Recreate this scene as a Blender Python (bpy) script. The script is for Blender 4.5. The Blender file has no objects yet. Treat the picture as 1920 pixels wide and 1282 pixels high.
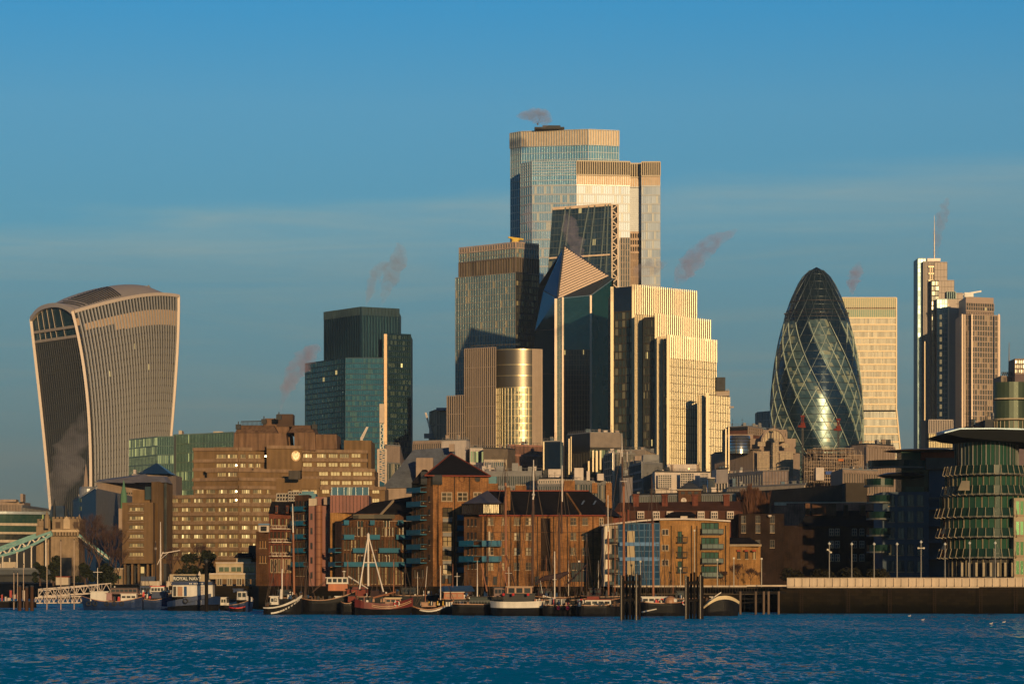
import bpy, math, random
from math import radians, sin, cos, pi, atan2, sqrt, floor
random.seed(7)
S = bpy.context.scene
COL = S.collection
# ---------------------------------------------------------------- camera, sky, sun, exposure
F, HZ, CH = 5600.0, 1085.0, 6.5          # focal length in photo pixels, horizon row, eye height
cam = bpy.data.objects.new('camera', bpy.data.cameras.new('camera')); COL.objects.link(cam)
cam.location = (0, 0, CH); cam.rotation_euler = (radians(90), 0, 0)
cam.data.sensor_width = 36; cam.data.lens = 36*F/1920; cam.data.shift_y = (HZ-641)/1920
cam.data.clip_start = 1; cam.data.clip_end = 60000
S.camera = cam
SUN_AZ, SUN_EL = 13.0, 6.0               # degrees right of straight behind the camera, height
W = bpy.data.worlds.new('World'); S.world = W; W.use_nodes = True
nt = W.node_tree; nt.nodes.clear(); L = nt.links.new
N = nt.nodes.new
out = N('ShaderNodeOutputWorld'); bg = N('ShaderNodeBackground'); L(bg.outputs[0], out.inputs[0])
sky = N('ShaderNodeTexSky'); sky.sky_type = 'NISHITA'; sky.sun_disc = False
sky.sun_elevation = radians(SUN_EL); sky.sun_rotation = radians(180-SUN_AZ)
sky.altitude = 0; sky.air_density = 1.0; sky.dust_density = 0.3; sky.ozone_density = 4.0
tc = N('ShaderNodeTexCoord'); sep = N('ShaderNodeSeparateXYZ'); L(tc.outputs['Generated'], sep.inputs[0])
# colour balance of the sky by height above the horizon
rp = N('ShaderNodeValToRGB'); L(sep.outputs['Z'], rp.inputs[0])
SKYT = [(0.0,(.36,.54,.80)),(.035,(.42,.57,.78)),(.086,(.66,.86,.92)),(.118,(.80,1.08,1.08)),(.156,(.93,1.26,1.24)),(.19,(.55,1.28,1.40)),(.33,(.45,1.1,1.35)),(.55,(.26,.44,.56)),(.9,(.2,.34,.45))]
e = rp.color_ramp.elements
e[0].position, e[0].color = SKYT[0][0], (*SKYT[0][1],1); e[1].position, e[1].color = SKYT[-1][0], (*SKYT[-1][1],1)
for p, c in SKYT[1:-1]:
    q = e.new(p); q.color = (*c,1)
mul = N('ShaderNodeMixRGB'); mul.blend_type = 'MULTIPLY'; mul.inputs[0].default_value = 1
L(sky.outputs[0], mul.inputs[1]); L(rp.outputs[0], mul.inputs[2])
# a low grey-mauve cloud bank with a soft sloping upper edge, and faint streaks
def M(op,x,y=None,z=None):
    q=N('ShaderNodeMath'); q.operation=op
    for k,v in enumerate((x,y,z)):
        if v is None: continue
        if isinstance(v,(int,float)): q.inputs[k].default_value=v
        else: L(v,q.inputs[k])
    return q.outputs[0]
def noise(sx,sz,scale,det,dist=.5):
    mp=N('ShaderNodeMapping'); mp.inputs['Scale'].default_value=(sx,sx,sz); mp.inputs['Rotation'].default_value=(0,radians(-3.6),0); L(tc.outputs['Generated'],mp.inputs[0])
    q=N('ShaderNodeTexNoise'); q.inputs['Scale'].default_value=scale; q.inputs['Detail'].default_value=det; q.inputs['Roughness'].default_value=.6; q.inputs['Distortion'].default_value=dist; L(mp.outputs[0],q.inputs['Vector']); return q.outputs[0]
n1=noise(3,26,1.6,5); n2=noise(4,60,1.6,6,.8)
tilt=M('SUBTRACT',sep.outputs['Z'],M('MULTIPLY',sep.outputs['X'],.066)); zz=M('ADD',tilt,M('MULTIPLY',M('SUBTRACT',n1,.5),.03))
bank=N('ShaderNodeValToRGB'); L(zz,bank.inputs[0]); be=bank.color_ramp.elements; be[0].position=.0; be[0].color=(.55,.55,.55,1); be[1].position=.129; be[1].color=(0,0,0,1)
for p,v in ((.085,.7),(.112,.8),(.1215,.95)): q=be.new(p); q.color=(v,v,v,1)
rim=N('ShaderNodeValToRGB'); L(zz,rim.inputs[0]); re_=rim.color_ramp.elements; re_[0].position=.108; re_[0].color=(0,0,0,1); re_[1].position=.13; re_[1].color=(0,0,0,1); q=re_.new(.121); q.color=(1,1,1,1)
st=N('ShaderNodeMapRange'); L(n2,st.inputs[0]); st.inputs[1].default_value=.42; st.inputs[2].default_value=.68
f1=M('MULTIPLY',bank.outputs[0],M('MULTIPLY_ADD',st.outputs[0],.5,.5))
def tint(src,fac,col):
    h=N('ShaderNodeMixRGB'); h.blend_type='MULTIPLY'; L(fac,h.inputs[0]); L(src,h.inputs[1]); h.inputs[2].default_value=(*col,1); return h.outputs[0]
c1=tint(mul.outputs[0],f1,(1.48,.93,.80)); c2=tint(c1,M('MULTIPLY',rim.outputs[0],.8),(1.22,1.12,1.08)); c3=tint(c2,M('MULTIPLY',st.outputs[0],M('MULTIPLY',bank.outputs[0],.5)),(1.45,1.22,1.12))
L(c3,bg.inputs[0]); bg.inputs[1].default_value = 0.10
sl = bpy.data.lights.new('sun', 'SUN'); sl.energy = 4.2; sl.angle = radians(.5); sl.color = (1.0, .69, .34)
sun = bpy.data.objects.new('sun', sl); COL.objects.link(sun)
sun.rotation_euler = (radians(90-SUN_EL), 0, radians(SUN_AZ))
S.view_settings.view_transform = 'Standard'; S.view_settings.look = 'None'; S.view_settings.exposure = 0.0; S.view_settings.gamma = 1
S.render.engine = 'CYCLES'

# ---------------------------------------------------------------- helpers
def X(px, D): return (px-960)*D/F
def Z(py, D): return CH+(HZ-py)*D/F
class MB:
    """collects faces and links them as ONE mesh"""
    def __init__(s): s.v=[]; s.f=[]; s.m=[]; s.uv=[]
    def quad(s, pts, m=0, uv=None):
        i=len(s.v); s.v+= [tuple(p) for p in pts]; s.f.append(list(range(i,i+len(pts)))); s.m.append(m)
        s.uv.append(uv if uv else [(p[0]*.3+p[1]*.3,p[2]*.3) for p in pts])
    def hexa(s, P, m=0):
        for q in ((0,3,2,1),(4,5,6,7),(0,1,5,4),(1,2,6,5),(2,3,7,6),(3,0,4,7)): s.quad([P[k] for k in q], m)
    def box(s, c, d, m=0, rz=0):
        hx,hy,hz=d[0]/2,d[1]/2,d[2]/2; C,Sn=cos(rz),sin(rz); P=[]
        for zz in (-hz,hz):
            for a,b in ((-hx,-hy),(hx,-hy),(hx,hy),(-hx,hy)): P.append((c[0]+a*C-b*Sn,c[1]+a*Sn+b*C,c[2]+zz))
        s.hexa(P,m)
    def prism(s, poly, z0, z1, m=0, mt=None):
        n=len(poly)
        for i in range(n):
            a,b=poly[i],poly[(i+1)%n]
            s.quad([(a[0],a[1],z0),(b[0],b[1],z0),(b[0],b[1],z1),(a[0],a[1],z1)],m)
        s.quad([(p[0],p[1],z1) for p in poly], m if mt is None else mt)
        s.quad([(p[0],p[1],z0) for p in reversed(poly)], m)
    def bar(s, p, q, w, h=None, m=0):
        """square bar from p to q"""
        h=h or w; d=[q[i]-p[i] for i in range(3)]; l=sqrt(sum(k*k for k in d)) or 1; d=[k/l for k in d]
        up=(0,0,1) if abs(d[2])<.95 else (0,1,0)
        a=(d[1]*up[2]-d[2]*up[1], d[2]*up[0]-d[0]*up[2], d[0]*up[1]-d[1]*up[0]); la=sqrt(sum(k*k for k in a)); a=[k/la for k in a]
        b=(a[1]*d[2]-a[2]*d[1], a[2]*d[0]-a[0]*d[2], a[0]*d[1]-a[1]*d[0])
        P=[]
        for e0 in (p,q):
            for u,v in ((-1,-1),(1,-1),(1,1),(-1,1)): P.append(tuple(e0[i]+a[i]*u*w/2+b[i]*v*h/2 for i in range(3)))
        s.hexa(P,m)
    def tube(s, p, q, r0, r1=None, n=6, m=0):
        r1=r0 if r1 is None else r1; d=[q[i]-p[i] for i in range(3)]; l=sqrt(sum(k*k for k in d)) or 1; d=[k/l for k in d]
        up=(0,0,1) if abs(d[2])<.95 else (0,1,0)
        a=(d[1]*up[2]-d[2]*up[1], d[2]*up[0]-d[0]*up[2], d[0]*up[1]-d[1]*up[0]); la=sqrt(sum(k*k for k in a)); a=[k/la for k in a]
        b=(a[1]*d[2]-a[2]*d[1], a[2]*d[0]-a[0]*d[2], a[0]*d[1]-a[1]*d[0])
        R=[[tuple(c0[i]+r*(a[i]*cos(2*pi*k/n)+b[i]*sin(2*pi*k/n)) for i in range(3)) for k in range(n)] for c0,r in ((p,r0),(q,r1))]
        for k in range(n):
            j=(k+1)%n; s.quad([R[0][k],R[1][k],R[1][j],R[0][j]],m)
        s.quad(R[0][::-1],m); s.quad(R[1],m)
    def lathe(s, c, prof, n=16, m=0, sx=1, sy=1):
        for (r0,z0),(r1,z1) in zip(prof,prof[1:]):
            for k in range(n):
                t0,t1=2*pi*k/n,2*pi*(k+1)/n
                P=[(c[0]+r*cos(t)*sx,c[1]+r*sin(t)*sy,c[2]+z) for r,z,t in ((r0,z0,t0),(r0,z0,t1),(r1,z1,t1),(r1,z1,t0))]
                if r0<1e-6: P=P[1:]
                elif r1<1e-6: P=P[:3]
                s.quad(P,m)
    def out(s, name, mats, parent=None, smooth=False, **tg):
        if not isinstance(mats,(list,tuple)): mats=[mats]
        me=bpy.data.meshes.new(name)
        o3=parent.location if parent else (0,0,0)
        if parent and parent.get('_w'): o3=parent['_w']
        v=[(a-o3[0],b-o3[1],c-o3[2]) for a,b,c in s.v]
        me.from_pydata(v,[],s.f)
        for k in mats: me.materials.append(k)
        uvl=me.uv_layers.new(name='UVMap'); flat=[]
        for u in s.uv:
            for q in u: flat+= [q[0],q[1]]
        uvl.data.foreach_set('uv',flat)
        me.polygons.foreach_set('material_index',s.m)
        if smooth:
            me.polygons.foreach_set('use_smooth',[True]*len(s.f))
        me.update()
        o=bpy.data.objects.new(name,me); COL.objects.link(o)
        if parent: o.parent=parent; o['_w']=tuple(o3)
        for k,x in tg.items(): o[k]=x
        if parent is None: o['_w']=(0.0,0.0,0.0)
        return o
def weld(o, smooth=True, ang=None):
    import bmesh
    b=bmesh.new(); b.from_mesh(o.data); bmesh.ops.remove_doubles(b,verts=b.verts,dist=.001)
    if smooth:
        for f in b.faces: f.smooth=True
    b.to_mesh(o.data); b.free(); o.data.update()
    return o
def tag(o,label,cat=None,group=None):
    o['label']=label
    if cat: o['category']=cat
    if group: o['group']=group
    return o
def thing(name,label,cat,loc,group=None):
    o=bpy.data.objects.new(name,None); COL.objects.link(o); o.location=loc; o.empty_display_size=1
    tag(o,label,cat,group); o['_w']=tuple(float(k) for k in loc); return o
def dup(r,loc,label=None,group=None):
    c=r.copy(); COL.objects.link(c); c.location=loc
    if label: c['label']=label
    if group: c['group']=group
    for ch in list(r.children):
        k=ch.copy(); COL.objects.link(k); k.parent=c
        for g in list(ch.children):
            h=g.copy(); COL.objects.link(h); h.parent=k
    return c
class Face:
    """a vertical wall plane from photo column a at distance Da to column b at distance Db, facing the river"""
    def __init__(s,a,Da,b,Db):
        s.p=(X(a,Da),Da); s.q=(X(b,Db),Db); dx,dy=s.q[0]-s.p[0],s.q[1]-s.p[1]; s.L=sqrt(dx*dx+dy*dy)
        s.u=(dx/s.L,dy/s.L); s.n=(s.u[1],-s.u[0])
    def at(s,px,py,off=0):
        """where the sight line through a photo pixel meets the wall: (along, height)"""
        k=(px-960)/F; px0=s.p[0]+s.n[0]*off; py0=s.p[1]+s.n[1]*off
        t=(k*py0-px0)/(s.u[0]-k*s.u[1]); D=py0+t*s.u[1]
        return t, Z(py,D)
    def w(s,u,z,d=0): return (s.p[0]+s.u[0]*u+s.n[0]*d, s.p[1]+s.u[1]*u+s.n[1]*d, z)
    def slab(s,mb,u0,u1,z0,z1,d0,d1,m=0,uvs=None):
        P=[s.w(u0,z0,d1),s.w(u1,z0,d1),s.w(u1,z0,d0),s.w(u0,z0,d0),s.w(u0,z1,d1),s.w(u1,z1,d1),s.w(u1,z1,d0),s.w(u0,z1,d0)]
        for q in ((3,2,1,0),(4,5,6,7),(1,2,6,5),(2,3,7,6),(3,0,4,7)): mb.quad([P[k] for k in q],m)
        if uvs: mb.quad([P[k] for k in (0,1,5,4)],m,[(0,0),(uvs[0],0),(uvs[0],uvs[1]),(0,uvs[1])])
        else: mb.quad([P[k] for k in (0,1,5,4)],m)
    def rect(s,px0,py0,px1,py1):
        """photo rectangle (top left, bottom right) to wall rectangle"""
        pm=(px0+px1)/2
        return s.at(px0,py0)[0], s.at(px1,py0)[0], s.at(pm,py1)[1], s.at(pm,py0)[1]
    def pslab(s,mb,px0,py0,px1,py1,d0,d1,m=0,uvs=None):
        u0,u1,z0,z1=s.rect(px0,py0,px1,py1); s.slab(mb,u0,u1,z0,z1,d0,d1,m,uvs)
    def glass(s,mb,u0,u1,z0,z1,pw,fh,d=0,m=0,o=(0,0)):
        n=max(1,round((u1-u0)/pw)); k=max(1,round((z1-z0)/fh))
        mb.quad([s.w(u0,z0,d),s.w(u1,z0,d),s.w(u1,z1,d),s.w(u0,z1,d)],m,[(o[0],o[1]),(o[0]+n,o[1]),(o[0]+n,o[1]+k),(o[0],o[1]+k)])
        return n,k
    def vbars(s,mb,u0,u1,z0,z1,n,w,d0,d1,m=0,ends=True):
        for i in range(n+1):
            if not ends and i in (0,n): continue
            c=u0+(u1-u0)*i/n; s.slab(mb,c-w/2,c+w/2,z0,z1,d0,d1,m)
    def hbars(s,mb,u0,u1,z0,z1,n,w,d0,d1,m=0,ends=True):
        for i in range(n+1):
            if not ends and i in (0,n): continue
            c=z0+(z1-z0)*i/n; s.slab(mb,u0,u1,c-w/2,c+w/2,d0,d1,m)

# ---------------------------------------------------------------- materials
MC={}
def _base(name):
    m=bpy.data.materials.new(name); m.use_nodes=True; t=m.node_tree; b=t.nodes['Principled BSDF']; return m,t,b
def mat(name,col,rough=.8,metal=0.0,var=.25,sc=.35,streak=.0,bump=0.0,bsc=4.0,emit=None,es=0,spec=None,coat=0):
    """plain surface with large soft blotches, vertical weather streaks and fine grain"""
    if name in MC: return MC[name]
    if spec is None: spec=.1 if rough>=.65 else (.2 if max(col)<.06 else .35)
    m,t,b=_base(name); n=t.nodes.new; l=t.links.new
    b.inputs['Roughness'].default_value=rough; b.inputs['Metallic'].default_value=metal; b.inputs['Specular IOR Level'].default_value=spec
    if coat: b.inputs['Coat Weight'].default_value=coat
    c=n('ShaderNodeTexCoord')
    nz=n('ShaderNodeTexNoise'); nz.inputs['Scale'].default_value=sc; nz.inputs['Detail'].default_value=8; nz.inputs['Roughness'].default_value=.65
    l(c.outputs['Object'],nz.inputs['Vector'])
    mr=n('ShaderNodeMapRange'); mr.inputs[1].default_value=.3; mr.inputs[2].default_value=.7; mr.inputs[3].default_value=1-var; mr.inputs[4].default_value=1+var*.6
    l(nz.outputs[0],mr.inputs[0])
    last=mr.outputs[0]
    if streak:
        mp=n('ShaderNodeMapping'); mp.inputs['Scale'].default_value=(1.1,1.1,.05); l(c.outputs['Object'],mp.inputs[0])
        n2=n('ShaderNodeTexNoise'); n2.inputs['Scale'].default_value=1.0; n2.inputs['Detail'].default_value=5; l(mp.outputs[0],n2.inputs['Vector'])
        m2=n('ShaderNodeMapRange'); m2.inputs[1].default_value=.35; m2.inputs[2].default_value=.65; m2.inputs[3].default_value=1-streak; m2.inputs[4].default_value=1.0
        l(n2.outputs[0],m2.inputs[0]); k=n('ShaderNodeMath'); k.operation='MULTIPLY'; l(last,k.inputs[0]); l(m2.outputs[0],k.inputs[1]); last=k.outputs[0]
    mu=n('ShaderNodeMixRGB'); mu.blend_type='MULTIPLY'; mu.inputs[0].default_value=1; mu.inputs[1].default_value=(*col,1); l(last,mu.inputs[2])
    l(mu.outputs[0],b.inputs['Base Color'])
    if bump:
        nb=n('ShaderNodeTexNoise'); nb.inputs['Scale'].default_value=bsc; nb.inputs['Detail'].default_value=4; l(c.outputs['Object'],nb.inputs['Vector'])
        bp=n('ShaderNodeBump'); bp.inputs['Strength'].default_value=bump; bp.inputs['Distance'].default_value=.1; l(nb.outputs[0],bp.inputs['Height']); l(bp.outputs[0],b.inputs['Normal'])
    if emit: b.inputs['Emission Color'].default_value=(*emit,1); b.inputs['Emission Strength'].default_value=es
    MC[name]=m; return m
def brick(name,col,col2,mortar=(.25,.2,.15),streak=.3):
    if name in MC: return MC[name]
    m,t,b=_base(name); n=t.nodes.new; l=t.links.new; b.inputs['Roughness'].default_value=.9; b.inputs['Specular IOR Level'].default_value=.08
    c=n('ShaderNodeTexCoord'); s=n('ShaderNodeSeparateXYZ'); l(c.outputs['Object'],s.inputs[0])
    ad=n('ShaderNodeMath'); l(s.outputs[0],ad.inputs[0]); l(s.outputs[1],ad.inputs[1]); cb=n('ShaderNodeCombineXYZ'); l(ad.outputs[0],cb.inputs[0]); l(s.outputs[2],cb.inputs[1])
    br=n('ShaderNodeTexBrick'); br.inputs['Scale'].default_value=1.0; br.inputs['Brick Width'].default_value=.46; br.inputs['Row Height'].default_value=.16; br.inputs['Mortar Size'].default_value=.012
    br.inputs['Color1'].default_value=(*col,1); br.inputs['Color2'].default_value=(*col2,1); br.inputs['Mortar'].default_value=(*mortar,1); br.inputs['Bias'].default_value=-.2
    l(cb.outputs[0],br.inputs['Vector'])
    nz=n('ShaderNodeTexNoise'); nz.inputs['Scale'].default_value=.22; nz.inputs['Detail'].default_value=9; nz.inputs['Roughness'].default_value=.7; l(c.outputs['Object'],nz.inputs['Vector'])
    mr=n('ShaderNodeMapRange'); mr.inputs[1].default_value=.3; mr.inputs[2].default_value=.7; mr.inputs[3].default_value=.45; mr.inputs[4].default_value=1.3; l(nz.outputs[0],mr.inputs[0])
    mp=n('ShaderNodeMapping'); mp.inputs['Scale'].default_value=(.9,.9,.06); l(c.outputs['Object'],mp.inputs[0])
    n2=n('ShaderNodeTexNoise'); n2.inputs['Detail'].default_value=5; l(mp.outputs[0],n2.inputs['Vector'])
    m2=n('ShaderNodeMapRange'); m2.inputs[1].default_value=.35; m2.inputs[2].default_value=.65; m2.inputs[3].default_value=1-streak; m2.inputs[4].default_value=1.05; l(n2.outputs[0],m2.inputs[0])
    k=n('ShaderNodeMath'); k.operation='MULTIPLY'; l(mr.outputs[0],k.inputs[0]); l(m2.outputs[0],k.inputs[1])
    mu=n('ShaderNodeMixRGB'); mu.blend_type='MULTIPLY'; mu.inputs[0].default_value=1; l(br.outputs[0],mu.inputs[1]); l(k.outputs[0],mu.inputs[2]); l(mu.outputs[0],b.inputs['Base Color'])
    MC[name]=m; return m
def glass(name,col,col2=None,rough=.08,metal=.55,spec=.5,tilt=.012,lit=0.0,litc=(1,.72,.25),les=1.2,var=.5,blind=0.0,blindc=(.4,.36,.28),rows=0):
    """curtain wall: every cell of the UV grid is a pane with its own tint, tilt, blind or lamp"""
    if name in MC: return MC[name]
    col2=col2 or tuple(k*1.8 for k in col)
    m,t,b=_base(name); n=t.nodes.new; l=t.links.new
    uv=n('ShaderNodeUVMap'); uv.uv_map='UVMap'; fl=n('ShaderNodeVectorMath'); fl.operation='FLOOR'; l(uv.outputs[0],fl.inputs[0])
    ob=n('ShaderNodeObjectInfo'); 
    wn=n('ShaderNodeTexWhiteNoise'); wn.noise_dimensions='3D'; l(fl.outputs[0],wn.inputs['Vector'])
    sp=n('ShaderNodeSeparateColor'); l(wn.outputs['Color'],sp.inputs[0])
    # soft large patches (what the panes mirror and the rooms behind)
    nz=n('ShaderNodeTexNoise'); nz.inputs['Scale'].default_value=.13; nz.inputs['Detail'].default_value=3; l(fl.outputs[0],nz.inputs['Vector'])
    a=n('ShaderNodeMath'); a.operation='MULTIPLY_ADD'; l(sp.outputs[0],a.inputs[0]); a.inputs[1].default_value=var; l(nz.outputs[0],a.inputs[2])
    mr=n('ShaderNodeMapRange'); mr.inputs[1].default_value=.35; mr.inputs[2].default_value=.65+var; l(a.outputs[0],mr.inputs[0])
    mx=n('ShaderNodeMixRGB'); l(mr.outputs[0],mx.inputs[0]); mx.inputs[1].default_value=(*col,1); mx.inputs[2].default_value=(*col2,1)
    b.inputs['Specular IOR Level'].default_value=spec; colo=mx.outputs[0]; b.inputs['Roughness'].default_value=rough; b.inputs['Metallic'].default_value=metal
    if blind:
        g=n('ShaderNodeMath'); g.operation='LESS_THAN'; l(sp.outputs[1],g.inputs[0]); g.inputs[1].default_value=blind
        m3=n('ShaderNodeMixRGB'); l(g.outputs[0],m3.inputs[0]); l(colo,m3.inputs[1]); m3.inputs[2].default_value=(*blindc,1); colo=m3.outputs[0]
        mm=n('ShaderNodeMath'); mm.operation='MULTIPLY_ADD'; l(g.outputs[0],mm.inputs[0]); mm.inputs[1].default_value=-metal*.8; mm.inputs[2].default_value=metal; l(mm.outputs[0],b.inputs['Metallic'])
    l(colo,b.inputs['Base Color'])
    if tilt:
        ge=n('ShaderNodeNewGeometry'); sb=n('ShaderNodeVectorMath'); sb.operation='SUBTRACT'; l(wn.outputs['Color'],sb.inputs[0]); sb.inputs[1].default_value=(.5,.5,.5)
        sc=n('ShaderNodeVectorMath'); sc.operation='SCALE'; l(sb.outputs[0],sc.inputs[0]); sc.inputs['Scale'].default_value=tilt*2
        ad=n('ShaderNodeVectorMath'); ad.operation='ADD'; l(ge.outputs['Normal'],ad.inputs[0]); l(sc.outputs[0],ad.inputs[1]); no=n('ShaderNodeVectorMath'); no.operation='NORMALIZE'; l(ad.outputs[0],no.inputs[0]); l(no.outputs[0],b.inputs['Normal'])
    if lit:
        g=n('ShaderNodeMath'); g.operation='LESS_THAN'; l(sp.outputs[2],g.inputs[0])
        if rows:   # lamps gather on some floors
            sy=n('ShaderNodeSeparateXYZ'); l(fl.outputs[0],sy.inputs[0]); w2=n('ShaderNodeTexWhiteNoise'); w2.noise_dimensions='1D'; l(sy.outputs[1],w2.inputs['W'])
            q=n('ShaderNodeMath'); q.operation='LESS_THAN'; l(w2.outputs['Value'],q.inputs[0]); q.inputs[1].default_value=rows
            q2=n('ShaderNodeMath'); q2.operation='MULTIPLY_ADD'; l(q.outputs[0],q2.inputs[0]); q2.inputs[1].default_value=.6; q2.inputs[2].default_value=lit; l(q2.outputs[0],g.inputs[1])
        else: g.inputs[1].default_value=lit
        gm=n('ShaderNodeMath'); gm.operation='MULTIPLY'; l(g.outputs[0],gm.inputs[0]); 
        vr=n('ShaderNodeMath'); vr.operation='MULTIPLY'; l(sp.outputs[0],vr.inputs[0]); vr.inputs[1].default_value=les; l(vr.outputs[0],gm.inputs[1])
        b.inputs['Emission Color'].default_value=(*litc,1); l(gm.outputs[0],b.inputs['Emission Strength'])
    MC[name]=m; return m
# ---------------------------------------------------------------- water and ground
def water_mat():
    m,t,b=_base('river_water'); n=t.nodes.new; l=t.links.new
    b.inputs['Base Color'].default_value=(.0,.15,.36,1); b.inputs['Roughness'].default_value=.12; b.inputs['IOR'].default_value=1.33; b.inputs['Specular IOR Level'].default_value=.32; b.inputs['Specular Tint'].default_value=(.35,.8,1,1)
    c=n('ShaderNodeTexCoord'); last=None
    for sc,de,w,st in ((.09,4,.8,(1,.5,1)),(1.3,4,1.6,(1,.24,1)),(2.4,3,1.2,(1,.3,1))):
        mp=n('ShaderNodeMapping'); mp.inputs['Scale'].default_value=st; mp.inputs['Rotation'].default_value=(0,0,.2); l(c.outputs['Object'],mp.inputs[0])
        z=n('ShaderNodeTexNoise'); z.inputs['Scale'].default_value=sc; z.inputs['Detail'].default_value=de; z.inputs['Distortion'].default_value=.4; l(mp.outputs[0],z.inputs['Vector'])
        s=n('ShaderNodeVectorMath'); s.operation='SUBTRACT'; l(z.outputs['Color'],s.inputs[0]); s.inputs[1].default_value=(.5,.5,.5)
        k=n('ShaderNodeVectorMath'); k.operation='MULTIPLY'; l(s.outputs[0],k.inputs[0]); k.inputs[1].default_value=(w,w*1.5,0)
        if last is None: last=k.outputs[0]
        else:
            q=n('ShaderNodeVectorMath'); q.operation='ADD'; l(last,q.inputs[0]); l(k.outputs[0],q.inputs[1]); last=q.outputs[0]
    q=n('ShaderNodeVectorMath'); q.operation='ADD'; l(last,q.inputs[0]); q.inputs[1].default_value=(0,-.36,1); no=n('ShaderNodeVectorMath'); no.operation='NORMALIZE'; l(q.outputs[0],no.inputs[0]); l(no.outputs[0],b.inputs['Normal'])
    return m
w=MB(); w.quad([(-9000,-3000,0),(9000,-3000,0),(9000,9000,0),(-9000,9000,0)]); wo=w.out('river_water',water_mat()); wo['kind']='structure'
GZ=5.0
def quay_mat():
    m,t,b=_base('quay_stone'); n=t.nodes.new; l=t.links.new; b.inputs['Roughness'].default_value=.85; b.inputs['Specular IOR Level'].default_value=.08
    c=n('ShaderNodeTexCoord'); s=n('ShaderNodeSeparateXYZ'); l(c.outputs['Object'],s.inputs[0]); cb=n('ShaderNodeCombineXYZ'); l(s.outputs[0],cb.inputs[0]); l(s.outputs[2],cb.inputs[1])
    br=n('ShaderNodeTexBrick'); br.inputs['Scale'].default_value=1; br.inputs['Brick Width'].default_value=1.5; br.inputs['Row Height'].default_value=.55; br.inputs['Mortar Size'].default_value=.03; br.inputs['Color1'].default_value=(.015,.012,.008,1); br.inputs['Color2'].default_value=(.008,.0065,.0045,1); br.inputs['Mortar'].default_value=(.006,.005,.004,1); l(cb.outputs[0],br.inputs['Vector'])
    z=n('ShaderNodeTexNoise'); z.inputs['Scale'].default_value=.35; z.inputs['Detail'].default_value=8; z.inputs['Roughness'].default_value=.7; l(c.outputs['Object'],z.inputs['Vector'])
    a=n('ShaderNodeMath'); a.operation='MULTIPLY_ADD'; l(z.outputs[0],a.inputs[0]); a.inputs[1].default_value=2.6; l(s.outputs[2],a.inputs[2])
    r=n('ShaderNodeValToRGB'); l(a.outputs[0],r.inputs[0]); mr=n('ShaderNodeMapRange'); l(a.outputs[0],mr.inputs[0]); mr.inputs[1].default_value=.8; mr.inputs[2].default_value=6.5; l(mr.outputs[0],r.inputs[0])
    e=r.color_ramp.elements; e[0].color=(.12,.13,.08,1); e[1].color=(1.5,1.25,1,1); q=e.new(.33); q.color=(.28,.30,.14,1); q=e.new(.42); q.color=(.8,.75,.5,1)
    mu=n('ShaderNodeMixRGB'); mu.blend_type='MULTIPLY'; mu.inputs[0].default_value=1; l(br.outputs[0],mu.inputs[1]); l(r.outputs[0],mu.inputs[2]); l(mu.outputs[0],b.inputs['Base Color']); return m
m_quay=quay_mat()
m_ground=mat('ground_paving',(.07,.065,.055),.95,var=.3)
shore=[(-9000,1500),(-400,1500),(X(40,1000),1000),(X(150,960),960),(X(200,780),780),(X(312,740),740),(X(316,664),664),(X(470,662),662),(X(485,638),638),(X(780,606),606),(X(1180,590),590),(X(1460,588),588),(X(1463,563),563),(X(1920,560),560),(900,540)]
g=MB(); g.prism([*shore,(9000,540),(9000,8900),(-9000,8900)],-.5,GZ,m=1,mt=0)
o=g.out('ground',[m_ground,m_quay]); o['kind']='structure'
# ---------------------------------------------------------------- builders for walls and towers
def pt(px,py,D): return (X(px,D),D,Z(py,D))
def sub(a,b): return (a[0]-b[0],a[1]-b[1],a[2]-b[2])
def addk(a,b,k): return (a[0]+b[0]*k,a[1]+b[1]*k,a[2]+b[2]*k)
def cross(a,b): return (a[1]*b[2]-a[2]*b[1],a[2]*b[0]-a[0]*b[2],a[0]*b[1]-a[1]*b[0])
def unit(a):
    l=sqrt(sum(k*k for k in a)) or 1; return tuple(k/l for k in a)
def lerp(a,b,t): return tuple(a[i]+(b[i]-a[i])*t for i in range(3))
def blp(P,u,v): return lerp(lerp(P[0],P[1],u),lerp(P[3],P[2],u),v)
def gridbars(mb,P,n,k,vw,vd,hw,hd,m=0,vends=True,hends=True,vr=(0,1),off=.02):
    """bars over the four-cornered wall P (bottom left, bottom right, top right, top left), standing proud of it"""
    nm=unit(cross(sub(P[1],P[0]),sub(P[3],P[0])))
    if nm[1]>0: nm=tuple(-c for c in nm)
    def q(u,v,d): return addk(blp(P,u,v),nm,d)
    def sl(u0,v0,u1,v1,w,d,ax):
        a,b=q(u0,v0,0),q(u1,v1,0); dr=unit(sub(b,a)); sd=unit(cross(dr,nm)); R=[]
        for e0 in (a,b):
            for s_,t_ in ((-1,off),(1,off),(1,d),(-1,d)): R.append(addk(addk(e0,sd,s_*w/2),nm,t_))
        mb.hexa(R,m)
    if n and vw:
        for i in range(n+1):
            if not vends and i in (0,n): continue
            sl(i/n,vr[0],i/n,vr[1],vw,vd,0)
    if k and hw:
        for j in range(k+1):
            if not hends and j in (0,k): continue
            sl(0,j/k,1,j/k,hw,hd,1)
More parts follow.
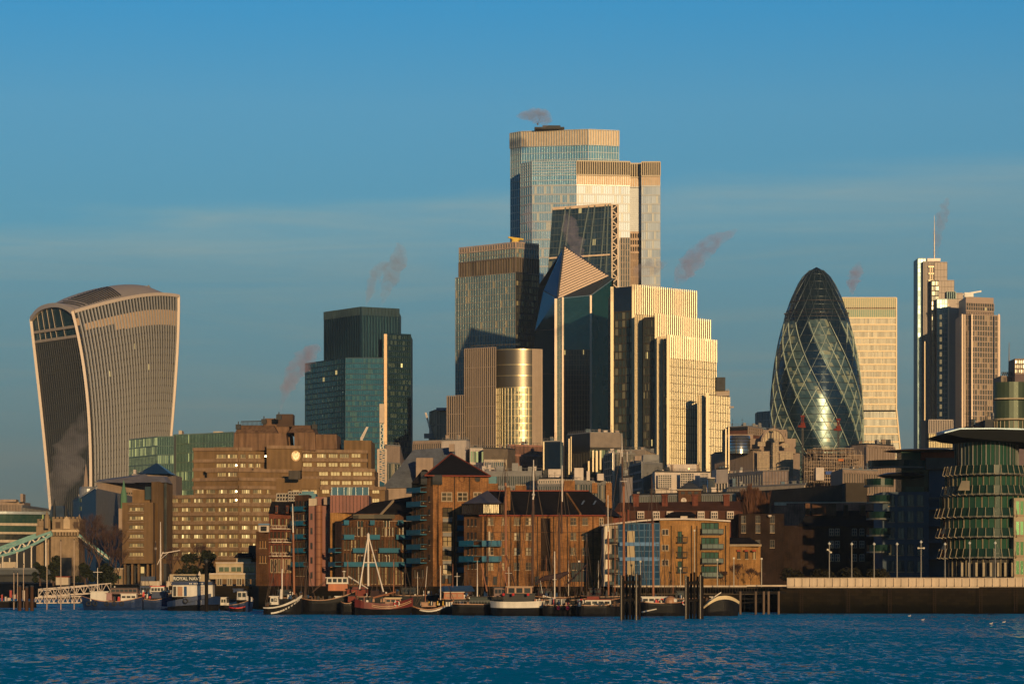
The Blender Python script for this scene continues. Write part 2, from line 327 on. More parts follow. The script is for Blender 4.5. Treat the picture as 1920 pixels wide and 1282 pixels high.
def wall(root,P,n,k,g,bm=None,vw=.3,vd=.35,hw=.5,hd=.25,nm='glass_wall',gn='mullion_grid',uvo=None,hends=True):
    uvo=uvo or (random.randint(0,900),random.randint(0,900)); b=MB()
    b.quad(P,0,[(uvo[0],uvo[1]),(uvo[0]+n,uvo[1]),(uvo[0]+n,uvo[1]+k),(uvo[0],uvo[1]+k)]); o=b.out(nm,g,root)
    if bm:
        c=MB(); gridbars(c,P,n,k,vw,vd,hw,hd,hends=hends); c.out(gn,bm,o)
    return o
def chain(pts,Dref,i):
    """roof corners of one level roof, given in the photograph; the row of each tells its distance"""
    zt=Z(pts[i][1],Dref); return [(p[0],(zt-CH)*F/(HZ-p[1])) for p in pts], zt
def vq(c0,c1,z0,z1,off=0):
    """vertical wall between two corners (column, distance)"""
    a=(X(*c0),c0[1]); b=(X(*c1),c1[1]); u=unit((b[0]-a[0],b[1]-a[1],0)); n=(u[1]*off,-u[0]*off)
    return [(a[0]+n[0],a[1]+n[1],z0),(b[0]+n[0],b[1]+n[1],z0),(b[0]+n[0],b[1]+n[1],z1),(a[0]+n[0],a[1]+n[1],z1)]
def core(root,C,depth,z0,z1,m,nm='wall',mt=None):
    poly=[(X(*c),c[1]) for c in C]; yb=max(p[1] for p in poly)+depth
    poly=poly+[(poly[-1][0],yb),(poly[0][0],yb)]
    b=MB(); b.prism(poly,z0,z1,0,1 if mt else None); return b.out(nm,[m,mt] if mt else m,root)
def base_of(C): 
    return (sum(X(*c) for c in C)/len(C), min(c[1] for c in C), GZ)
def pxslab(mb,px0,py0,px1,py1,D,dep,m=0):
    mb.box((X((px0+px1)/2,D),D+dep/2,(Z(py0,D)+Z(py1,D))/2),((px1-px0)*D/F,dep,(py1-py0)*D/F),m)
import numpy as np
def fit(pts,deg=3):
    return np.poly1d(np.polyfit([p[0] for p in pts],[p[1] for p in pts],deg))
# ---------------------------------------------------------------- towers
m_dark=mat('dark_metal',(.035,.035,.035),.6,.3)
m_stone=mat('pale_stone',(.42,.34,.27),.8,var=.15,streak=.15)
m_grey=mat('grey_panel',(.2,.19,.18),.6,var=.2)
m_roof=mat('flat_roof',(.09,.085,.08),.9)
m_fin=mat('champagne_fin',(.38,.36,.34),.45,.2,var=.08)
m_lou=mat('dark_louvre',(.022,.025,.028),.6)
# flaring tower
R=thing('flared_tower','top-heavy tower flaring outwards, with pale vertical fins and a rounded roof, at the far left','skyscraper',(X(150,1650),1650,GZ))
eL=fit([(598,60),(640,66.5),(700,72),(770,80),(850,88),(950,97),(1060,104)]); eB=fit([(583,137),(620,148),(680,158),(740,165),(820,170),(915,173),(1060,172)]); eR=fit([(555,334),(600,334.5),(680,330),(750,325.5),(812,320),(900,313),(1060,305)])
DL,DB,DR=1684.,1640.,1688.
def edge(e,D,z): 
    y=HZ-(z-CH)*F/D; return (X(float(e(y)),D),D)
zL,zB,zR=Z(598,DL),Z(584,DB),Z(555,DR)
topR=fit([(137,584),(162,577),(218,562),(265,555),(312,552.5),(334,555.5)],4)
def wr(u,v,off=0,zz=None):
    D=DB+(DR-DB)*u; px=137+(334-137)*u; zt=Z(float(topR(px)),D); z=(GZ+(zt-GZ)*v) if zz is None else min(zz,zt)
    a,b=edge(eB,DB,z),edge(eR,DR,z); nn=unit((b[1]-a[1],-(b[0]-a[0]),0)); bl=5.0*sin(pi*u)+off
    return (a[0]+(b[0]-a[0])*u+nn[0]*bl, a[1]+(b[1]-a[1])*u+nn[1]*bl, z)
g_wk=glass('tower_glass_warm',(.02,.02,.018),(.06,.055,.045),.16,.35,lit=.003,les=.9,var=.4)
NU,NV=34,38
b=MB(); bt=MB(); bd=MB(); bars=MB()
darkb=fit([(145,602),(165,602),(200,597),(230,587),(260,581),(334,584)],3)
for i in range(NU):
    for j in range(NV):
        v0,v1=j/NV,(j+1)/NV; u0,u1=i/NU,(i+1)/NU
        P=[wr(u0,v0),wr(u1,v0),wr(u1,v1),wr(u0,v1)]; c=lerp(P[0],P[2],.5); y=HZ-(c[2]-CH)*F/c[1]; px=960+c[0]*F/c[1]
        t=bd if y<float(darkb(px)) else (bt if y<614 else b)
        t.quad(P,0,[(i*3.,j*1.),(i*3+3.,j*1.),(i*3+3.,j+1.),(i*3.,j+1.)])
gw=b.out('glass_wall',g_wk,R); bt.out('plant_screen',mat('tan_screen',(.38,.26,.17),.7,var=.1),R); bd.out('garden_louvre',m_lou,R)
for j in range(1,NV):
    for i in range(0,NU,2):
        a,c=wr(i/NU,j/NV,.12),wr((i+2)/NU,j/NV,.12)
        if HZ-(a[2]-CH)*F/a[1]>617: bars.bar(a,c,.3,.9)
bars.out('floor_band',mat('floor_edge',(.05,.045,.04),.5),gw)
for i in range(1,NU):
    f=MB(); prev=None
    for j in range(13):
        a,c=wr(i/NU,j/12),wr(i/NU,j/12,.8)
        s0=unit(sub(wr(min(1,(i+.1)/NU),j/12),wr((i-.1)/NU,j/12)))
        q=[addk(a,s0,-.3),addk(a,s0,.3),addk(c,s0,.3),addk(c,s0,-.3)]
        if prev: f.hexa(prev+q)
        prev=q
    f.out('facade_fin',m_fin,R)
# thick frame edges
def wl(u,z,off=0):
    a,b_=edge(eL,DL,z),edge(eB,DB,z); nn=unit((b_[1]-a[1],-(b_[0]-a[0]),0)); return (a[0]+(b_[0]-a[0])*u+nn[0]*off,a[1]+(b_[1]-a[1])*u+nn[1]*off,z)
f=MB()
def ribbon(pts,w,d):
    for p,q in zip(pts,pts[1:]): f.bar(p,q,w,d)
ribbon([wl(-.02,GZ+(zL-GZ)*j/20,.3) for j in range(21)],1.5,1.8)
ribbon([wl(1.0,GZ+(zB-GZ)*j/20,.6) for j in range(21)],1.5,1.8)
ribbon([wr(1.0,j/20,.5) for j in range(21)],1.4,1.6)
def archz(u):  # top of the narrow end wall
    px=60+77*u; return Z(fit([(60,600),(72,585),(85,577),(100,573),(118,572.5),(128,577),(137,585)],4)(px),DL+(DB-DL)*u)
zsp=Z(604,DL)
ribbon([wl(u/16,archz(u/16),.4) if u else wl(0,zL,.4) for u in range(17)],2.0,2.4)
ribbon([wr(u/20,1.0,.5) for u in range(21)],1.6,1.8)
f.out('edge_frame',mat('frame_panel',(.52,.42,.34),.45,.2,var=.06),R)
g_end=glass('end_wall_glass',(.018,.02,.018),(.045,.045,.04),.3,.35,lit=.002,les=1.5)
b=MB(); zt=Z(631,DB); n,k=22,30
for i in range(n):
    for j in range(k):
        z0,z1=GZ+(zt-GZ)*j/k,GZ+(zt-GZ)*(j+1)/k
        b.quad([wl(i/n,z0),wl((i+1)/n,z0),wl((i+1)/n,z1),wl(i/n,z1)],0,[(i,j),(i+1,j),(i+1,j+1),(i,j+1)])
ew=b.out('end_glass_wall',g_end,R)
b=MB()
for j in range(1,k+1): b.bar(wl(0,GZ+(zt-GZ)*j/k,.12),wl(1,GZ+(zt-GZ)*j/k,.12),.25,.35)
for i in range(1,n):
    for j in range(0,k,3): b.bar(wl(i/n,GZ+(zt-GZ)*j/k,.1),wl(i/n,GZ+(zt-GZ)*(j+3)/k,.1),.2,.2)
b.out('mullion_grid',mat('end_bronze',(.07,.065,.05),.5),ew)
# sky garden window under the arch
b=MB(); za=zt
for i in range(16):
    u0,u1=i/16,(i+1)/16
    b.quad([wl(u0,za,-.6),wl(u1,za,-.6),wl(u1,archz(u1),-.6),wl(u0,archz(u0) if i else zL,-.6)],0,[(i,0),(i+1,0),(i+1,6),(i,6)])
g_gar=glass('sky_garden_glass',(.02,.07,.09),(.05,.12,.14),.1,.5)
sg=b.out('sky_garden_window',g_gar,R)
b=MB()
for zz in (zt,Z(613,DB)): b.bar(wl(.02,zz+.5,.2),wl(.98,zz+.5,.2),.8,1.5)
for i in (2,4,6,8,11): b.bar(wl(i/16,zt,-.2),wl(i/16,archz(i/16)-1,-.2),.35,.35)
b.out('terrace_beam',m_stone,sg)
# roof: from the top of the finned wall back over the hump
b=MB(); n,k=20,6
def wroof(u,v):
    a=wr(u,1.0,.3); hump=(10.5*sin(pi*min(1,max(0,.06+u*.86)))**.8)*sin(v*pi/2)
    if v==0: return a
    pL=wl(0,zL); bx=a[0]+(pL[0]-wl(1,zB)[0])*v*(1-u*.8)*(1 if u<.99 else 1); by=a[1]+v*44
    if u<.5:   # first rib follows the arch over the end wall
        w_=max(0,1-u*6); ar=wl(1-v,archz(1-v)); 
        return tuple((a[2]+hump if i==2 else (bx,by)[i])*(1-w_)+ar[i]*w_ for i in range(3))
    return (bx,by,a[2]+hump*(1-max(0,u-.75)*2.6))
for i in range(n):
    for j in range(k): b.quad([wroof(i/n,j/k),wroof((i+1)/n,j/k),wroof((i+1)/n,(j+1)/k),wroof(i/n,(j+1)/k)])
rf=weld(b.out('roof',mat('roof_shell',(.48,.40,.33),.6,.1,var=.1),R))
for i in range(16):
    s=MB(); u=.13+i*.021; p=[wroof(u,.12+.12*j) for j in range(6)]
    for q0,q1 in zip(p,p[1:]): s.bar((q0[0],q0[1],q0[2]+.3),(q1[0],q1[1],q1[2]+.3),.5,.5)
    s.out('roof_louvre',m_dark,rf)
b=MB()
for px,y in ((272,541),(276,537),(268,543),(151,560),(145,562),(205,544)):
    b.box(pt(px,y+2,1700),(3.2,3,1.6)); b.bar(pt(px,y+2,1700),pt(px+3,y-2,1702),.5)
b.out('roof_plant',m_grey,R)
b=MB(); poly=[wl(0,0)[:2],wl(1,0)[:2],wr(1,0)[:2]]
bk=[(wr(1,v)[0],DR+40,wr(1,v)[2]) for v in (0,.25,.5,.75,1)]
for v0,v1 in zip((0,.25,.5,.75),(.25,.5,.75,1)):
    p,q=wr(1,v0),wr(1,v1); b.quad([p,(p[0]-14,DR+40,p[2]),(q[0]-14,DR+40,q[2]),q])
    p,q=wl(0,GZ+(zL-GZ)*v0),wl(0,GZ+(zL-GZ)*v1); b.quad([(p[0]+3,DR+40,p[2]),p,q,(q[0]+3,DR+40,q[2])])
    p,q=wl(0,GZ+(zL-GZ)*v0),wl(0,GZ+(zL-GZ)*v1); p2,q2=wr(1,v0),wr(1,v1)
    b.quad([(p2[0]-14,DR+40,p2[2]),(p[0]+3,DR+40,p[2]),(q[0]+3,DR+40,q[2]),(q2[0]-14,DR+40,q2[2])])
b.out('rear_wall',m_grey,R)

# dark blue slab tower with raised box
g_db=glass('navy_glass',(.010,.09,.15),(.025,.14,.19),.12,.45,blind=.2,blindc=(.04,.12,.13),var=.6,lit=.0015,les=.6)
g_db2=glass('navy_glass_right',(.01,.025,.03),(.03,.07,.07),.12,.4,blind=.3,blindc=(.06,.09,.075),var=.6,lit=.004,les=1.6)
m_nav=mat('navy_spandrel',(.008,.03,.05),.4,.2)
C,zt=chain([(573,682),(648,671),(724,671)],1640,1); R=thing('office_tower','dark blue glass slab tower with a raised ribbed box on top, left of centre','skyscraper',base_of(C))
core(R,C,34,GZ,zt,m_nav,mt=m_roof)
for i,(n,gg) in enumerate(((16,g_db),(18,g_db))):
    wall(R,vq(C[i],C[i+1],GZ,zt,.1),n,42,gg,m_nav,.22,.3,.55,.35)
zl=zt
C2,zt2=chain([(611,585),(677,575.5),(746,579)],1650,1)
core(R,C2,30,zl-.2,zt2,m_nav,'upper_wall',m_roof)
g_ub=glass('ribbed_glass',(.012,.06,.10),(.025,.12,.16),.18,.4,var=.5)
for i,n in ((0,15),(1,13)):
    P=vq(C2[i],C2[i+1],zl+.2,zt2,.1); wall(R,P,n,2,g_ub,m_nav,1.0,1.0,.3,.3)
    q=MB(); gridbars(q,vq(C2[i],C2[i+1],zt2-4.5,zt2,.1),n*2,0,.5,1.3,0,0); q.out('parapet_fin',mat('teal_trim',(.06,.1,.11),.4,.3),R)
C3,zt3=chain([(724,626),(770,628)],1652,0); core(R,C3,34,GZ,zt3,m_nav,'side_wall',m_roof)
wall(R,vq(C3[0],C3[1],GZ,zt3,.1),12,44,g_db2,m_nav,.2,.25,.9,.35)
b=MB(); pxslab(b,720,626,725.5,835,1638,4); 
for y in range(636,835,9): pxslab(b,719.6,y,725.9,y+.8,1637.6,1)
b.out('lift_shaft',mat('gold_shaft',(.62,.42,.24),.5,.2,var=.05),R)

# broad tower left of the cluster (behind): glass with louvred crown
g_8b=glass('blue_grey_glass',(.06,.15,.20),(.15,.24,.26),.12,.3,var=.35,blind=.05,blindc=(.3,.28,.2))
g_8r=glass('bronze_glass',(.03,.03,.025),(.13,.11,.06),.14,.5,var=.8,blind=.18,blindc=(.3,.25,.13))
m_al=mat('anodised_bar',(.33,.3,.25),.4,.4)
C,zt=chain([(855,521),(967,511.5),(1010,516)],1820,1); R=thing('crowned_tower','grey-blue glass tower with a louvred crown and a yellow crane on its roof','skyscraper',base_of(C))
core(R,C,30,GZ,zt,m_grey,mt=m_roof)
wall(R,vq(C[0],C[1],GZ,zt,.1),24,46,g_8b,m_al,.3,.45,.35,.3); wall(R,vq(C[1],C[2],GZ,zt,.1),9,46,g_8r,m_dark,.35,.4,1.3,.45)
C2,zt2=chain([(862,466.5),(967,455.5),(1009,459.5)],1822,1); core(R,C2,26,zt-.2,zt2,m_grey,'crown_wall',m_roof)
m_bro=mat('bronze_louvre',(.2,.155,.12),.5,.3)
for i,n in ((0,22),(1,9)):
    h=zt2-zt
    wall(R,vq(C2[i],C2[i+1],zt+.2,zt+h*.52,.1),n,1,g_8r,m_bro,.55,.9,.6,1.0,'louvre_band')
    wall(R,vq(C2[i],C2[i+1],zt+h*.52,zt2-3.2,.1),n,2,g_8b,m_al,.3,.6,.4,.5)
    q=MB(); gridbars(q,vq(C2[i],C2[i+1],zt2-3.0,zt2+.4,.1),n,1,.3,.6,.6,.7); q.out('parapet',mat('rose_panel',(.5,.36,.28),.5,.2),R)
K=thing('roof_crane','yellow window-cleaning crane on the roof of the crowned glass tower','crane',pt(967,457,1826)); m_yel=mat('yellow_paint',(.65,.42,.03),.5)
b=MB(); b.box(pt(966,453,1826),(4,3,3.2)); b.out('cab',m_yel,K); b=MB(); b.bar(pt(953,445,1824),pt(981,449,1827),.9,.9); b.bar(pt(962,451,1824),pt(958,446,1826),.5); b.bar(pt(972,452,1824),pt(975,448,1826),.5); b.out('jib',m_yel,K)

# tallest tower
g_22l=glass('tall_left_glass',(.07,.2,.28),(.12,.27,.34),.12,.55,var=.4)
g_22=glass('tall_glass',(.18,.32,.42),(.32,.44,.50),.25,.45,var=.5,tilt=.02,blind=.12,blindc=(.44,.44,.40))
g_22b=glass('tall_glass_blue',(.10,.30,.40),(.24,.42,.48),.2,.6,var=.7,tilt=.02)
m_22=mat('pale_spandrel',(.32,.33,.34),.45,.2,var=.08); m_22v=mat('slim_bar',(.42,.42,.40),.4,.3)
C,zt=chain([(958,250.5),(978,247),(1103,243),(1160,245.5)],2000,2); R=thing('stepped_glass_tower','tallest tower of the cluster, pale reflective glass in two heights with fins at the top','skyscraper',base_of(C))
core(R,C,30,GZ,zt,m_22,mt=m_roof)
h=Z(272,2000); h2=Z(303,2000)
for i,n,g1 in ((0,5,g_22l),(1,26,g_22b),(2,12,g_22b)):
    wall(R,vq(C[i],C[i+1],h,zt,.1),n,1,g_22l if i==0 else mat('crown_panel',(.5,.38,.25),.45,.3,var=.08),m_22v,.45,1.1,.4,.9,'crown_screen')
    wall(R,vq(C[i],C[i+1],h-23,h,.1),n,5,g1,m_22v,.3,.4,.35,.3); wall(R,vq(C[i],C[i+1],GZ,h-23,.1),n,52,g_22l if i==0 else g_22,m_22v,.3,.4,.6,.3)
C,zt=chain([(977,308),(998,303.5),(1081,302),(1182,304),(1203,305),(1238,304)],1960,2)
C[4]=(1203,C[3][1]+1); C[3]=(1181,C[3][1]); core(R,[C[0],C[1],C[2],C[3],(1181,C[3][1]+8),(1203,C[3][1]+8),C[4],C[5]],28,GZ,zt-.6,m_22,'front_wall',m_roof)
yc=Z(328,1960); yb=Z(347,1960)
m_slot=mat('crown_slot',(.05,.042,.03),.7); m_cfin=mat('crown_fin',(.5,.4,.27),.6,0,var=.05)
g_22r=glass('tall_right_glass',(.22,.28,.36),(.34,.39,.45),.42,.2,var=.5,tilt=.02,blind=.12,blindc=(.46,.46,.42))
faces=[(C[0],C[1],5,0),(C[1],C[2],19,1),(C[2],C[3],24,2),((1181,C[3][1]+8),(1203,C[3][1]+8),5,3),(C[4],C[5],9,2)]
for c0,c1,n,kd in faces:
    off=.1
    if kd>=2: wall(R,vq(c0,c1,yc,zt,off),n,1,m_slot,m_cfin,.62,1.0,.8,1.1,'crown_screen','crown_fin')
    else: wall(R,vq(c0,c1,yc,zt,off),n,5,g_22l if kd==0 else g_22b,m_22v,.3,.4,.4,.3)
    wall(R,vq(c0,c1,yb,yc,off),n,2 if kd<2 else 1,g_22l if kd==0 else (g_22b if kd==1 else mat('tan_panel',(.50,.34,.2),.55,.1,var=.1)),m_22v,.25,.4,.4,.35)
    z3=Z(432,1960)
    if kd==3:
        wall(R,vq(c0,c1,z3,yb,off),n,24,g_22r,m_22,.25,.3,1.2,.35)
        wall(R,vq(c0,c1,z3-13,z3,off),n,3,m_slot,mat('bronze_cladding',(.3,.2,.13),.5,.2),.6,.6,1.4,.7)
        wall(R,vq(c0,c1,GZ,z3-13,off),n,40,mat('brown_cladding',(.24,.16,.1),.6,.1),mat('bronze_cladding',(.3,.2,.13),.5,.2),.2,.3,.5,.3)
    else: wall(R,vq(c0,c1,GZ,yb,off),n,44,g_22l if kd==0 else (g_22 if kd==1 else g_22r),m_22,.22,.35,1.0,.3)
b=MB(); b.box(pt(1030,242,2004),(20,10,1.2)); b.box(pt(1034,238,2004),(12,6,1.0)); 
for k in (1024,1034,1043): b.bar(pt(k,244,2004),pt(k,238,2004),.6)
b.bar(pt(1019,238.6,2004),pt(1054,239.5,2004),.8); b.out('roof_gantry',m_dark,R)
# wedge tower with truss
g_ch=glass('wedge_glass',(.012,.03,.035),(.04,.07,.075),.12,.45,var=.8,lit=.003,les=1.5)
D0=1760; R=thing('wedge_tower','dark wedge-shaped glass tower with a zigzag steel ladder up its right edge','skyscraper',(X(1090,D0),D0,GZ))
def slp(y): return D0+26*(1-(HZ-y)/(HZ-393.))*-1   # leans back as it rises
zt=Z(383,D0)
A=[(992,GZ),(1036,zt)]
P=[(X(988,D0-30),D0-30,GZ),(X(1146,D0-30),D0-30,GZ),(X(1146,D0),D0,Z(384,D0)),(X(1036,D0),D0,Z(384,D0)-2.5)]
wall(R,P,18,56,g_ch,mat('wedge_frame',(.035,.05,.055),.4,.3),.22,.4,.35,.3)
b=MB(); 
nmv=(0,-.99,.1)
for (u0,v0,u1,v1) in ((.0,.55,.22,1),(.12,.5,.3,1),(.45,.45,.72,1),(.7,.45,.9,1),(.86,.45,.95,1),(.2,.5,.62,1)):
    b.bar(addk(blp(P,u0,v0),nmv,1),addk(blp(P,u1,v1),nmv,1),.8,.5)
b.out('brace',mat('brace_grey',(.04,.06,.06),.4,.4),R)
b=MB(); b.bar(addk(blp(P,0,.865),nmv,1.0),addk(blp(P,.98,.865),nmv,1.0),.7,.9); b.out('storey_edge',mat('buff_edge',(.36,.26,.18),.5,.2),R); b=MB(); b.bar(addk(P[3],nmv,.5),addk(P[2],nmv,.5),1.2,1.6); b.out('roof_edge',mat('buff_edge',(.36,.26,.18),.5,.2),R)
b=MB(); m_tr=mat('truss_buff',(.36,.28,.21),.5,.3)
for px in (1147.3,1158.7): b.bar(pt(px,383,D0-1),(X(px,D0-1),D0-1,GZ),1.0,1.0)
ys=[384+k*9.8 for k in range(0,46)]
for k,(y0,y1) in enumerate(zip(ys,ys[1:])):
    a,c=(1147.5,1158.5) if k%2 else (1158.5,1147.5)
    b.bar(pt(a,y0,D0-1.2),pt(c,y1,D0-1.2),.9,.6)
    if k%2==0: b.bar(pt(1147.5,y0,D0-1.2),pt(1158.5,y0,D0-1.2),.8,.5)
b.out('truss',m_tr,R)
core(R,[(1146,D0+1.5),(1160,D0+1.5)],20,GZ,Z(384,D0),m_dark,'truss_core')
C=[(1163,D0+4),(1181,D0+4)]; zs=Z(446,D0+4); core(R,C,16,GZ,zs,m_lou,'stair_wall')
wall(R,vq(C[0],C[1],GZ,zs,.1),4,56,g_ch,m_bro,.8,.5,.35,.4)
b=MB(); b.quad([P[0],P[3],(P[3][0],D0+30,P[3][2]),(P[0][0],D0+30,P[0][2])]); b.quad([P[3],P[2],(P[2][0],D0+30,P[2][2]),(P[3][0],D0+30,P[3][2])]); b.quad([P[2],P[1],(P[1][0],D0+30,GZ),(P[2][0],D0+30,P[2][2])]); b.quad([(P[0][0],D0+30,GZ),(P[3][0],D0+30,P[3][2]),(P[2][0],D0+30,P[2][2]),(P[1][0],D0+30,GZ)]); b.out('rear_wall',m_lou,R)

# knife-edged tower
D0=1600; R=thing('pointed_tower','angular dark glass tower with a striped triangular facet at its pointed tip','skyscraper',(X(1075,D0),D0,GZ))
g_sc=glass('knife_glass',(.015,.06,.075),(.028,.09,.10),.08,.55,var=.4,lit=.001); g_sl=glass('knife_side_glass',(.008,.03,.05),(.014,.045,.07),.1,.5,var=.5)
apex=pt(1058,462,D0+12); bl=pt(1046,559,D0-2); br=pt(1140,517,D0+2); c1=pt(1109,553,D0-8); c2=pt(1150,523,D0+6)
g0=lambda px,D:(X(px,D),D,GZ)
# striped triangle
b=MB(); b.quad([bl,br,apex],0); tri=b.out('facet',mat('facet_dark',(.06,.045,.04),.6),R)
b=MB(); nn=unit(cross(sub(br,bl),sub(apex,bl))); nn=tuple(-c for c in nn) if nn[1]>0 else nn
for k in range(19):
    t0=k/19; a,c=lerp(bl,apex,t0),lerp(br,apex,t0)
    b.bar(addk(a,nn,.5),addk(c,nn,.5),.95,.9)
b.out('facet_louvre',mat('rose_metal',(.5,.36,.27),.55,.1,var=.05),tri)
b=MB(); b.quad([bl,c1,c2,br]); b.out('lower_facet',mat('slate_metal',(.06,.075,.09),.35,.5),R); b=MB(); b.bar(addk(bl,nn,.8),addk(apex,nn,.8),.9); b.bar(addk(br,nn,.8),addk(apex,nn,.8),.9); b.out('facet_edge',mat('slate_metal',(.06,.075,.09),.35,.5),R)
# front faces
e0,e1,e2,e3=(1042.5,D0-5),(1055,D0-7),(1107.5,D0-10),(1147,D0+6)
def q4(c0,c1_,y0,y1): return [(X(*c0),c0[1],GZ),(X(*c1_),c1_[1],GZ),pt(c1_[0],y1,c1_[1]),pt(c0[0],y0,c0[1])]
wall(R,q4(e0,e1,561,556),2,60,glass('knife_pale',(.2,.27,.25),(.3,.36,.3),.15,.4),m_al,.2,.2,.25,.2)
Pm=q4(e1,e2,557,553); zm=Z(658,D0); zl=lambda z,P:[P[0],P[1],(P[1][0],P[1][1],z),(P[0][0],P[0][1],z)]
up=[(Pm[0][0],Pm[0][1],zm),(Pm[1][0],Pm[1][1],zm),Pm[2],Pm[3]]
wall(R,zl(zm,Pm),18,46,glass('knife_dark',(.02,.03,.03),(.05,.06,.045),.12,.45,var=.7,lit=.01,les=1.2),mat('bronze_fin',(.2,.13,.09),.4,.4),.3,.7,.25,.25)
wall(R,up,10,28,g_sc,None)
wall(R,q4(e2,e3,553,524),12,60,glass('knife_teal',(.012,.06,.06),(.02,.085,.08),.08,.5,var=.3),None)
b=MB()
for px,D,y,w in ((1042,D0-5.6,560,1.3),(1055.2,D0-7.8,557,.9),(1107.8,D0-11,553,1.0)): b.bar((X(px,D),D,Z(835,D)),pt(px,y,D),w,1.1)
b.out('edge_trim',mat('bright_trim',(.65,.5,.38),.5,.2,var=.04),R)
b=MB(); b.bar(pt(1046,560,D0-6),pt(1109,553.5,D0-11.5),.4); b.out('roof_edge',mat('blue_trim',(.2,.28,.33),.3,.5),R); b=MB(); b.bar(pt(1109,553,D0-11.5),pt(1150,523,D0+5),.4); b.out('roof_edge',mat('blue_trim',(.2,.28,.33),.3,.5),R)
# dark flank to the left
l1=(X(1004,D0+20),D0+20,GZ); l2=pt(1003,620,D0+20); l3=pt(1019,545,D0+18); l4=pt(1050,478,D0+14)
r0=(X(1042,D0-5),D0-5,GZ); r1=pt(1042.5,561,D0-5)
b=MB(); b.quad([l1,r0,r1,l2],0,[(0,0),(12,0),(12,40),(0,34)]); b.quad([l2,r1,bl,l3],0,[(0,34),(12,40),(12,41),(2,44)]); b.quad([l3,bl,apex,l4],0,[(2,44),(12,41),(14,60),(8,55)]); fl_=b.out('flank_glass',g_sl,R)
b=MB(); b.bar(l2,pt(1042,617,D0-5.5),.5); b.bar(pt(1003,702,D0+20),pt(1042,700,D0-5.5),.4); b.bar(l3,bl,.4); b.out('flank_seam',m_dark,fl_)
b=MB(); k1=g0(1147,D0+40); k2=g0(1010,D0+40)
b.quad([g0(1147,D0+6),k1,(k1[0],k1[1],c2[2]),c2]); b.quad([k1,k2,(k2[0],k2[1],c2[2]),(k1[0],k1[1],c2[2])]); b.quad([c2,(k1[0],k1[1],c2[2]),apex,br]); b.quad([apex,(k1[0],k1[1],c2[2]),(k2[0],k2[1],c2[2]),l4]); b.out('rear_wall',m_lou,R)

# stone and glass cylinder-fronted tower
D0=1500; m_st=mat('pink_stone',(.36,.27,.20),.6,var=.08,streak=.12)
R=thing('ribbed_tower','pink ribbed stone tower with a curved bronze glass front, in front of the pointed tower','office tower',(X(945,D0),D0,GZ))
C,zt=chain([(872,655.5),(930,652)],D0,1); C1,zt1=chain([(839,743.5),(872,742)],D0+8,1)
core(R,C,34,GZ,zt,m_dark,mt=m_roof); core(R,C1,30,GZ,zt1,m_dark,'annex_wall',m_roof)
def ribs(C,z1,n,w,d,m,root,nm='stone_rib',k=0):
    b=MB(); gridbars(b,vq(C[0],C[1],GZ,z1+.4,.05),n,k,w,d,.25,.4); return b.out(nm,m,root)
ribs(C,zt,15,.42,.45,m_st,R,k=12); ribs(C1,zt1,8,.42,.45,m_st,R,k=10)
b=MB(); bb=MB(); cx=X(972,D0+6); rad=(1016-930)/2*D0/F; n=28
def cyl(a,z,r=rad): return (cx+r*sin(a),D0+11-r*.55*cos(a),z)
g_cy=glass('curved_bronze_glass',(.06,.065,.045),(.17,.155,.09),.3,.4,var=.8,tilt=.03); m_top=mat('bronze_plate',(.10,.085,.065),.34,.6,var=.04)
a0,a1,a2=-pi/2*.98,.62,pi/2
zb=Z(725,D0)
top=MB(); st=MB(); lines=MB()
for k in range(n):
    p,q=a0+(a1-a0)*k/n,a0+(a1-a0)*(k+1)/n
    top.quad([cyl(p,zb),cyl(q,zb),cyl(q,zt),cyl(p,zt)])
    b.quad([cyl(p,GZ),cyl(q,GZ),cyl(q,zb),cyl(p,zb)],0,[(k,0),(k+1,0),(k+1,50),(k,50)])
    for z in (zb,zb+6,zb+11.5,zt-.4): lines.bar(cyl(p,z,rad+.25),cyl(q,z,rad+.25),.4,.5)
    for j in range(1,32): lines.bar(cyl(p,zb-j*3.6,rad+.1),cyl(q,zb-j*3.6,rad+.1),.2,.6)
    if k%2==0: lines.bar(cyl(p,GZ,rad+.1),cyl(p,zb,rad+.1),.3,.3)
for k in range(10):
    p,q=a1+(a2-a1)*k/10,a1+(a2-a1)*(k+1)/10
    st.quad([cyl(p,GZ,rad+.5),cyl(q,GZ,rad+.5),cyl(q,zt,rad+.5),cyl(p,zt,rad+.5)]); st.bar(cyl(p,GZ,rad+.6),cyl(p,zt,rad+.6),.28,.5)
    for j in range(1,22): st.bar(cyl(p,zt-j*5,rad+.55),cyl(q,zt-j*5,rad+.55),.12,.25)
weld(top.out('plant_drum',m_top,R)); weld(b.out('curved_glass',g_cy,R)); lines.out('floor_ring',mat('ring_metal',(.3,.24,.14),.3,.6),R); st.out('stone_corner',m_st,R)
b=MB(); b.quad([cyl(a0+(a2-a0)*k/24,zt) for k in range(25)]+[(cx+rad,D0+40,zt),(cx-rad,D0+40,zt)]); b.out('roof',m_roof,R)
b=MB(); 
for k in range(12): b.bar(pt(884+k*8,651-k*.3,D0+20),pt(884+k*8,647-k*.3,D0+20),.3)
b.bar(pt(884,648,D0+20),pt(975,645,D0+20),.3); b.out('railing',m_dark,R)

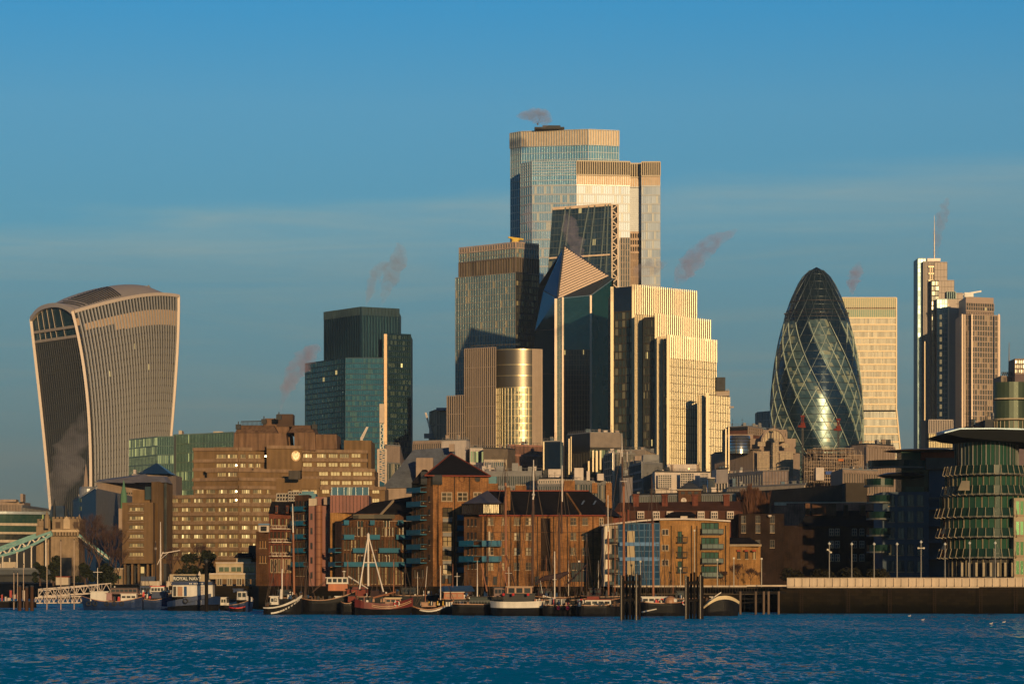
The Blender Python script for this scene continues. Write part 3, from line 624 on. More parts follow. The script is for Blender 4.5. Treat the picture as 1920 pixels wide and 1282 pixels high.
# golden stepped tower
def rods(P,n,r):
    nm=unit(cross(sub(P[1],P[0]),sub(P[3],P[0]))); nm=tuple(-c for c in nm) if nm[1]>0 else nm; sd=unit(sub(P[1],P[0])); mb=MB()
    for i in range(n+1):
        a=lerp(P[0],P[1],i/n); c=lerp(P[3],P[2],i/n); A=[pi*k/6 for k in range(7)]
        Q=[[addk(addk(e_,sd,-r*cos(t)),nm,r*1.4*sin(t)+.05) for t in A] for e_ in (a,c)]; o0=len(mb.v)
        mb.v+=Q[0]+Q[1]
        for k in range(6): mb.f.append([o0+k,o0+k+1,o0+8+k,o0+7+k]); mb.m.append(0); mb.uv.append([(0,0)]*4)
        mb.quad(Q[1])
    return mb
R=thing('terraced_tower','golden stepped glass tower descending to the right in four tiers','skyscraper',(X(1250,1450),1450,GZ))
g_dkl=glass('tier_dark_glass',(.03,.045,.04),(.12,.13,.09),.12,.5,var=.9,blind=.25,blindc=(.2,.18,.11),lit=.006,les=1.0)
g_gold=glass('tier_gold_glass',(.30,.27,.17),(.44,.39,.25),.3,.4,var=.5,tilt=.02)
m_gf=mat('tier_fin',(.78,.66,.46),.38,.5,var=.05); m_gcol=mat('tier_column',(.6,.48,.3),.5,.25,var=.03); m_blue=mat('tier_plant',(.012,.03,.06),.3,.3); m_hb=mat('tier_joint',(.05,.042,.03),.6)
tiers=[ # left end, corner, right end (col,row), distance at corner, fin length px, columns of dark face, number of fins, lower rows
 ((1147,540),(1187,536.5),(1305,548.5),1490,52,6,30,1),
 ((1207,592),(1230,590.5),(1331,603),1462,46,4,26,0),
 ((1245,632),(1252.5,631),(1342.5,641),1440,40,1,26,0),
 ((1322,742),(1326,740),(1367.5,744),1424,0,1,13,0)]
prevz=None
for ti,(a,c,d,D,fl_h,nl,nf,pl) in enumerate(tiers):
    C,zt=chain([a,c,d],D,1); core(R,C,30-ti*3,GZ,zt-.8,m_hb,'wall',m_roof)
    zf=zt-fl_h*D/F; k=int((zt-GZ)/3.9)
    if pl:
        zp=Z(583,D); wall(R,vq(C[0],C[1],zp,zt,.1),4,1,m_blue,None,nm='plant_screen'); wall(R,vq(C[0],C[1],GZ,zp,.1),nl,int((zp-GZ)/3.9),g_dkl,m_hb,.25,.25,.7,.35)
    else: wall(R,vq(C[0],C[1],GZ,zt-2,.1),nl*2,k,g_dkl,m_hb,.22,.25,.7,.35)
    P=vq(C[1],C[2],GZ,zt,.1); wall(R,P,nf,k,g_gold,None,nm='gold_glass')
    rods(P,nf,.2).out('facade_fin',m_gf,R,smooth=True)
    f=MB(); gridbars(f,vq(C[1],C[2],GZ,zf,.1),nf,int((zf-GZ)/3.9),0,0,.22,.3); f.out('floor_joint',mat('joint_bronze',(.16,.12,.07),.6),R)
    if fl_h:
        wall(R,vq(C[1],C[2],zf,zt-.1,.14),nf,1,mat('crown_backing',(.10,.045,.03),.6),None,nm='crown_screen')  # dark reddish backing behind the crown fins
        rods(vq(C[1],C[2],zf,zt+.9,.1),nf,.40).out('crown_fin',m_gf,R,smooth=True)
    f=MB(); x0=X(c[0],D); 
    f.bar((x0,D-.8,GZ),(x0,D-.8,zt+.8),1.3,1.3)
    if ti==0: f.bar((X(1147.5,C[0][1]-1),C[0][1]-1,GZ),(X(1147.5,C[0][1]-1),C[0][1]-1,zt+.5),1.5,1.2)
    f.out('corner_column',m_gcol,R)
# rounded golden bays where tiers meet
for px0,px1,ytop,D in ((1189,1207,591,1478),(1231,1245.5,631,1452),(1307,1323,741,1432)):
    b=MB(); w=(px1-px0)*D/F; n=12; cx=X((px0+px1)/2,D)+w*.1; zt=Z(ytop,D)
    P=[(cx-w/2+w*k/n,D-sin(pi*k/n*.9+.1)*w*.42) for k in range(n+1)]
    for k,(p,q) in enumerate(zip(P,P[1:])): b.quad([(*p,GZ),(*q,GZ),(*q,zt),(*p,zt)],0,[(k,0),(k+1,0),(k+1,70),(k,70)])
    b.quad([(*p,zt) for p in P]+[(P[-1][0],D+12,zt),(P[0][0],D+12,zt)])
    o=weld(b.out('curved_bay',glass('bay_glass',(.4,.34,.2),(.55,.47,.28),.35,.7,var=.4,tilt=.02),R))
    l_=MB()
    for k in range(0,n+1,2): l_.bar((P[k][0],P[k][1]-.1,GZ),(P[k][0],P[k][1]-.1,zt),.35,.5)
    for j in range(1,int((zt-GZ)/3.9)):
        for p,q in zip(P[::2],P[2::2]): l_.bar((p[0],p[1]-.1,GZ+j*3.9),(q[0],q[1]-.1,GZ+j*3.9),.2,.25)
    l_.out('bay_bar',m_gcol,o)
b=MB(); pxslab(b,1343,707,1360,732,1470,14); b.out('plant_box',m_dark,R)
b=MB(); pxslab(b,1343,732,1368,742,1472,12); 
for k in range(8): pxslab(b,1344+k*3,729,1345+k*3,733,1471,.6)
b.out('terrace',m_st,R); b=MB(); b.bar(pt(1356,763,1440),pt(1376,763,1440),.5,.8); b.out('cradle_arm',m_st,R)

# curved bullet tower
D0=1850; R=thing('bullet_tower','bullet-shaped glass tower with spiralling dark bands and a diamond lattice','skyscraper',(X(1531,D0),D0,GZ))
prof=[(501,1),(503,6),(506,11),(512.7,20.5),(520,26),(532,33.5),(545,40),(562,47.5),(590,57.5),(624,66.5),(655,73.5),(676,77.2),(700,80.5),(742,85),(780,87),(830,87),(880,84),(940,77),(1060,62)]
def grad(z):
    y=HZ-(z-CH)*F/D0
    for (y0,r0),(y1,r1) in zip(prof,prof[1:]):
        if y<=y1:
            t=max(0,(y-y0)/(y1-y0)); return (r0+(r1-r0)*t)*D0/F
    return prof[-1][1]*D0/F
zT=Z(501,D0); NF=40; g_cx=X(1531,D0); H=zT-GZ
def gp(th,z,o=0):
    r=grad(z)+o; return (g_cx+r*sin(th),D0-r*cos(th),z)
zdome=Z(592,D0)
g_gk=glass('lattice_glass',(.03,.075,.085),(.12,.17,.15),.3,.35,var=.9,tilt=.035,blind=.12,blindc=(.2,.22,.15)); g_gd=glass('spiral_glass',(.006,.02,.035),(.012,.035,.05),.15,.5,var=.5,tilt=.02)
b=MB(); NT=72; zref=Z(676.5,D0); rate=radians(63)/(180*D0/F)
for j in range(NF*2):
    z0,z1=GZ+H*j/(NF*2),GZ+H*(j+1)/(NF*2); zm=(z0+z1)/2
    for i in range(NT):
        t0,t1=radians(-7.5)+2*pi*i/NT,radians(-7.5)+2*pi*(i+1)/NT
        ph=((i+.5)*2*pi/NT) % (pi/3)   # dark bands turn with height
        sa,sb=-(z0-zref)*rate,-(z1-zref)*rate
        ph=min(ph,pi/3-ph)
        y=HZ-(zm-CH)*F/D0
        m=2 if y<592 else (1 if ph<radians(12.5) or 592<=y<606 and True else 0)
        if y>=592 and y<600: m=1
        t_=rate*0
        b.quad([gp(t0+sa,z0),gp(t1+sa,z0),gp(t1+sb,z1),gp(t0+sb,z1)],m,[(i,j),(i+1,j),(i+1,j+1),(i,j+1)])
weld(b.out('glass_skin',[g_gk,g_gd,glass('dome_glass',(.008,.02,.03),(.018,.035,.045),.2,.35,var=.4,tilt=.015)],R))
b=MB(); bw=MB(); pale=mat('lattice_pale',(.36,.42,.34),.5,.1,var=.05); slate=mat('lattice_slate',(.05,.075,.09),.5,.3,var=.05)
for s_ in (-1,1):
    for i in range(18):
        th0=(2*pi*i/18+radians(10)) if s_>0 else radians(-7.5+60*(i//3)+(12.5,30,47.5)[i%3])+(zref-GZ)*rate; z=GZ; prev=None
        for j in range(47):
            z=GZ+(zT-2-GZ)*j/46; y=HZ-(z-CH)*F/D0
            th=th0+s_*rate*(z-GZ)*1.0*(1 if y>592 else 1)
            p=gp(th,z,.25)
            if prev and cos((th))>-.35:
                ph=((th-radians(-7.5)+(z-Z(676.5,D0))*rate)%(pi/3)); ph=min(ph,pi/3-ph)
                isd=y<602 or ph<radians(12)
                (bw if isd else b).bar(prev,p,.2 if isd else .55,.3)
            prev=p
b.out('lattice',pale,R); bw.out('dark_lattice',slate,R)
b=MB()
for j in range(1,NF+1):
    z=GZ+H*j/NF; y=HZ-(z-CH)*F/D0
    if y<512: continue
    for i in range(36):
        t0,t1=2*pi*i/36,2*pi*(i+1)/36
        if cos(t0)>-.3: b.bar(gp(t0,z,.05),gp(t1,z,.05),.18,.45 if y>600 else .25)
b.out('floor_ring',mat('ring_dark',(.03,.04,.045),.4,.4),R)
b=MB()
for z,o,w in ((Z(584,D0),.5,.2),(Z(592,D0),.5,.2),(Z(597,D0),.2,.3),(Z(567,D0),.3,.4)):
    for i in range(48):
        t0,t1=2*pi*i/48,2*pi*(i+1)/48; b.bar(gp(t0,z,o),gp(t1,z,o),w,w)
for i in range(24):
    t0=2*pi*i/24; b.bar(gp(t0,Z(588,D0),.2),gp(t0,Z(588,D0),1.4),.3,.6)
b.out('maintenance_ring',mat('ring_brown',(.05,.04,.04),.5,.3),R)

# pale banded tower behind it
D0=2050; R=thing('banded_tower','pale gold tower with thin horizontal bands and a green-tinted crown, right of the bullet tower','office tower',(X(1630,D0),D0,GZ))
g_pb=glass('banded_glass',(.035,.04,.035),(.08,.075,.055),.35,.25,var=.5,tilt=.02,blind=.06,blindc=(.2,.17,.1)); m_gb=mat('gold_band',(.78,.60,.36),.55,.05,var=.04)
zt=Z(558,D0); C=[(1560,D0),(1680,D0)]; core(R,C,28,GZ,zt,m_grey,mt=m_roof)
z1=Z(577,D0); z2=Z(596,D0); z3=Z(770,D0)
m_cr=mat('crown_green',(.36,.37,.24),.55,.0,var=.06); m_cr2=mat('crown_mint',(.2,.31,.22),.55,.0,var=.06)
wall(R,vq(C[0],C[1],z1,zt,.1),34,1,m_cr,m_gb,.28,.5,.5,.5,'crown_panel'); wall(R,vq(C[0],C[1],z2,z1-1,.1),34,1,m_cr2,m_gb,.25,.4,.3,.4,'crown_panel')
b=MB()
for i in range(34): c_=C[0][0]+3.5*i+2; pxslab(b,c_,576.2,c_+1.9,578.6,D0-.6,.5)
b.out('vent_slot',m_lou,R)
wall(R,vq(C[0],C[1],z3,z2,.1),50,14,g_pb,None); P=vq(C[0],C[1],z3,z2,.1); b=MB(); gridbars(b,P,50,0,.16,.3,0,0); gridbars(b,P,1,14,0,0,.95,.6); b.out('floor_band',m_gb,R)
P=[(X(1560,D0),D0-.1,GZ),(X(1712,D0),D0-.1,GZ),(X(1682,D0),D0-.1,z3),(X(1560,D0),D0-.1,z3)]
wall(R,P,50,22,g_pb,None); b=MB(); gridbars(b,P,1,22,0,0,.95,.6); b.out('floor_band',m_gb,R)
b=MB(); b.bar((X(1680.5,D0),D0-.5,z3),(X(1680.5,D0),D0-.5,zt),.9); b.bar((X(1681,D0),D0-.5,z3),(X(1711,D0),D0-.5,GZ),.9); b.out('edge_trim',m_gb,R)
b=MB(); a_=[(X(1680.5,D0),D0),(X(1685,D0),D0+26)]
b.quad([(*a_[0],z3),(*a_[1],z3),(*a_[1],zt),(*a_[0],zt)],0,[(0,0),(6,0),(6,14),(0,14)]); b.quad([(X(1711,D0),D0-.5,GZ),(X(1716,D0),D0+26,GZ),(*a_[1],z3),(*a_[0],z3)],0,[(0,0),(6,0),(6,14),(0,14)]); b.out('side_glass',glass('side_blue',(.06,.09,.09),(.1,.13,.12),.15,.5),R)

# slim stepped tower with mast
D0=2060; R=thing('masted_tower','slim stepped tower with setbacks and a mast, near the right edge of the skyline','skyscraper',(X(1765,D0),D0,GZ))
m_tp=mat('mauve_cladding',(.31,.25,.205),.55,.2,var=.08); g_teal=glass('slim_teal',(.04,.11,.13),(.08,.17,.18),.2,.15,var=.5); g_hd=glass('slim_dark',(.05,.06,.06),(.14,.12,.08),.15,.45,var=.8,lit=.01,les=1)
def block(px0,px1,ytop,D,n,k,g,bm,vw=.3,vd=.3,hw=.5,hd=.25,ybot=None,dep=22,cm=m_tp):
    C=[(px0,D),(px1,D)]; zt_=Z(ytop,D); core(R,C,dep,GZ,zt_,cm,'wall',m_roof); return wall(R,vq(C[0],C[1],GZ if ybot is None else Z(ybot,D),zt_-.5,.1),n,k,g,bm,vw,vd,hw,hd)
block(1721,1736,484,D0,3,70,g_teal,mat('teal_bar',(.16,.24,.24),.4,.3)); 
block(1731,1752,490,D0-4,8,1,m_tp,mat('dark_rib',(.13,.115,.11),.5),.35,.5,.3,.3)
block(1752,1776,491,D0-5,4,44,m_tp,mat('clad_joint',(.16,.12,.1),.6),.15,.2,.2,.2)
b=MB(); 
for px in (1744,1747.6): b.bar((X(px,D0-6),D0-6,GZ),pt(px,500,D0-6),.35,.5)
for y in range(500,830,13): b.bar(pt(1741,y,D0-6),pt(1751,y,D0-6),.5,.9)
b.out('ladder_frame',mat('stair_steel',(.42,.33,.22),.4,.4),R)
block(1747,1760,525,D0-12,5,60,g_hd,m_dark,.2,.25,.7,.3); block(1760,1789,525,D0-12,5,50,m_tp,mat('clad_joint',(.16,.12,.1),.6),.15,.2,.2,.2)
block(1757,1776,560,D0-18,4,60,g_teal,mat('teal_bar',(.16,.24,.24),.4,.3)); block(1776,1792,546,D0-16,4,60,g_teal,mat('teal_bar',(.16,.24,.24),.4,.3),ybot=560)
block(1776,1806,549,D0-15,3,56,m_tp,mat('clad_joint',(.16,.12,.1),.6),.15,.2,.25,.2)
b=MB()
for k in range(17): pxslab(b,1762,590+k*14,1766,598+k*14,D0-19,.5)
b.out('stair_window',mat('lamp_amber',(.4,.3,.15),.4,emit=(1,.7,.3),es=.25),R)
b=MB(); 
for px in (1778.5,1734): b.bar((X(px,D0-19),D0-19,GZ),pt(px,570 if px>1750 else 640,D0-19),.7)
b.out('bright_edge',m_gb,R)
b=MB(); b.tube(pt(1752,490,D0+4),pt(1752,440,D0+4),.55,.4); b.tube(pt(1752,440,D0+4),pt(1752,404,D0+4),.35,.12); 
b.box(pt(1750,488,D0+4),(9,6,2)); b.out('mast',mat('mast_steel',(.22,.18,.17),.4,.4),R)
C=[(1735,1900),(1741,1896),(1786,1898)]; zt=Z(787,1896); R2=thing('low_office','low dark ribbed office block at the foot of the masted tower','office block',base_of(C)); core(R2,C,20,GZ,zt,m_lou,mt=m_roof)
wall(R2,vq(C[1],C[2],Z(812,1896),zt,.1),14,1,m_lou,m_tp,.6,.8,.5,.8,'louvre_screen'); wall(R2,vq(C[1],C[2],GZ,Z(812,1896),.1),14,20,glass('low_glass',(.2,.17,.1),(.35,.28,.15),.2,.5,var=.8),m_dark,.3,.4,.8,.4)
# square office tower beside it
D0=1980; R=thing('gridded_tower','square gridded office tower with bright corner strips and a recessed crown, far right','office tower',(X(1838,D0),D0,GZ))
g_te=glass('grid_glass',(.09,.1,.09),(.2,.17,.11),.15,.5,var=.9,blind=.15,blindc=(.36,.28,.18)); m_ts=mat('rose_bar',(.46,.33,.24),.45,.3,var=.05)
C,zt=chain([(1804,591),(1822,590),(1874,592)],D0,1); core(R,C,26,GZ,zt,m_ts,mt=m_roof); wall(R,vq(C[0],C[1],GZ,zt,.1),5,50,g_te,m_ts,.4,.4,.4,.35); wall(R,vq(C[1],C[2],GZ,zt,.1),11,50,g_te,m_ts,.5,.5,.6,.4)
b=MB()
for px in (1804.5,1809,1822.5,1873): b.bar((X(px,D0-3),D0-3,GZ),pt(px,589,D0-3),1.0 if px!=1809 else .5,1.0)
b.out('corner_strip',mat('bright_strip',(.5,.38,.28),.5,.2,var=.03),R)
C2,zt2=chain([(1806,560),(1811,556),(1863,558.5)],D0+8,1); core(R,C2,20,zt-.5,zt2,m_ts,'crown_wall',m_roof); wall(R,vq(C2[1],C2[2],zt2-9,zt2-4,.1),12,2,g_hd,m_ts,.4,.4,.4,.4); wall(R,vq(C2[1],C2[2],zt,zt2-10,.1),16,2,m_ts,m_dark,.2,.3,.25,.3,'louvre_screen')
K=thing('white_crane','white roof crane lying flat on top of the gridded tower','crane',pt(1820,556,D0+10)); b=MB(); b.bar(pt(1805,552,D0+10),pt(1840,546,D0+10),1.1,1.1); b.out('jib',mat('white_paint',(.75,.7,.62),.5),K); b=MB(); b.box(pt(1816,553,D0+10),(6,4,3)); b.bar(pt(1816,552,D0+10),pt(1826,548,D0+10),.8); b.out('cab',mat('white_paint',(.75,.7,.62),.5),K)
# ---------------------------------------------------------------- mid-distance city
def midrise(name,label,cat,pts,D,i,wm,faces,dep=22,roofm=None,group=None):
    C,zt=chain(pts,D,i); R=thing(name,label,cat,base_of(C),group); core(R,C,dep,GZ,zt,wm,mt=roofm or m_roof)
    for j,fc in enumerate(faces):
        if not fc: continue
        for (y0,y1,n,k,g,bm,vw,vd,hw,hd,nm) in fc:   # rows measured at the middle of the wall
            dm=(C[j][1]+C[j+1][1])/2; z1=min(Z(y0,dm),zt-.05) if y0 else zt-.3; z0=Z(y1,dm) if y1 else GZ+.2
            wall(R,vq(C[j],C[j+1],z0,z1,.08),n,k,g,bm,vw,vd,hw,hd,nm)
    if D<1320: clutter(R,C,zt,int(pts[0][0])*7+int(pts[0][1]))
    return R,C,zt
def clutter(R,C,zt,seed):
    rs=random.getstate(); random.seed(seed); x0,x1=C[0][0],C[-1][0]; dd=max(c[1] for c in C)
    ms=[m_grey,m_rose,m_dark,m_white,mat('duct_grey',(.12,.12,.115),.6),mat('tank_blue',(.06,.1,.13),.6)]
    for k in range(int(min(8,max(2,(x1-x0)/9)))):
        w=random.uniform(2,9); x=random.uniform(x0+1,max(x0+2,x1-w-1)); h=random.uniform(.5,2.6); b=MB(); D=dd+random.uniform(1.5,9); xc=X(x+w/2,D); b.box((xc,D,zt+h/2),(w*D/F,random.uniform(1.5,4),h))
        if random.random()<.5: b.box((xc,D,zt+h+.1),(w*D/F+.3,3,.2))
        b.out('roof_unit',random.choice(ms),R)
    for k in range(random.randint(1,3)):
        x=random.uniform(x0,x1); D=dd+3; b=MB(); h=random.uniform(2,5); b.tube((X(x,D),D,zt),(X(x,D),D,zt+h),.09,.05,5); b.bar((X(x,D)-.5,D,zt+h*.8),(X(x,D)+.5,D,zt+h*.8),.08); b.out('aerial',m_dark,R)
    b=MB()
    for c0,c1 in zip(C,C[1:]):
        f=Face(*c0,*c1); f.slab(b,.05,f.L-.05,zt+.9,zt+1.0,-.5,-.42); n=max(1,int(f.L/1.8))
        for k in range(n+1): u=.1+(f.L-.2)*k/n; f.slab(b,u-.04,u+.04,zt,zt+.9,-.5,-.42)
        f.slab(b,0,f.L,zt-.35,zt+.12,-.3,.14)
    b.out('parapet_rail',m_dark if random.random()<.5 else m_grey,R); random.setstate(rs)
def plant(R,C,zt,items,m=None):
    for (x0,x1,h,dy) in items:
        b=MB(); D=C[0][1]+dy; b.box(((X(x0,D)+X(x1,D))/2,D+4,zt+h/2),((x1-x0)*D/F,8,h)); b.out('roof_plant',m or m_grey,R)
def part_slab(R,nm,m,px0,py0,px1,py1,D,dep=.5):
    b=MB(); pxslab(b,px0,py0,px1,py1,D,dep); return b.out(nm,m,R)
g_of=glass('office_glass',(.02,.04,.05),(.07,.10,.09),.15,.4,var=.9,blind=.12,blindc=(.3,.26,.18)); g_dk=glass('smoked_glass',(.03,.035,.035),(.08,.075,.05),.15,.4,var=.9)
g_lit=glass('late_office_glass',(.035,.09,.085),(.07,.14,.12),.12,.45,var=.6,lit=.02,rows=.3,litc=(.95,.9,.32),les=.55)
m_cream=mat('cream_render',(.5,.4,.29),.8,var=.12,streak=.2); m_rose=mat('rose_stone',(.33,.24,.18),.8,var=.15,streak=.2); m_white=mat('white_render',(.58,.48,.4),.7,var=.1,streak=.15)
m_brn=mat('brown_concrete',(.20,.12,.058),.9,var=.25,sc=.15,streak=.25); m_slate=mat('slate_tiles',(.05,.055,.065),.7,var=.4,bump=.3)
gl=lambda y0,y1,n,k,g=g_of,bm=None,vw=.25,vd=.3,hw=.4,hd=.25,nm='glass_wall':(y0,y1,n,k,g,bm or m_al,vw,vd,hw,hd,nm)
midrise('green_glass_office','green glass office with lit floors behind the brown hotel, left and lower of a pair','office block',[(243,823),(296,817.5),(326,817)],1350,0,m_grey,[[gl(0,0,20,16,g_lit,mat('green_bar',(.16,.22,.17),.4,.3),.2,.2,.45,.2)],[gl(0,0,9,16,g_lit,mat('green_bar',(.16,.22,.17),.4,.3),.3,.2,.45,.2)]],dep=18,group='green glass offices behind the hotel')
R,C,zt=midrise('green_glass_office','green glass office with lit floors behind the hotel, right and taller of a pair','office block',[(326,814),(380,812),(438,809)],1330,0,m_grey,[[gl(0,0,20,16,g_lit,mat('green_bar',(.16,.22,.17),.4,.3),.2,.2,.45,.2)],[gl(0,0,20,16,g_lit,mat('green_bar',(.16,.22,.17),.4,.3),.2,.2,.45,.2)]],dep=18,group='green glass offices behind the hotel')
plant(R,C,zt,[(335,341,2,6),(400,418,1.6,6)],m_cream)
# far left
R,C,zt=midrise('slate_roofed_block','pale block with a blue pyramid roof in front of the green glass offices','office block',[(247,888),(313,889),(330,891)],1180,0,m_rose,[None,None])
b=MB(); D=1190; q=[(X(262,D),1180,zt),(X(325,D),1180,zt),(X(325,D),1206,zt),(X(262,D),1206,zt)]; ap=pt(294,867.5,1192)
for k in range(4): b.quad([q[k],q[(k+1)%4],ap],0,[(0,0),(8,0),(4,6)])
b.out('pyramid_roof',glass('pyramid_glass',(.02,.06,.1),(.03,.08,.13),.25,.4),R)
R,C,zt=midrise('stone_office','rose stone office with a swept sloping roofline left of the brown hotel','office block',[(180,903),(231,905),(300,907)],1080,0,m_rose,[[gl(938,952,14,2,g_dk,m_rose,.3,.3,.5,.3)],[gl(922,935,16,2,g_dk,m_rose,.3,.3,.6,.3),gl(945,962,16,3,g_of,m_rose,.3,.3,.6,.3)]])
b=MB(); D=1082
b.quad([pt(180,903,D),pt(231,905,D),pt(250,893,D+6),pt(184,899,D+10)]); b.quad([pt(231,905,D),pt(300,907,D),pt(272,888,D+9),pt(250,893,D+6)]); b.quad([pt(300,907,D),pt(300,907,D+22),pt(272,888,D+12),pt(272,888,D+9)]); b.quad([pt(180,903,D),pt(184,899,D+10),pt(184,899,D+22),pt(180,903,D+22)]); b.quad([pt(184,899,D+10),pt(250,893,D+6),pt(272,888,D+9),pt(272,888,D+22),pt(184,899,D+22)])
b.out('swept_roof',mat('zinc_roof',(.2,.18,.18),.6,.1),R)
R,C,zt=midrise('round_fronted_office','small pewter office with a round green-windowed front, below the flared tower','office block',[(137,938),(152,933),(180,915)],1090,1,m_grey,[None,None],dep=16)
b=MB(); cx,D=X(164,1088),1088; rr=17*D/F
b.lathe((cx,D+2,0),[(rr,GZ),(rr,Z(916,D)),(rr*.85,Z(912,D)),(0,Z(912,D))],20); b.out('drum',mat('pewter',(.24,.24,.25),.4,.3),R)
for y in (933,949):
    b=MB(); n=14
    for k in range(n):
        t0,t1=-1.3+2.6*k/n,-1.3+2.6*(k+.85)/n; z0,z1=Z(y+8,D),Z(y,D); r=rr+.12
        b.quad([(cx+r*sin(t0),D+2-r*cos(t0),z0),(cx+r*sin(t1),D+2-r*cos(t1),z0),(cx+r*sin(t1),D+2-r*cos(t1),z1),(cx+r*sin(t0),D+2-r*cos(t0),z1)],0,[(k,0),(k+1,0),(k+1,1),(k,1)])
    b.out('window_band',glass('drum_glass',(.03,.12,.1),(.07,.2,.14),.1,.4,lit=.15,les=.6),R)
R=thing('church_spire','slender stone church spire standing in front of the dark end of the flared tower','church',(X(161,1120),1120,GZ)); D=1120; s=D/F
b=MB(); b.lathe((X(161,D),D,0),[(5.2*s,Z(920,D)),(4.4*s,Z(905,D)),(2.2*s,Z(885,D)),(.3*s,Z(869,D))],8); b.out('spire',m_rose,R)
b=MB(); b.box((X(161,D),D,(GZ+Z(919,D))/2),(11*s,11*s,Z(919,D)-GZ)); 
b.out('tower',m_rose,R)
for k in (-1,1):
    b=MB(); b.lathe((X(161+k*5,D),D-1,0),[(1*s,Z(922,D)),(.9*s,Z(914,D)),(0,Z(908,D))],6); b.out('pinnacle',m_rose,R)
b=MB(); b.tube(pt(161,870,D),pt(161,864,D),.1); b.bar(pt(159,866,D),pt(163,866,D),.15); b.out('vane',m_dark,R)
R=thing('green_spire','small green copper spire beside the left tower of the brown hotel','church',(X(232,1000),1000,GZ)); D=1000
b=MB(); b.lathe((X(232,D),D,0),[(1.2,Z(955,D)),(1.1,Z(930,D)),(.5,Z(912,D)),(.06,Z(899,D))],8); b.out('spire',mat('verdigris',(.1,.2,.12),.7),R); b=MB(); b.box((X(232,D),D,(GZ+Z(953,D))/2),(3,3,Z(953,D)-GZ)); b.out('tower',m_rose,R)
# ring building and roofs at the left edge
R=thing('curved_glass_building','low curved building with green glass floors at the left edge behind the bridge','building',(X(20,1250),1250,GZ)); D=1250
def ringb(y0,y1,rp,m,nm,cells=0):
    b=MB(); n=24; cx=X(-60,D); cy=D+50; r0=rp*D/F
    for k in range(n):
        t0,t1=-.9+2.2*k/n,-.9+2.2*(k+1)/n
        a,c=(cx+r0*sin(t0),cy-r0*cos(t0)*.9),(cx+r0*sin(t1),cy-r0*cos(t1)*.9); z0,z1=Z(y1,D),Z(y0,D)
        b.quad([(*a,z0),(*c,z0),(*c,z1),(*a,z1)],0,[(k*3,0),(k*3+3,0),(k*3+3,max(1,cells)),(k*3,max(1,cells))])
        b.quad([(*a,z1),(*c,z1),(cx,cy,z1+.3)]); b.quad([(*c,z0),(*a,z0),(cx,cy,z0-.3)])
    return b.out(nm,m,R)
g_rg=glass('ring_glass',(.03,.08,.06),(.08,.12,.08),.12,.4,lit=.05,les=.8,litc=(1,.85,.2))
ringb(956,961,148,mat('ring_roof',(.35,.38,.38),.4,.2),'roof'); ringb(961,978,140,g_rg,'glass_floor',2); ringb(978,983,143,m_cream,'floor_edge'); ringb(983,995,140,g_rg,'glass_floor',2); ringb(995,999,143,m_cream,'floor_edge'); ringb(999,1010,139,g_dk,'glass_floor',2); ringb(1010,1015,143,m_cream,'floor_edge'); ringb(1015,1084,139,m_dark,'lower_wall')
R,C,zt=midrise('long_roofed_block','long pinkish low block with roof plant at the far left edge','building',[(-30,940),(44,941)],1500,0,m_rose,[[gl(944,0,26,3,g_dk,m_rose,.5,.3,1.2,.4)]])
plant(R,C,zt,[(0,30,1.2,4),(38,43,4,3)],m_rose); 
midrise('long_roofed_block','lower grey block with a railed roof between the pinkish block and the bridge tower','building',[(40,948),(90,955)],1480,0,m_grey,[[gl(951,0,20,3,g_dk,m_grey,.5,.3,1.2,.4)]])
# between navy tower and crowned tower
R,C,zt=midrise('drum_office','pale office drum with a blue top between the dark blue tower and the ribbed tower','office block',[(806,772),(818,768),(841,769)],1700,1,m_cream,[[gl(0,0,5,12,g_of,m_cream,.5,.3,1,.3)],[gl(0,0,8,12,g_of,m_cream,.5,.3,1,.3)]]); 
part_slab(R,'roof_screen',mat('blue_screen',(.05,.11,.2),.4,.2),818,764,841,769,1699,8)
K=thing('tower_crane','white lattice crane leaning left of the pale drum office','crane',(X(806,1600),1600,GZ)); b=MB(); D=1600
for dx in (0,2.2): b.bar(pt(797+dx,773,D),pt(809+dx,818,D),.35)
for k in range(8): b.bar(pt(797+k*1.5+(k%2)*2.2,773+k*5.6,D),pt(797+(k+1)*1.5+((k+1)%2)*2.2,773+(k+1)*5.6,D),.3)
b.out('jib',m_white,K); b=MB(); b.bar(pt(806,814,D),(X(806,D),D,GZ),1.2); b.box(pt(804,817,D),(5,3,2.5)); b.bar(pt(797,773,D),pt(812,812,D+2),.15); b.out('mast',m_grey,K)
midrise('wide_low_office','wide grey office with roof decks at the foot of the ribbed tower','office block',[(775,826),(846,824)],1420,0,m_grey,[[gl(829,0,20,14,g_of,m_rose,.4,.4,1.4,.4)]])
R,C,zt=midrise('slit_window_block','pinkish white block with one dark vertical window slit, left of the clutter of roofs','office block',[(828,825),(874,823.5),(880,825)],1260,0,m_white,[None,None]); part_slab(R,'window_strip',m_dark,863,827,871,845,1258.2,.5); part_slab(R,'window_strip',g_of,863,848,871,858,1258.2,.5)
midrise('banded_office','grey office with teal window bands next to the pinkish white block','office block',[(881,838),(912,839)],1245,0,m_white,[[gl(844,0,6,10,g_lit,m_white,.3,.3,1.0,.35)]])
R,C,zt=midrise('brown_box_office','plain brown box on a pale colonnaded base, below the ribbed tower','office block',[(906,839),(952,840),(966,842)],1232,0,mat('umber_panel',(.13,.10,.075),.7),[None,None]); part_slab(R,'colonnade',m_cream,907,861,950,880,1230.5,1)
for k in range(10): part_slab(R,'window',g_lit,910+k*4,866,912+k*4,876,1229.8,.5)
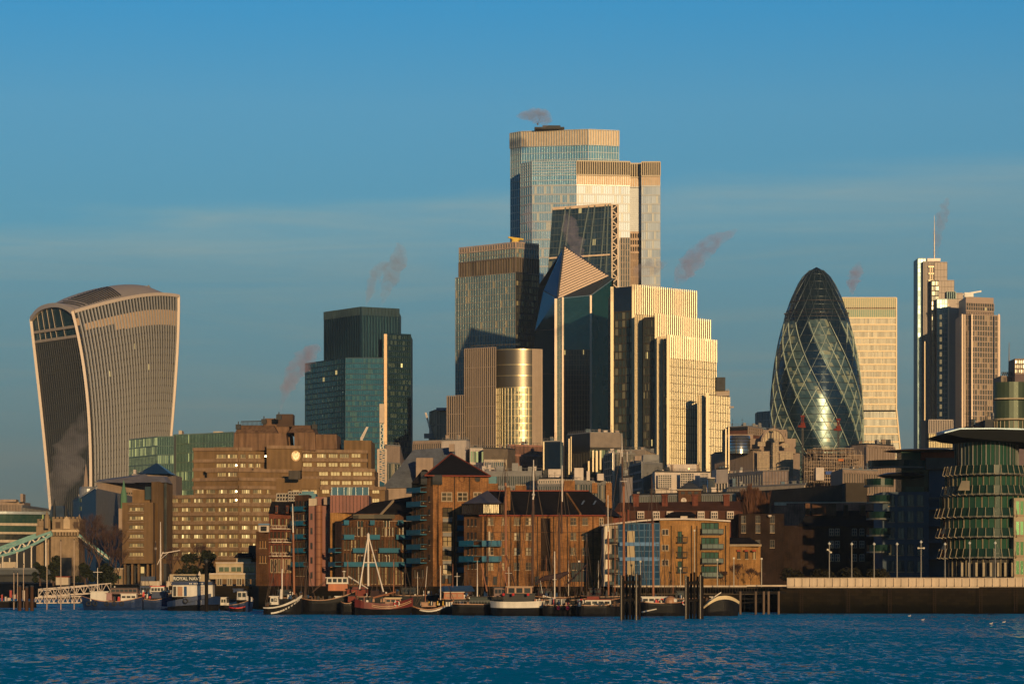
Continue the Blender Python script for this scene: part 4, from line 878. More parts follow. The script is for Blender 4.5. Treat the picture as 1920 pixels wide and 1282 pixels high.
midrise('pink_grid_office','dark glass office with pink horizontal ledges beside the brown box','office block',[(952,833),(1016,835)],1250,0,m_dark,[[gl(0,0,26,14,g_dk,mat('brick_pink',(.3,.15,.11),.7),.25,.3,.7,.5)]])
# dark cube with bright edges
R,C,zt=midrise('navy_cube','dark navy glass cube with bright gold vertical edges, at the foot of the pointed tower','office block',[(1018,826.5),(1051,826)],1215,0,mat('navy_panel',(.008,.02,.04),.25,.4),[[gl(880,0,16,10,g_lit,m_hb,.25,.3,.5,.3)]])
for px in (1019.5,1055): part_slab(R,'edge_fin',m_gcol,px-1.2,828,px+1.2,888,1212,2)
R,C,zt=midrise('ribbed_roof_office','office with a black box and brown ribbed plant room over gold-lit glass','office block',[(1064,814),(1106,810),(1162,811)],1205,1,m_lou,[[gl(848,0,14,8,g_of,m_hb,.25,.25,.6,.3)],[gl(812,838,30,1,m_lou,m_bro,.45,.8,.4,.5,nm='louvre_screen'),gl(842,0,20,14,g_lit,m_hb,.25,.3,.7,.3)]])
for px,y0,y1,w in ((1067,822,890,2.2),(1071,818,885,1.5),(1104,864,888,3),(1112,844,884,3),(1119,845,888,4),(1126,844,880,3)): part_slab(R,'gold_column',m_gcol,px-w/2,y0,px+w/2,y1,1201.5,1.5)
R,C,zt=midrise('framed_glass_office','green glass office in a pale open steel frame, right of the gold-lit glass','office block',[(1134,852),(1150,848),(1190,850)],1120,1,m_grey,[[gl(0,0,5,18,g_of,m_al)],[gl(0,0,14,18,g_of,m_al,.3,.5,.35,.3)]])
for px in (1151,1164,1176): part_slab(R,'frame_post',m_white,px-.7,846,px+.7,915,1113,1)
midrise('vertical_fin_office','low office with vertical bronze fins in front of the terraced tower','office block',[(1162,843),(1209,842.5),(1228,850)],1180,0,m_hb,[[gl(0,0,20,1,g_gold,m_bro,.5,.9,.3,.4)],[gl(0,0,8,1,g_dk,m_bro,.5,.6,.3,.4)]])
R,C,zt=midrise('stepped_grey_office','stepped grey office with roof tanks in front of the terraced tower','office block',[(1182,872),(1205,866),(1240,868)],1060,1,m_grey,[[gl(0,0,8,14,g_of,m_grey,.3,.4,.8,.4)],[gl(0,0,16,2,g_of,m_grey,.3,.4,.8,.4)]]); plant(R,C,zt,[(1190,1202,3.5,2),(1208,1222,2.5,4),(1226,1235,1.6,2),(1182,1186,2,2)],m_rose)
part_slab(R,'roof_deck',m_grey,1206,852,1236,868,1070,10)
# white gridded building
R,C,zt=midrise('white_gridded_building','white building with three square window grids and a taller back block','office block',[(1228,883),(1332,884)],1040,0,m_white,[None])
part_slab(R,'back_block',m_white,1251,870,1306,884,1046,10); 
for x0,x1,y0,y1 in ((1234,1259,890,914),(1276,1301,887,913),(1313,1328,887,914)):
    P=vq((x0,1038),(x1,1038),Z(y1,1038),Z(y0,1038)); wall(R,P,6,6,g_dk,m_white,.2,.3,.2,.25,'window_grid','window_bar')
part_slab(R,'flood_lamp',mat('lamp_gold',(1,.7,.3),.5,emit=(1,.7,.25),es=1.5),1290,877,1293,880,1036,.6)
R,C,zt=midrise('white_lift_block','plain white lift block with a glass corner beside the round glass stair','office block',[(1343,878),(1365,877)],1000,0,m_white,[[gl(905,0,4,8,g_of,m_white,.3,.3,.4,.3)]]); 
R=thing('round_stair','round glass stair tower with a bright vertical glint right of the white gridded building','building',(X(1333,995),995,GZ)); b=MB(); D=995; b.lathe((X(1333,D),D,0),[(1.3,GZ),(1.3,Z(897,D)),(0,Z(896,D))],20); o=weld(b.out('glass_drum',mat('drum_steel',(.35,.38,.32),.25,.8),R)); b=MB(); b.lathe((X(1333,D),D,0),[(1.5,Z(897,D)),(1.5,Z(895,D)),(0,Z(895,D))],16); b.out('cap',m_white,R)
R,C,zt=midrise('metal_clad_shed','long pale metal-clad roof shed with standing seams','building',[(1365,888),(1432,882.5),(1478,881)],1010,1,mat('seam_metal',(.3,.26,.24),.5,.3),[[gl(890,0,14,1,mat('seam_metal',(.3,.26,.24),.5,.3),m_grey,.15,.3,.3,.3,nm='cladding')],[gl(883,0,8,2,mat('seam_metal2',(.42,.33,.28),.5,.2),m_rose,.15,.2,.15,.2,nm='cladding')]])
# rose post-modern block with silver drum and glazed arch
R,C,zt=midrise('arched_window_building','rose stone building with a silver drum and a tall glazed arch','office block',[(1340,848),(1412,843),(1500,848)],1140,1,m_rose,[None,None])
g_ar=glass('gold_pane_glass',(.2,.15,.09),(.34,.25,.14),.5,.12,var=.8,tilt=.03)
part_slab(R,'upper_wall',m_rose,1361,814,1412,850,1146,16)
part_slab(R,'upper_wall',m_rose,1406,822,1492,850,1144,18)
def gridwin(R,x0,y0,x1,y1,D,n,k,g,bm,nm='window_grid'): wall(R,vq((x0,D),(x1,D),Z(y1,D),Z(y0,D)),n,k,g,bm,.14,.25,.16,.2,nm)
gridwin(R,1420,846,1443,896,1137,9,16,g_ar,m_rose); gridwin(R,1462,846,1487,896,1137,9,16,g_ar,m_rose); gridwin(R,1421,828,1435,836,1137,5,2,g_ar,m_rose); gridwin(R,1467,831,1481,839,1137,5,2,g_ar,m_rose); gridwin(R,1446,825,1460,905,1136,5,22,g_ar,m_rose)
b=MB(); D=1138; n=14; c=(X(1450,D),Z(828,D)); r=20*D/F
b.quad([(c[0]+r*cos(pi*k/n),D-1,c[1]+r*sin(pi*k/n)*1.05) for k in range(n+1)][::-1]); b.out('arch_window',g_ar,R)
b=MB()
for k in range(n): 
    p=lambda t,q:(c[0]+(r+.4)*cos(t),q,c[1]+(r+.4)*sin(t)*1.05)
    t0,t1=pi*k/n,pi*(k+1)/n; b.bar(p(t0,D-1.2),p(t1,D-1.2),.8); b.quad([p(t0,D),p(t1,D),p(t1,D+18),p(t0,D+18)])
for k in range(-3,4): b.bar((c[0]+k*1.1,D-1.2,c[1]),(c[0]+k*1.1,D-1.2,c[1]+sqrt(max(.1,r*r-(k*1.1)**2))),.25)
b.out('arch_roof',m_rose,R)
b=MB(); D=1140; cx=X(1387,D); r=20*D/F*.98; b.lathe((cx,D,0),[(r,Z(850,D)),(r,Z(818,D)),(r*.9,Z(816.5,D)),(0,Z(816,D))],28); o=weld(b.out('silver_drum',mat('silver_panel',(.42,.40,.33),.22,.9,var=.05),R)); b=MB()
for y in (823,829,835,841,847):
    for k in range(20):
        t0,t1=-pi/2+pi*k/20,-pi/2+pi*(k+1)/20; b.bar((cx+(r+.05)*sin(t0),D-(r+.05)*cos(t0),Z(y,D)),(cx+(r+.05)*sin(t1),D-(r+.05)*cos(t1),Z(y,D)),.12,.25)
b.out('drum_joint',m_dark,o)
part_slab(R,'glass_pillar',m_gcol,1360,803,1362.5,905,1132,1.5); part_slab(R,'glass_pillar',m_gcol,1365.5,800,1368,905,1132,1.5)
R2,C,zt=midrise('brick_parapet_building','dark red brick building with small lit gables behind the silver drum','building',[(1364,800),(1402,798),(1430,802)],1260,0,mat('deep_red_brick',(.16,.07,.045),.9),[[gl(801,806,10,1,m_rose,m_dark,.6,.4,.3,.3,nm='gable_row')],[gl(803,815,8,2,g_dk,m_rose,.6,.4,.5,.3)]])
midrise('brick_parapet_building','long low red brick building running behind the glazed arch to the bullet tower','building',[(1405,807),(1475,806)],1290,0,mat('deep_red_brick',(.16,.07,.045),.9),[[gl(809,0,18,6,g_dk,m_rose,.7,.4,1.6,.3)]])
midrise('teal_slab','small distant teal glass block left of the bullet tower','office block',[(1420,772),(1444,770)],2300,0,m_dark,[[gl(0,0,8,20,g_teal,mat('teal_bar',(.16,.24,.24),.4,.3))]]); 
# building site
R=thing('building_site','half-built concrete frame wrapped in scaffolding below the bullet tower','construction site',(X(1570,1090),1090,GZ)); D=1090
m_conc=mat('raw_concrete',(.20,.14,.10),.9,var=.3,streak=.2); m_sc=mat('scaffold_tube',(.3,.22,.16),.6,.3)
for x0,x1,yt,yb,d0 in ((1513,1600,842,856,10),(1540,1612,860,880,4),(1545,1618,882,905,0),(1508,1545,868,900,8)):
    rows=max(2,int((yb-yt)/7))
    for j in range(rows+1): part_slab(R,'floor_slab',m_conc,x0,yt+j*7,x1,yt+j*7+1.4,D+d0,16)
    b=MB(); n=int((x1-x0)/6)
    for k in range(n+1): pxslab(b,x0+(x1-x0-1)*k/n,yt,x0+(x1-x0-1)*k/n+1,yb+30,D+d0+.3,.6)
    b.out('column_row',m_conc,R)
part_slab(R,'core_wall',m_conc,1508,852,1620,960,D+20,6)
b=MB(); random.seed(5)
for k in range(34): x=1508+k*3.35; y0=838+random.random()*26; b.bar(pt(x,y0,D-3),pt(x,905,D-3),.14)
for j in range(11):
    y=840+j*6.2; x0=1508+random.random()*30; b.bar(pt(x0,y,D-3.1),pt(x0+50+random.random()*40,y,D-3.1),.14)
for k in range(26): x=1508+random.random()*105; y=842+random.random()*50; b.bar(pt(x,y,D-3.2),pt(x+4,y+6,D-3.2),.1)
b.out('scaffold',m_sc,R)
part_slab(R,'site_cabin',m_white,1530,876,1545,900,D-6,5); part_slab(R,'sheeting',mat('blue_sheet',(.05,.09,.25),.7),1548,883,1560,889,D-4,.5); part_slab(R,'sheeting',mat('orange_sheet',(.5,.16,.05),.7),1572,860,1582,864,D-4,.5)
for (x,yt,lab) in ((1505,780,'red and dark tower crane at the left of the building site'),(1572,786,'red and dark tower crane at the right of the building site')):
    K=thing('tower_crane',lab,'crane',(X(x,1100),1100,GZ),'tower cranes over the building site'); D=1100; b=MB()
    for dx in (-1.2,1.2): b.bar((X(x+dx,D),D,GZ),pt(x+dx,yt+22,D),.3)
    for k in range(20): b.bar(pt(x-1.2+(k%2)*2.4,yt+22+k*5,D),pt(x-1.2+((k+1)%2)*2.4,yt+27+k*5,D),.22)
    b.out('mast',m_dark,K); red=mat('crane_red',(.3,.035,.02),.6)
    b=MB(); b.box(pt(x,yt+17,D),(1.6,1.6,1.8)); b.box(pt(x-2,yt+19,D),(2.6,1.4,.8)); b.bar(pt(x-7,yt+20,D),pt(x+6,yt+20,D),.4); b.out('cab',mat('crane_rust',(.16,.03,.02),.8),K); b=MB()
    for dx in (-1.8,1.8): b.bar(pt(x+dx,yt+15,D),pt(x+dx,yt,D),.22)
    for k in range(4): b.bar(pt(x-1.8+(k%2)*3.6,yt+k*4,D),pt(x-1.8+((k+1)%2)*3.6,yt+4+k*4,D),.2)
    b.bar(pt(x-4,yt,D),pt(x+4,yt,D),.6); b.out('jib',mat('crane_rust',(.16,.03,.02),.8),K)
midrise('rib_fronted_block','rose block with dark vertical slots below the pale banded tower','office block',[(1597,833),(1625,831),(1675,834)],1170,1,m_rose,[None,[gl(838,0,10,1,m_lou,m_rose,1.2,.6,1,.6)]])
midrise('roof_edge_building','pale building with a white striped roof unit behind the dark brown hall','building',[(1580,878),(1645,881)],960,0,m_rose,[[gl(886,0,14,5,g_of,m_rose,.5,.4,.8,.4)]])
# filler roofs in front
R,C,zt=midrise('low_grey_office','low grey office with strip windows behind the pyramid-roofed warehouse','office block',[(900,884),(1016,883)],1000,0,m_grey,[[gl(890,0,34,9,g_of,m_grey,.25,.3,.9,.4)]]); plant(R,C,zt,[(930,946,2,3),(960,972,3,3),(990,1006,1.8,3)])
R,C,zt=midrise('white_terrace_office','low white office with roof boxes behind the long brick warehouse, left part','office block',[(1010,896),(1078,895)],960,0,m_white,[[gl(900,906,16,1,g_lit,m_white,.4,.3,.3,.3),gl(909,0,16,6,g_of,m_grey,.4,.3,.9,.3)]]); plant(R,C,zt,[(1028,1052,3,3)],m_white)
R,C,zt=midrise('white_terrace_office','low grey and white office with square roof blocks behind the long brick warehouse, right part','office block',[(1076,900),(1136,902)],940,0,m_grey,[[gl(906,0,12,6,g_of,m_grey,.4,.3,.9,.3)]]); plant(R,C,zt,[(1077,1094,4,3),(1100,1106,3,3),(1120,1132,2.2,3)],m_white)
R,C,zt=midrise('pale_wall_block','pale blank-walled block with a glass corner between warehouse chimneys and terrace','building',[(1166,893),(1186,892)],930,0,m_white,[None]); plant(R,C,zt,[(1168,1174,2,3)],m_grey)
midrise('teal_window_row','low teal-windowed building behind the row of chimneys','building',[(1186,926),(1386,922)],860,0,m_grey,[[gl(928,0,60,3,glass('teal_row_glass',(.02,.06,.06),(.05,.11,.1),.15,.4),m_al,.25,.3,.5,.3)]])
R,C,zt=midrise('pale_wall_block','long low pale block with roof units in front of the metal-clad shed','building',[(1365,913),(1510,906)],900,0,m_cream,[[gl(917,0,30,4,g_of,m_cream,.5,.3,1.2,.3)]])
# rose steel and lattice mast by the navy tower
R,C,zt=midrise('rose_plant_tower','rose panelled plant tower beside a white lattice mast, right of the brown hotel','building',[(722,833),(750,835),(756,860)],1160,0,m_rose,[[gl(868,0,5,6,g_of,m_al,.3,.3,.6,.3)],None])
K=thing('lattice_mast','tall white lattice hoist mast beside the rose panelled plant tower','mast',(X(716,1150),1150,GZ)); D=1150; b=MB()
for x in (709.5,723.5): b.bar((X(x,D),D,GZ),pt(x,842,D),.9)
for k in range(9): b.bar(pt(709.5+(k%2)*14,842+k*7,D),pt(709.5+((k+1)%2)*14,849+k*7,D),.5); b.bar(pt(709.5,842+k*7,D),pt(723.5,842+k*7,D),.5)
b.out('lower_lattice',mat('hoist_white',(.36,.27,.2),.5,.2),K); b=MB()
for x in (713,719): b.bar(pt(x,842,D),pt(x,757,D),.3)
for k in range(14): b.bar(pt(713+(k%2)*6,757+k*6,D),pt(713+((k+1)%2)*6,763+k*6,D),.25)
b.out('upper_lattice',m_al,K); b=MB()
pxslab(b,711.5,757,720.5,793,D-1.5,1); b.out('jib_pack',mat('hoist_white',(.36,.27,.2),.5,.2),K)
K=thing('luffing_jib','short white crane jib tilted above the right end of the brown hotel','crane',(X(680,1000),1000,GZ)); b=MB(); D=1000
for dx in (0,4): b.bar(pt(676+dx,822,D),pt(688+dx*.5,800,D),.35)
for k in range(6): b.bar(pt(676+k*2.1,822-k*3.7,D),pt(680+k*1.7,818-k*3.5,D),.25)
b.bar((X(678,D),D,GZ),pt(678,820,D),.8); b.out('jib',m_white,K)
# big slate roof
R=thing('slate_roofed_hall','old hall with a huge steep slate roof behind the warehouses','building',(X(785,960),960,GZ)); D=960
b=MB(); b.prism([(X(722,D),D),(X(855,D),D),(X(855,D),D+34),(X(722,D),D+34)],GZ,Z(912,D)); b.out('wall',m_rose,R)
b=MB(); b.quad([pt(716,915,D-1),pt(858,912,D-1),pt(852,838,D+17),pt(775,843,D+17)],0); b.quad([pt(716,915,D-1),pt(775,843,D+17),(X(716,D),D+36,Z(915,D))]); b.quad([pt(858,912,D-1),(X(858,D),D+36,Z(912,D)),pt(852,838,D+17)]); b.quad([(X(716,D),D+36,Z(915,D)),pt(775,843,D+17),pt(852,838,D+17),(X(858,D),D+36,Z(912,D))]); b.out('roof',mat('pale_slate',(.14,.15,.17),.6,var=.3,streak=.2),R)
part_slab(R,'chimney_stack',m_rose,780,858,812,880,D-3,8); part_slab(R,'gable',m_rose,780,880,806,912,D-4,9); part_slab(R,'chimney_stack',m_rose,842,832,852,846,D+6,5)
midrise('distant_stack_tower','dark stacked tower with a railed roof at the right edge of the picture','office block',[(1903,672),(1925,672)],1700,0,mat('maroon_metal',(.09,.05,.05),.6),[[gl(674,700,6,3,g_dk,m_rose,.5,.4,.8,.4)]])
R,C,zt=midrise('distant_stack_tower','lower dark tower with a lattice roof and thin mast at the right edge','office block',[(1877,704),(1903,705)],1710,0,mat('maroon_metal',(.09,.05,.05),.6),[[gl(706,0,8,20,g_of,m_rose,.5,.4,.8,.4)]])
b=MB(); b.tube(pt(1892,704,1712),pt(1892,642,1712),.5,.15); b.out('mast',m_grey,R); b=MB()
for k in range(7): b.bar(pt(1878+k*3.5,698,1711),pt(1880+k*3.5,704,1711),.4); b.bar(pt(1881.5+k*3.5,698,1711),pt(1880+k*3.5,704,1711),.4)
b.bar(pt(1878,698,1711),pt(1903,698,1711),.4); b.out('roof_truss',m_dark,R)
# ---------------------------------------------------------------- brown stepped hotel
def window(R,f,px0,py0,px1,py1,g,fm,mull=1,fr=.12,sill=True,nm='window',rail=0):
    u0,u1,z0,z1=f.rect(px0,py0,px1,py1); b=MB(); ro=(random.randint(0,4000),random.randint(0,4000)); n=mull+1
    b.quad([f.w(u0,z0,.03),f.w(u1,z0,.03),f.w(u1,z1,.03),f.w(u0,z1,.03)],1,[ro,(ro[0]+n,ro[1]),(ro[0]+n,ro[1]+1),(ro[0],ro[1]+1)])
    for k in range(n+1): c=u0+(u1-u0)*k/n; f.slab(b,c-fr/2,c+fr/2,z0,z1,.0,.09)
    f.slab(b,u0-fr/2,u1+fr/2,z1-fr/2,z1+fr/2,0,.1)
    f.slab(b,u0-fr,u1+fr,z0-fr*(1.6 if sill else .5),z0,0,.22 if sill else .1,2 if sill else 0)
    if rail: f.slab(b,u0,u1,z0+(z1-z0)*rail-fr/2,z0+(z1-z0)*rail+fr/2,0,.085)
    return b.out(nm,[fm,g,mat('window_sill',(.33,.24,.15),.85)],R)
g_ho=glass('hotel_window',(.10,.09,.05),(.5,.42,.22),.25,.15,var=1.2,tilt=.03,blind=.4,blindc=(.5,.4,.2),lit=.32,litc=(1,.70,.28),les=.55)  # hotel pane glow stands for sun on cream blinds as well as lit rooms
g_hl=glass('hotel_glow_window',(.3,.24,.14),(.55,.42,.22),.25,.2,var=1.0,tilt=.03,lit=.6,litc=(1,.75,.3),les=1.3)
m_hf=mat('hotel_frame',(.12,.085,.055),.7); m_led=mat('concrete_ledge',(.26,.165,.10),.9,var=.25,sc=.15,streak=.3)
R=thing('stepped_hotel','huge stepped brown concrete hotel with rows of small lit windows, left of centre','hotel',(X(450,890),890,GZ))
def hblock(C,yt,ledge_rows=(),cm=m_brn,dep=26,nm='wall'):
    zt=Z(yt,C[0][1]); core(R,C,dep,GZ,zt,cm,nm,m_roof)
    for y in ledge_rows:
        b=MB()
        for c0,c1 in zip(C,C[1:]): f=Face(*c0,*c1); z=f.at((c0[0]+c1[0])/2,y)[1]; f.slab(b,-.1,f.L+.1,z-.5,z+.5,0,.7)
        b.out('ledge',m_led,R)
    return zt
low=[(313,903),(447,892),(548,904)]
hblock(low,929,[930.5,946.5,963.5,980,997,1013.5,1030,1046.5])
mid=[(363,914),(447,908),(560,916)]; hblock(mid,897,[898.5,914])
m2=[(388,918),(447,914),(545,920)]; hblock(m2,881,[882])
up=[(363,924),(447,921),(505,925)]; hblock(up,840,[842,863.5,880])
cen=[(500,919),(566,921)]; hblock(cen,836,[838])
rgt=[(566,923),(688,929)]; hblock(rgt,844,[846,862.5,879]); rg2=[(566,916),(702,922)]; hblock(rg2,879,[881,896,912.5])
hblock([(645,935),(696,937)],825); hblock([(600,910),(722,915)],913,[915])
hblock([(505,912),(600,914)],897); hblock([(545,908),(640,912)],915)
nwin=0
def wrow(f,y,xs,w,h=6.6,g=g_ho,p=.0):
    global nwin
    for x in xs:
        nwin+=1
        if nwin<=96: window(R,f,x,y-h/2,x+w,y+h/2,g_hl if random.random()<p else g,m_hf,3,.14)
        else:
            u0,u1,z0,z1=f.rect(x,y-h/2,x+w,y+h/2); b_rest.append((f,u0,u1,z0,z1))
b_rest=[]
fl,fr_=Face(*low[0],*low[1]),Face(*low[1],*low[2])
for j,y in enumerate((938,955,972,988.5,1005,1021.5,1038)):
    wrow(fl,y,(318,341,364,387,410,430),16,p=.25)
    wrow(fr_,y,(453,474,494,515) if j<5 else (453,474),15,p=.3)
fl,fr_=Face(*mid[0],*mid[1]),Face(*mid[1],*mid[2])
wrow(fl,921,(366,387,410,430),16,p=.3); wrow(fr_,921,(453,475,500,520),15,p=.3)
fl,fr_=Face(*m2[0],*m2[1]),Face(*m2[1],*m2[2]); wrow(fl,904,(390,409,428),16,p=.6); wrow(fr_,904,(454,474,488),13,p=.7); wrow(fl,889,(408,428),16,p=.5)
fl,fr_=Face(*up[0],*up[1]),Face(*up[1],*up[2])
for y in (855,872): wrow(fl,y,(406,427),18,p=.4); wrow(fr_,y,(451,466,479),9,p=.1)
f=Face(*rgt[0],*rgt[1])
for y in (854,871): wrow(f,y,(568,594,616,637,659),17,p=.05)
f=Face(*rg2[0],*rg2[1])
for y in (888,905): wrow(f,y,(598,620,641,662,681),17,p=.05)
f=Face(600,910,722,915)
for y in (921,938): wrow(f,y,(604,622,641,660,679,698),13,p=.02)
f=Face(545,908,640,912)
for y in (922,939,956): wrow(f,y,(549,566,582),12,p=.2)
if b_rest:
    b=MB()
    for (f,u0,u1,z0,z1) in b_rest:
        for k in range(3): b.quad([f.w(u0+(u1-u0)*(k+.08)/3,z0,.03),f.w(u0+(u1-u0)*(k+.92)/3,z0,.03),f.w(u0+(u1-u0)*(k+.92)/3,z1,.03),f.w(u0+(u1-u0)*(k+.08)/3,z1,.03)],0,[(random.randint(0,999),k),(0,k),(0,k),(0,k)])
    b.out('small_window',g_ho,R,kind='stuff')
def frustum(R,nm,m,px0,px1,y0,px2,px3,y1,D,dep,ins=3):
    b=MB(); A=[pt(px0,y0,D),pt(px1,y0,D),(X(px1,D),D+dep,Z(y0,D)),(X(px0,D),D+dep,Z(y0,D))]; B_=[pt(px2,y1,D+ins),pt(px3,y1,D+ins),(X(px3,D),D+dep-ins,Z(y1,D+ins)),(X(px2,D),D+dep-ins,Z(y1,D+ins))]
    b.hexa(A+B_); return b.out(nm,m,R)
m_brr=mat('ribbed_concrete',(.21,.12,.07),.9,var=.2,streak=.45)
D=922
frustum(R,'penthouse',m_brr,437,540,844,440,536,812,D,30,.5); frustum(R,'penthouse_roof',m_brr,440,520,812,448,512,797,D+.5,28,4)
frustum(R,'penthouse',m_brr,552,592,844,552,590,811,D,30,.5); frustum(R,'penthouse_roof',m_brr,540,590,811,550,583,797,D+.5,28,4)
frustum(R,'penthouse',m_brr,590,632,842,592,631,814,D+3,24,.5)
frustum(R,'penthouse',m_brr,480,545,840,497,540,784,D+8,16,3); frustum(R,'chimney_block',mat('dark_brick_box',(.08,.05,.035),.9),519,549,800,519,549,776,D+10,8,0)
frustum(R,'penthouse',m_brn,395,437,845,402,437,838,D,20,.5)
for x,y in ((447,790),(495,780),(590,790),(523,772)):
    b=MB(); b.bar(pt(x,y+12,D+2),pt(x,y,D+2),.3); b.box(pt(x,y+10,D+2),(1.6,1.6,1.5)); b.out('roof_mast',m_dark,R)
b=MB()
for k in range(20): b.bar(pt(452+k*2.4,797,D+4),pt(452+k*2.4,790,D+4),.15)
b.bar(pt(452,790,D+4),pt(500,789,D+4),.25); b.out('roof_railing',m_dark,R)
part_slab(R,'stair_recess',m_dark,652,848,665,868,933,.6); part_slab(R,'grey_annex',mat('grey_ribbed',(.09,.075,.06),.8,streak=.4),541,882,563,898,905,3)
# round emblem with crossed strokes
f=Face(*cen[0],*cen[1]); u,z=f.at(554.5,854.5); b=MB(); r=1.45
b.quad([f.w(u+r*cos(2*pi*k/24),z+r*1.12*sin(2*pi*k/24),.12) for k in range(24)]); o=b.out('emblem',mat('emblem_gold',(.45,.28,.12),.6,emit=(1,.5,.2),es=.12),R)
b=MB(); q=lambda a,c:f.w(u+a*r,z+c*r*1.12,.2)
for (a,c,d,e_) in ((-.7,.6,-.3,-.6),(-.3,-.6,.05,.55),(.05,.55,.35,-.6),(.35,-.6,.7,.6),(-.4,.75,-.05,-.75),(.4,.75,.05,-.75),(-.8,.25,-.45,-.5),(.8,.25,.45,-.5)): b.bar(q(a,c),q(d,e_),.26,.1)
b.out('emblem_stroke',mat('emblem_pale',(.8,.6,.35),.6,emit=(1,.7,.35),es=.5),o)
for (x,y) in ((498,855),(443,872),(443,921),(443,937)):
    b=MB(); b.lathe((X(x,888),888 if x!=342 else 902,Z(y,888)-.5),[(0,.2),(.27,.35),(.27,.65),(0,.85)],8); b.out('wall_lamp',mat('lamp_glow',(1,.7,.3),.5,emit=(1,.66,.3),es=14),R)
# left wing tower of the hotel
R=thing('hotel_wing','narrow brown concrete wing with one column of windows, left of the main hotel','hotel',(X(265,860),860,GZ))
f=Face(229,862,287,858); C=[(229,862),(287,858)]; zt=Z(942,862); core(R,C,18,GZ+6,zt,m_brn,mt=m_roof)
core(R,[(284,864),(296,862),(312,868)],16,GZ,Z(903,864),m_brn,'stair_wall',m_roof); core(R,[(248,868),(290,868)],10,GZ,Z(918,868),m_brn,'upper_wall',m_roof)
frustum(R,'sloped_roof',mat('zinc_roof',(.2,.18,.18),.6,.1),248,312,904,262,306,892,864,16,5)
part_slab(R,'upper_window',g_of,272,912,288,936,866.5,.5); part_slab(R,'glass_slot',g_dk,308,905,312.5,1045,864,.5)
for y in (954,970.5,987.5,1004.5,1021.5,1038.5): window(R,f,243,y-3,269,y+3,g_ho,m_hf,4,.16)
for y in (945,962,979,996,1013,1030,1047):
    b=MB(); u0,u1,z0,z1=f.rect(240,y-1.2,271,y+1.2); f.slab(b,u0,u1,z0,z1,0,.35); b.out('ledge',m_led,R)
for x in (232,246,258,275,284): part_slab(R,'pillar',m_brn,x,1057,x+3.5,1096,861,3)
part_slab(R,'ground_floor',m_dark,230,1056,312,1096,866,14); part_slab(R,'entrance_window',g_ho,256,1062,270,1074,864.5,.6)
# ---------------------------------------------------------------- bridge approach
m_bs=mat('bridge_stone',(.30,.21,.13),.9,var=.3,streak=.3,bump=.4); m_chain=mat('chain_blue',(.13,.27,.24),.45); m_chw=mat('chain_white',(.6,.5,.38),.5)
D=900; R=thing('bridge_gatehouse','battlemented stone gatehouse of the bridge with blue suspension chains either side','bridge',(X(120,D),D,GZ))
part_slab(R,'tower',m_bs,95,992,148,1092,D,12); part_slab(R,'parapet_stage',m_bs,98,972,149,993,D-.6,13); part_slab(R,'side_turret',m_bs,68,985,94,1092,D+6,10); part_slab(R,'turret_stage',m_bs,70,976,94,986,D+5.5,11)
for k in range(9): part_slab(R,'corbel',m_bs,99+k*5.6,993,102.5+k*5.6,1004,D-1.6,1.2)
part_slab(R,'string_course',mat('pale_ashlar',(.48,.35,.22),.85),97,993,149,997,D-2,1.5)
for k in range(7): part_slab(R,'battlement',m_bs,98+k*7.4,968.5,102.5+k*7.4,972.2,D-.6,2)
for k in range(4): part_slab(R,'battlement',m_bs,70+k*6.6,972.5,74+k*6.6,976.2,D+5.5,2)
for x in (104,138): part_slab(R,'panel_recess',mat('dark_recess',(.09,.06,.04),.9),x,978,x+9,990,D-.8,.3)
part_slab(R,'shield_panel',mat('pale_ashlar',(.48,.35,.22),.85),119,974,131,991,D-1,.5)
b=MB(); b.quad([pt(119,974,D-1),pt(131,974,D-1),pt(125,967,D-1)]); b.quad([pt(119,974,D+.5),pt(125,967,D+.5),pt(131,974,D+.5)]); b.quad([pt(119,974,D-1),pt(125,967,D-1),pt(125,967,D+.5),pt(119,974,D+.5)]); b.out('pediment',mat('pale_ashlar',(.48,.35,.22),.85),R)
for x,yt in ((86,962),(147,968)):
    b=MB(); b.lathe((X(x,D),D+2,0),[(.75,Z(990,D)),(.75,Z(yt+6,D)),(.2,Z(yt-2,D)),(0,Z(yt-6,D))],8); b.out('pinnacle',m_bs,R)
part_slab(R,'archway',m_dark,107,1045,134,1092,D-.5,.5)
frustum(R,'slate_roof',mat('slate_blue',(.04,.06,.09),.6),92,124,969,96,118,948,D+6,10,3); 
for x in (96,118):
    b=MB(); b.lathe((X(x,D),D+6,0),[(.5,Z(968,D)),(.35,Z(945,D)),(0,Z(932,D))],6); b.out('roof_finial',m_dark,R)
# left suspension chains (two trusses), right stay chains
for off,sh in ((0,0),(14,-14)):
    b=MB(); wht=MB(); Dd=D+off*.6; n=14; up_,lo=[],[]
    for k in range(n+1):
        t=k/n; x=104-126*t+sh; ys=996+46*t**1.1; sag=2.5+10*sin(pi*min(1,t*.95)); up_.append(pt(x,ys-1,Dd)); lo.append(pt(x,ys+sag,Dd))
    for k in range(n): b.bar(up_[k],up_[k+1],.75,.75); b.bar(lo[k],lo[k+1],.75,.75); (wht).bar(up_[k] if k%2 else lo[k],lo[k+1] if k%2 else up_[k+1],.45,.4)
    b.out('suspension_chain',m_chain,R); wht.out('chain_lattice',m_chw,R)
    for k in range(2,n,3): b=MB(); b.bar(lo[k],(lo[k][0],lo[k][1],Z(1065,Dd)),.35); b.lathe((lo[k][0],lo[k][1],lo[k][2]-1.1),[(0,0),(.6,1)],6); b.out('hanger',m_chw,R)
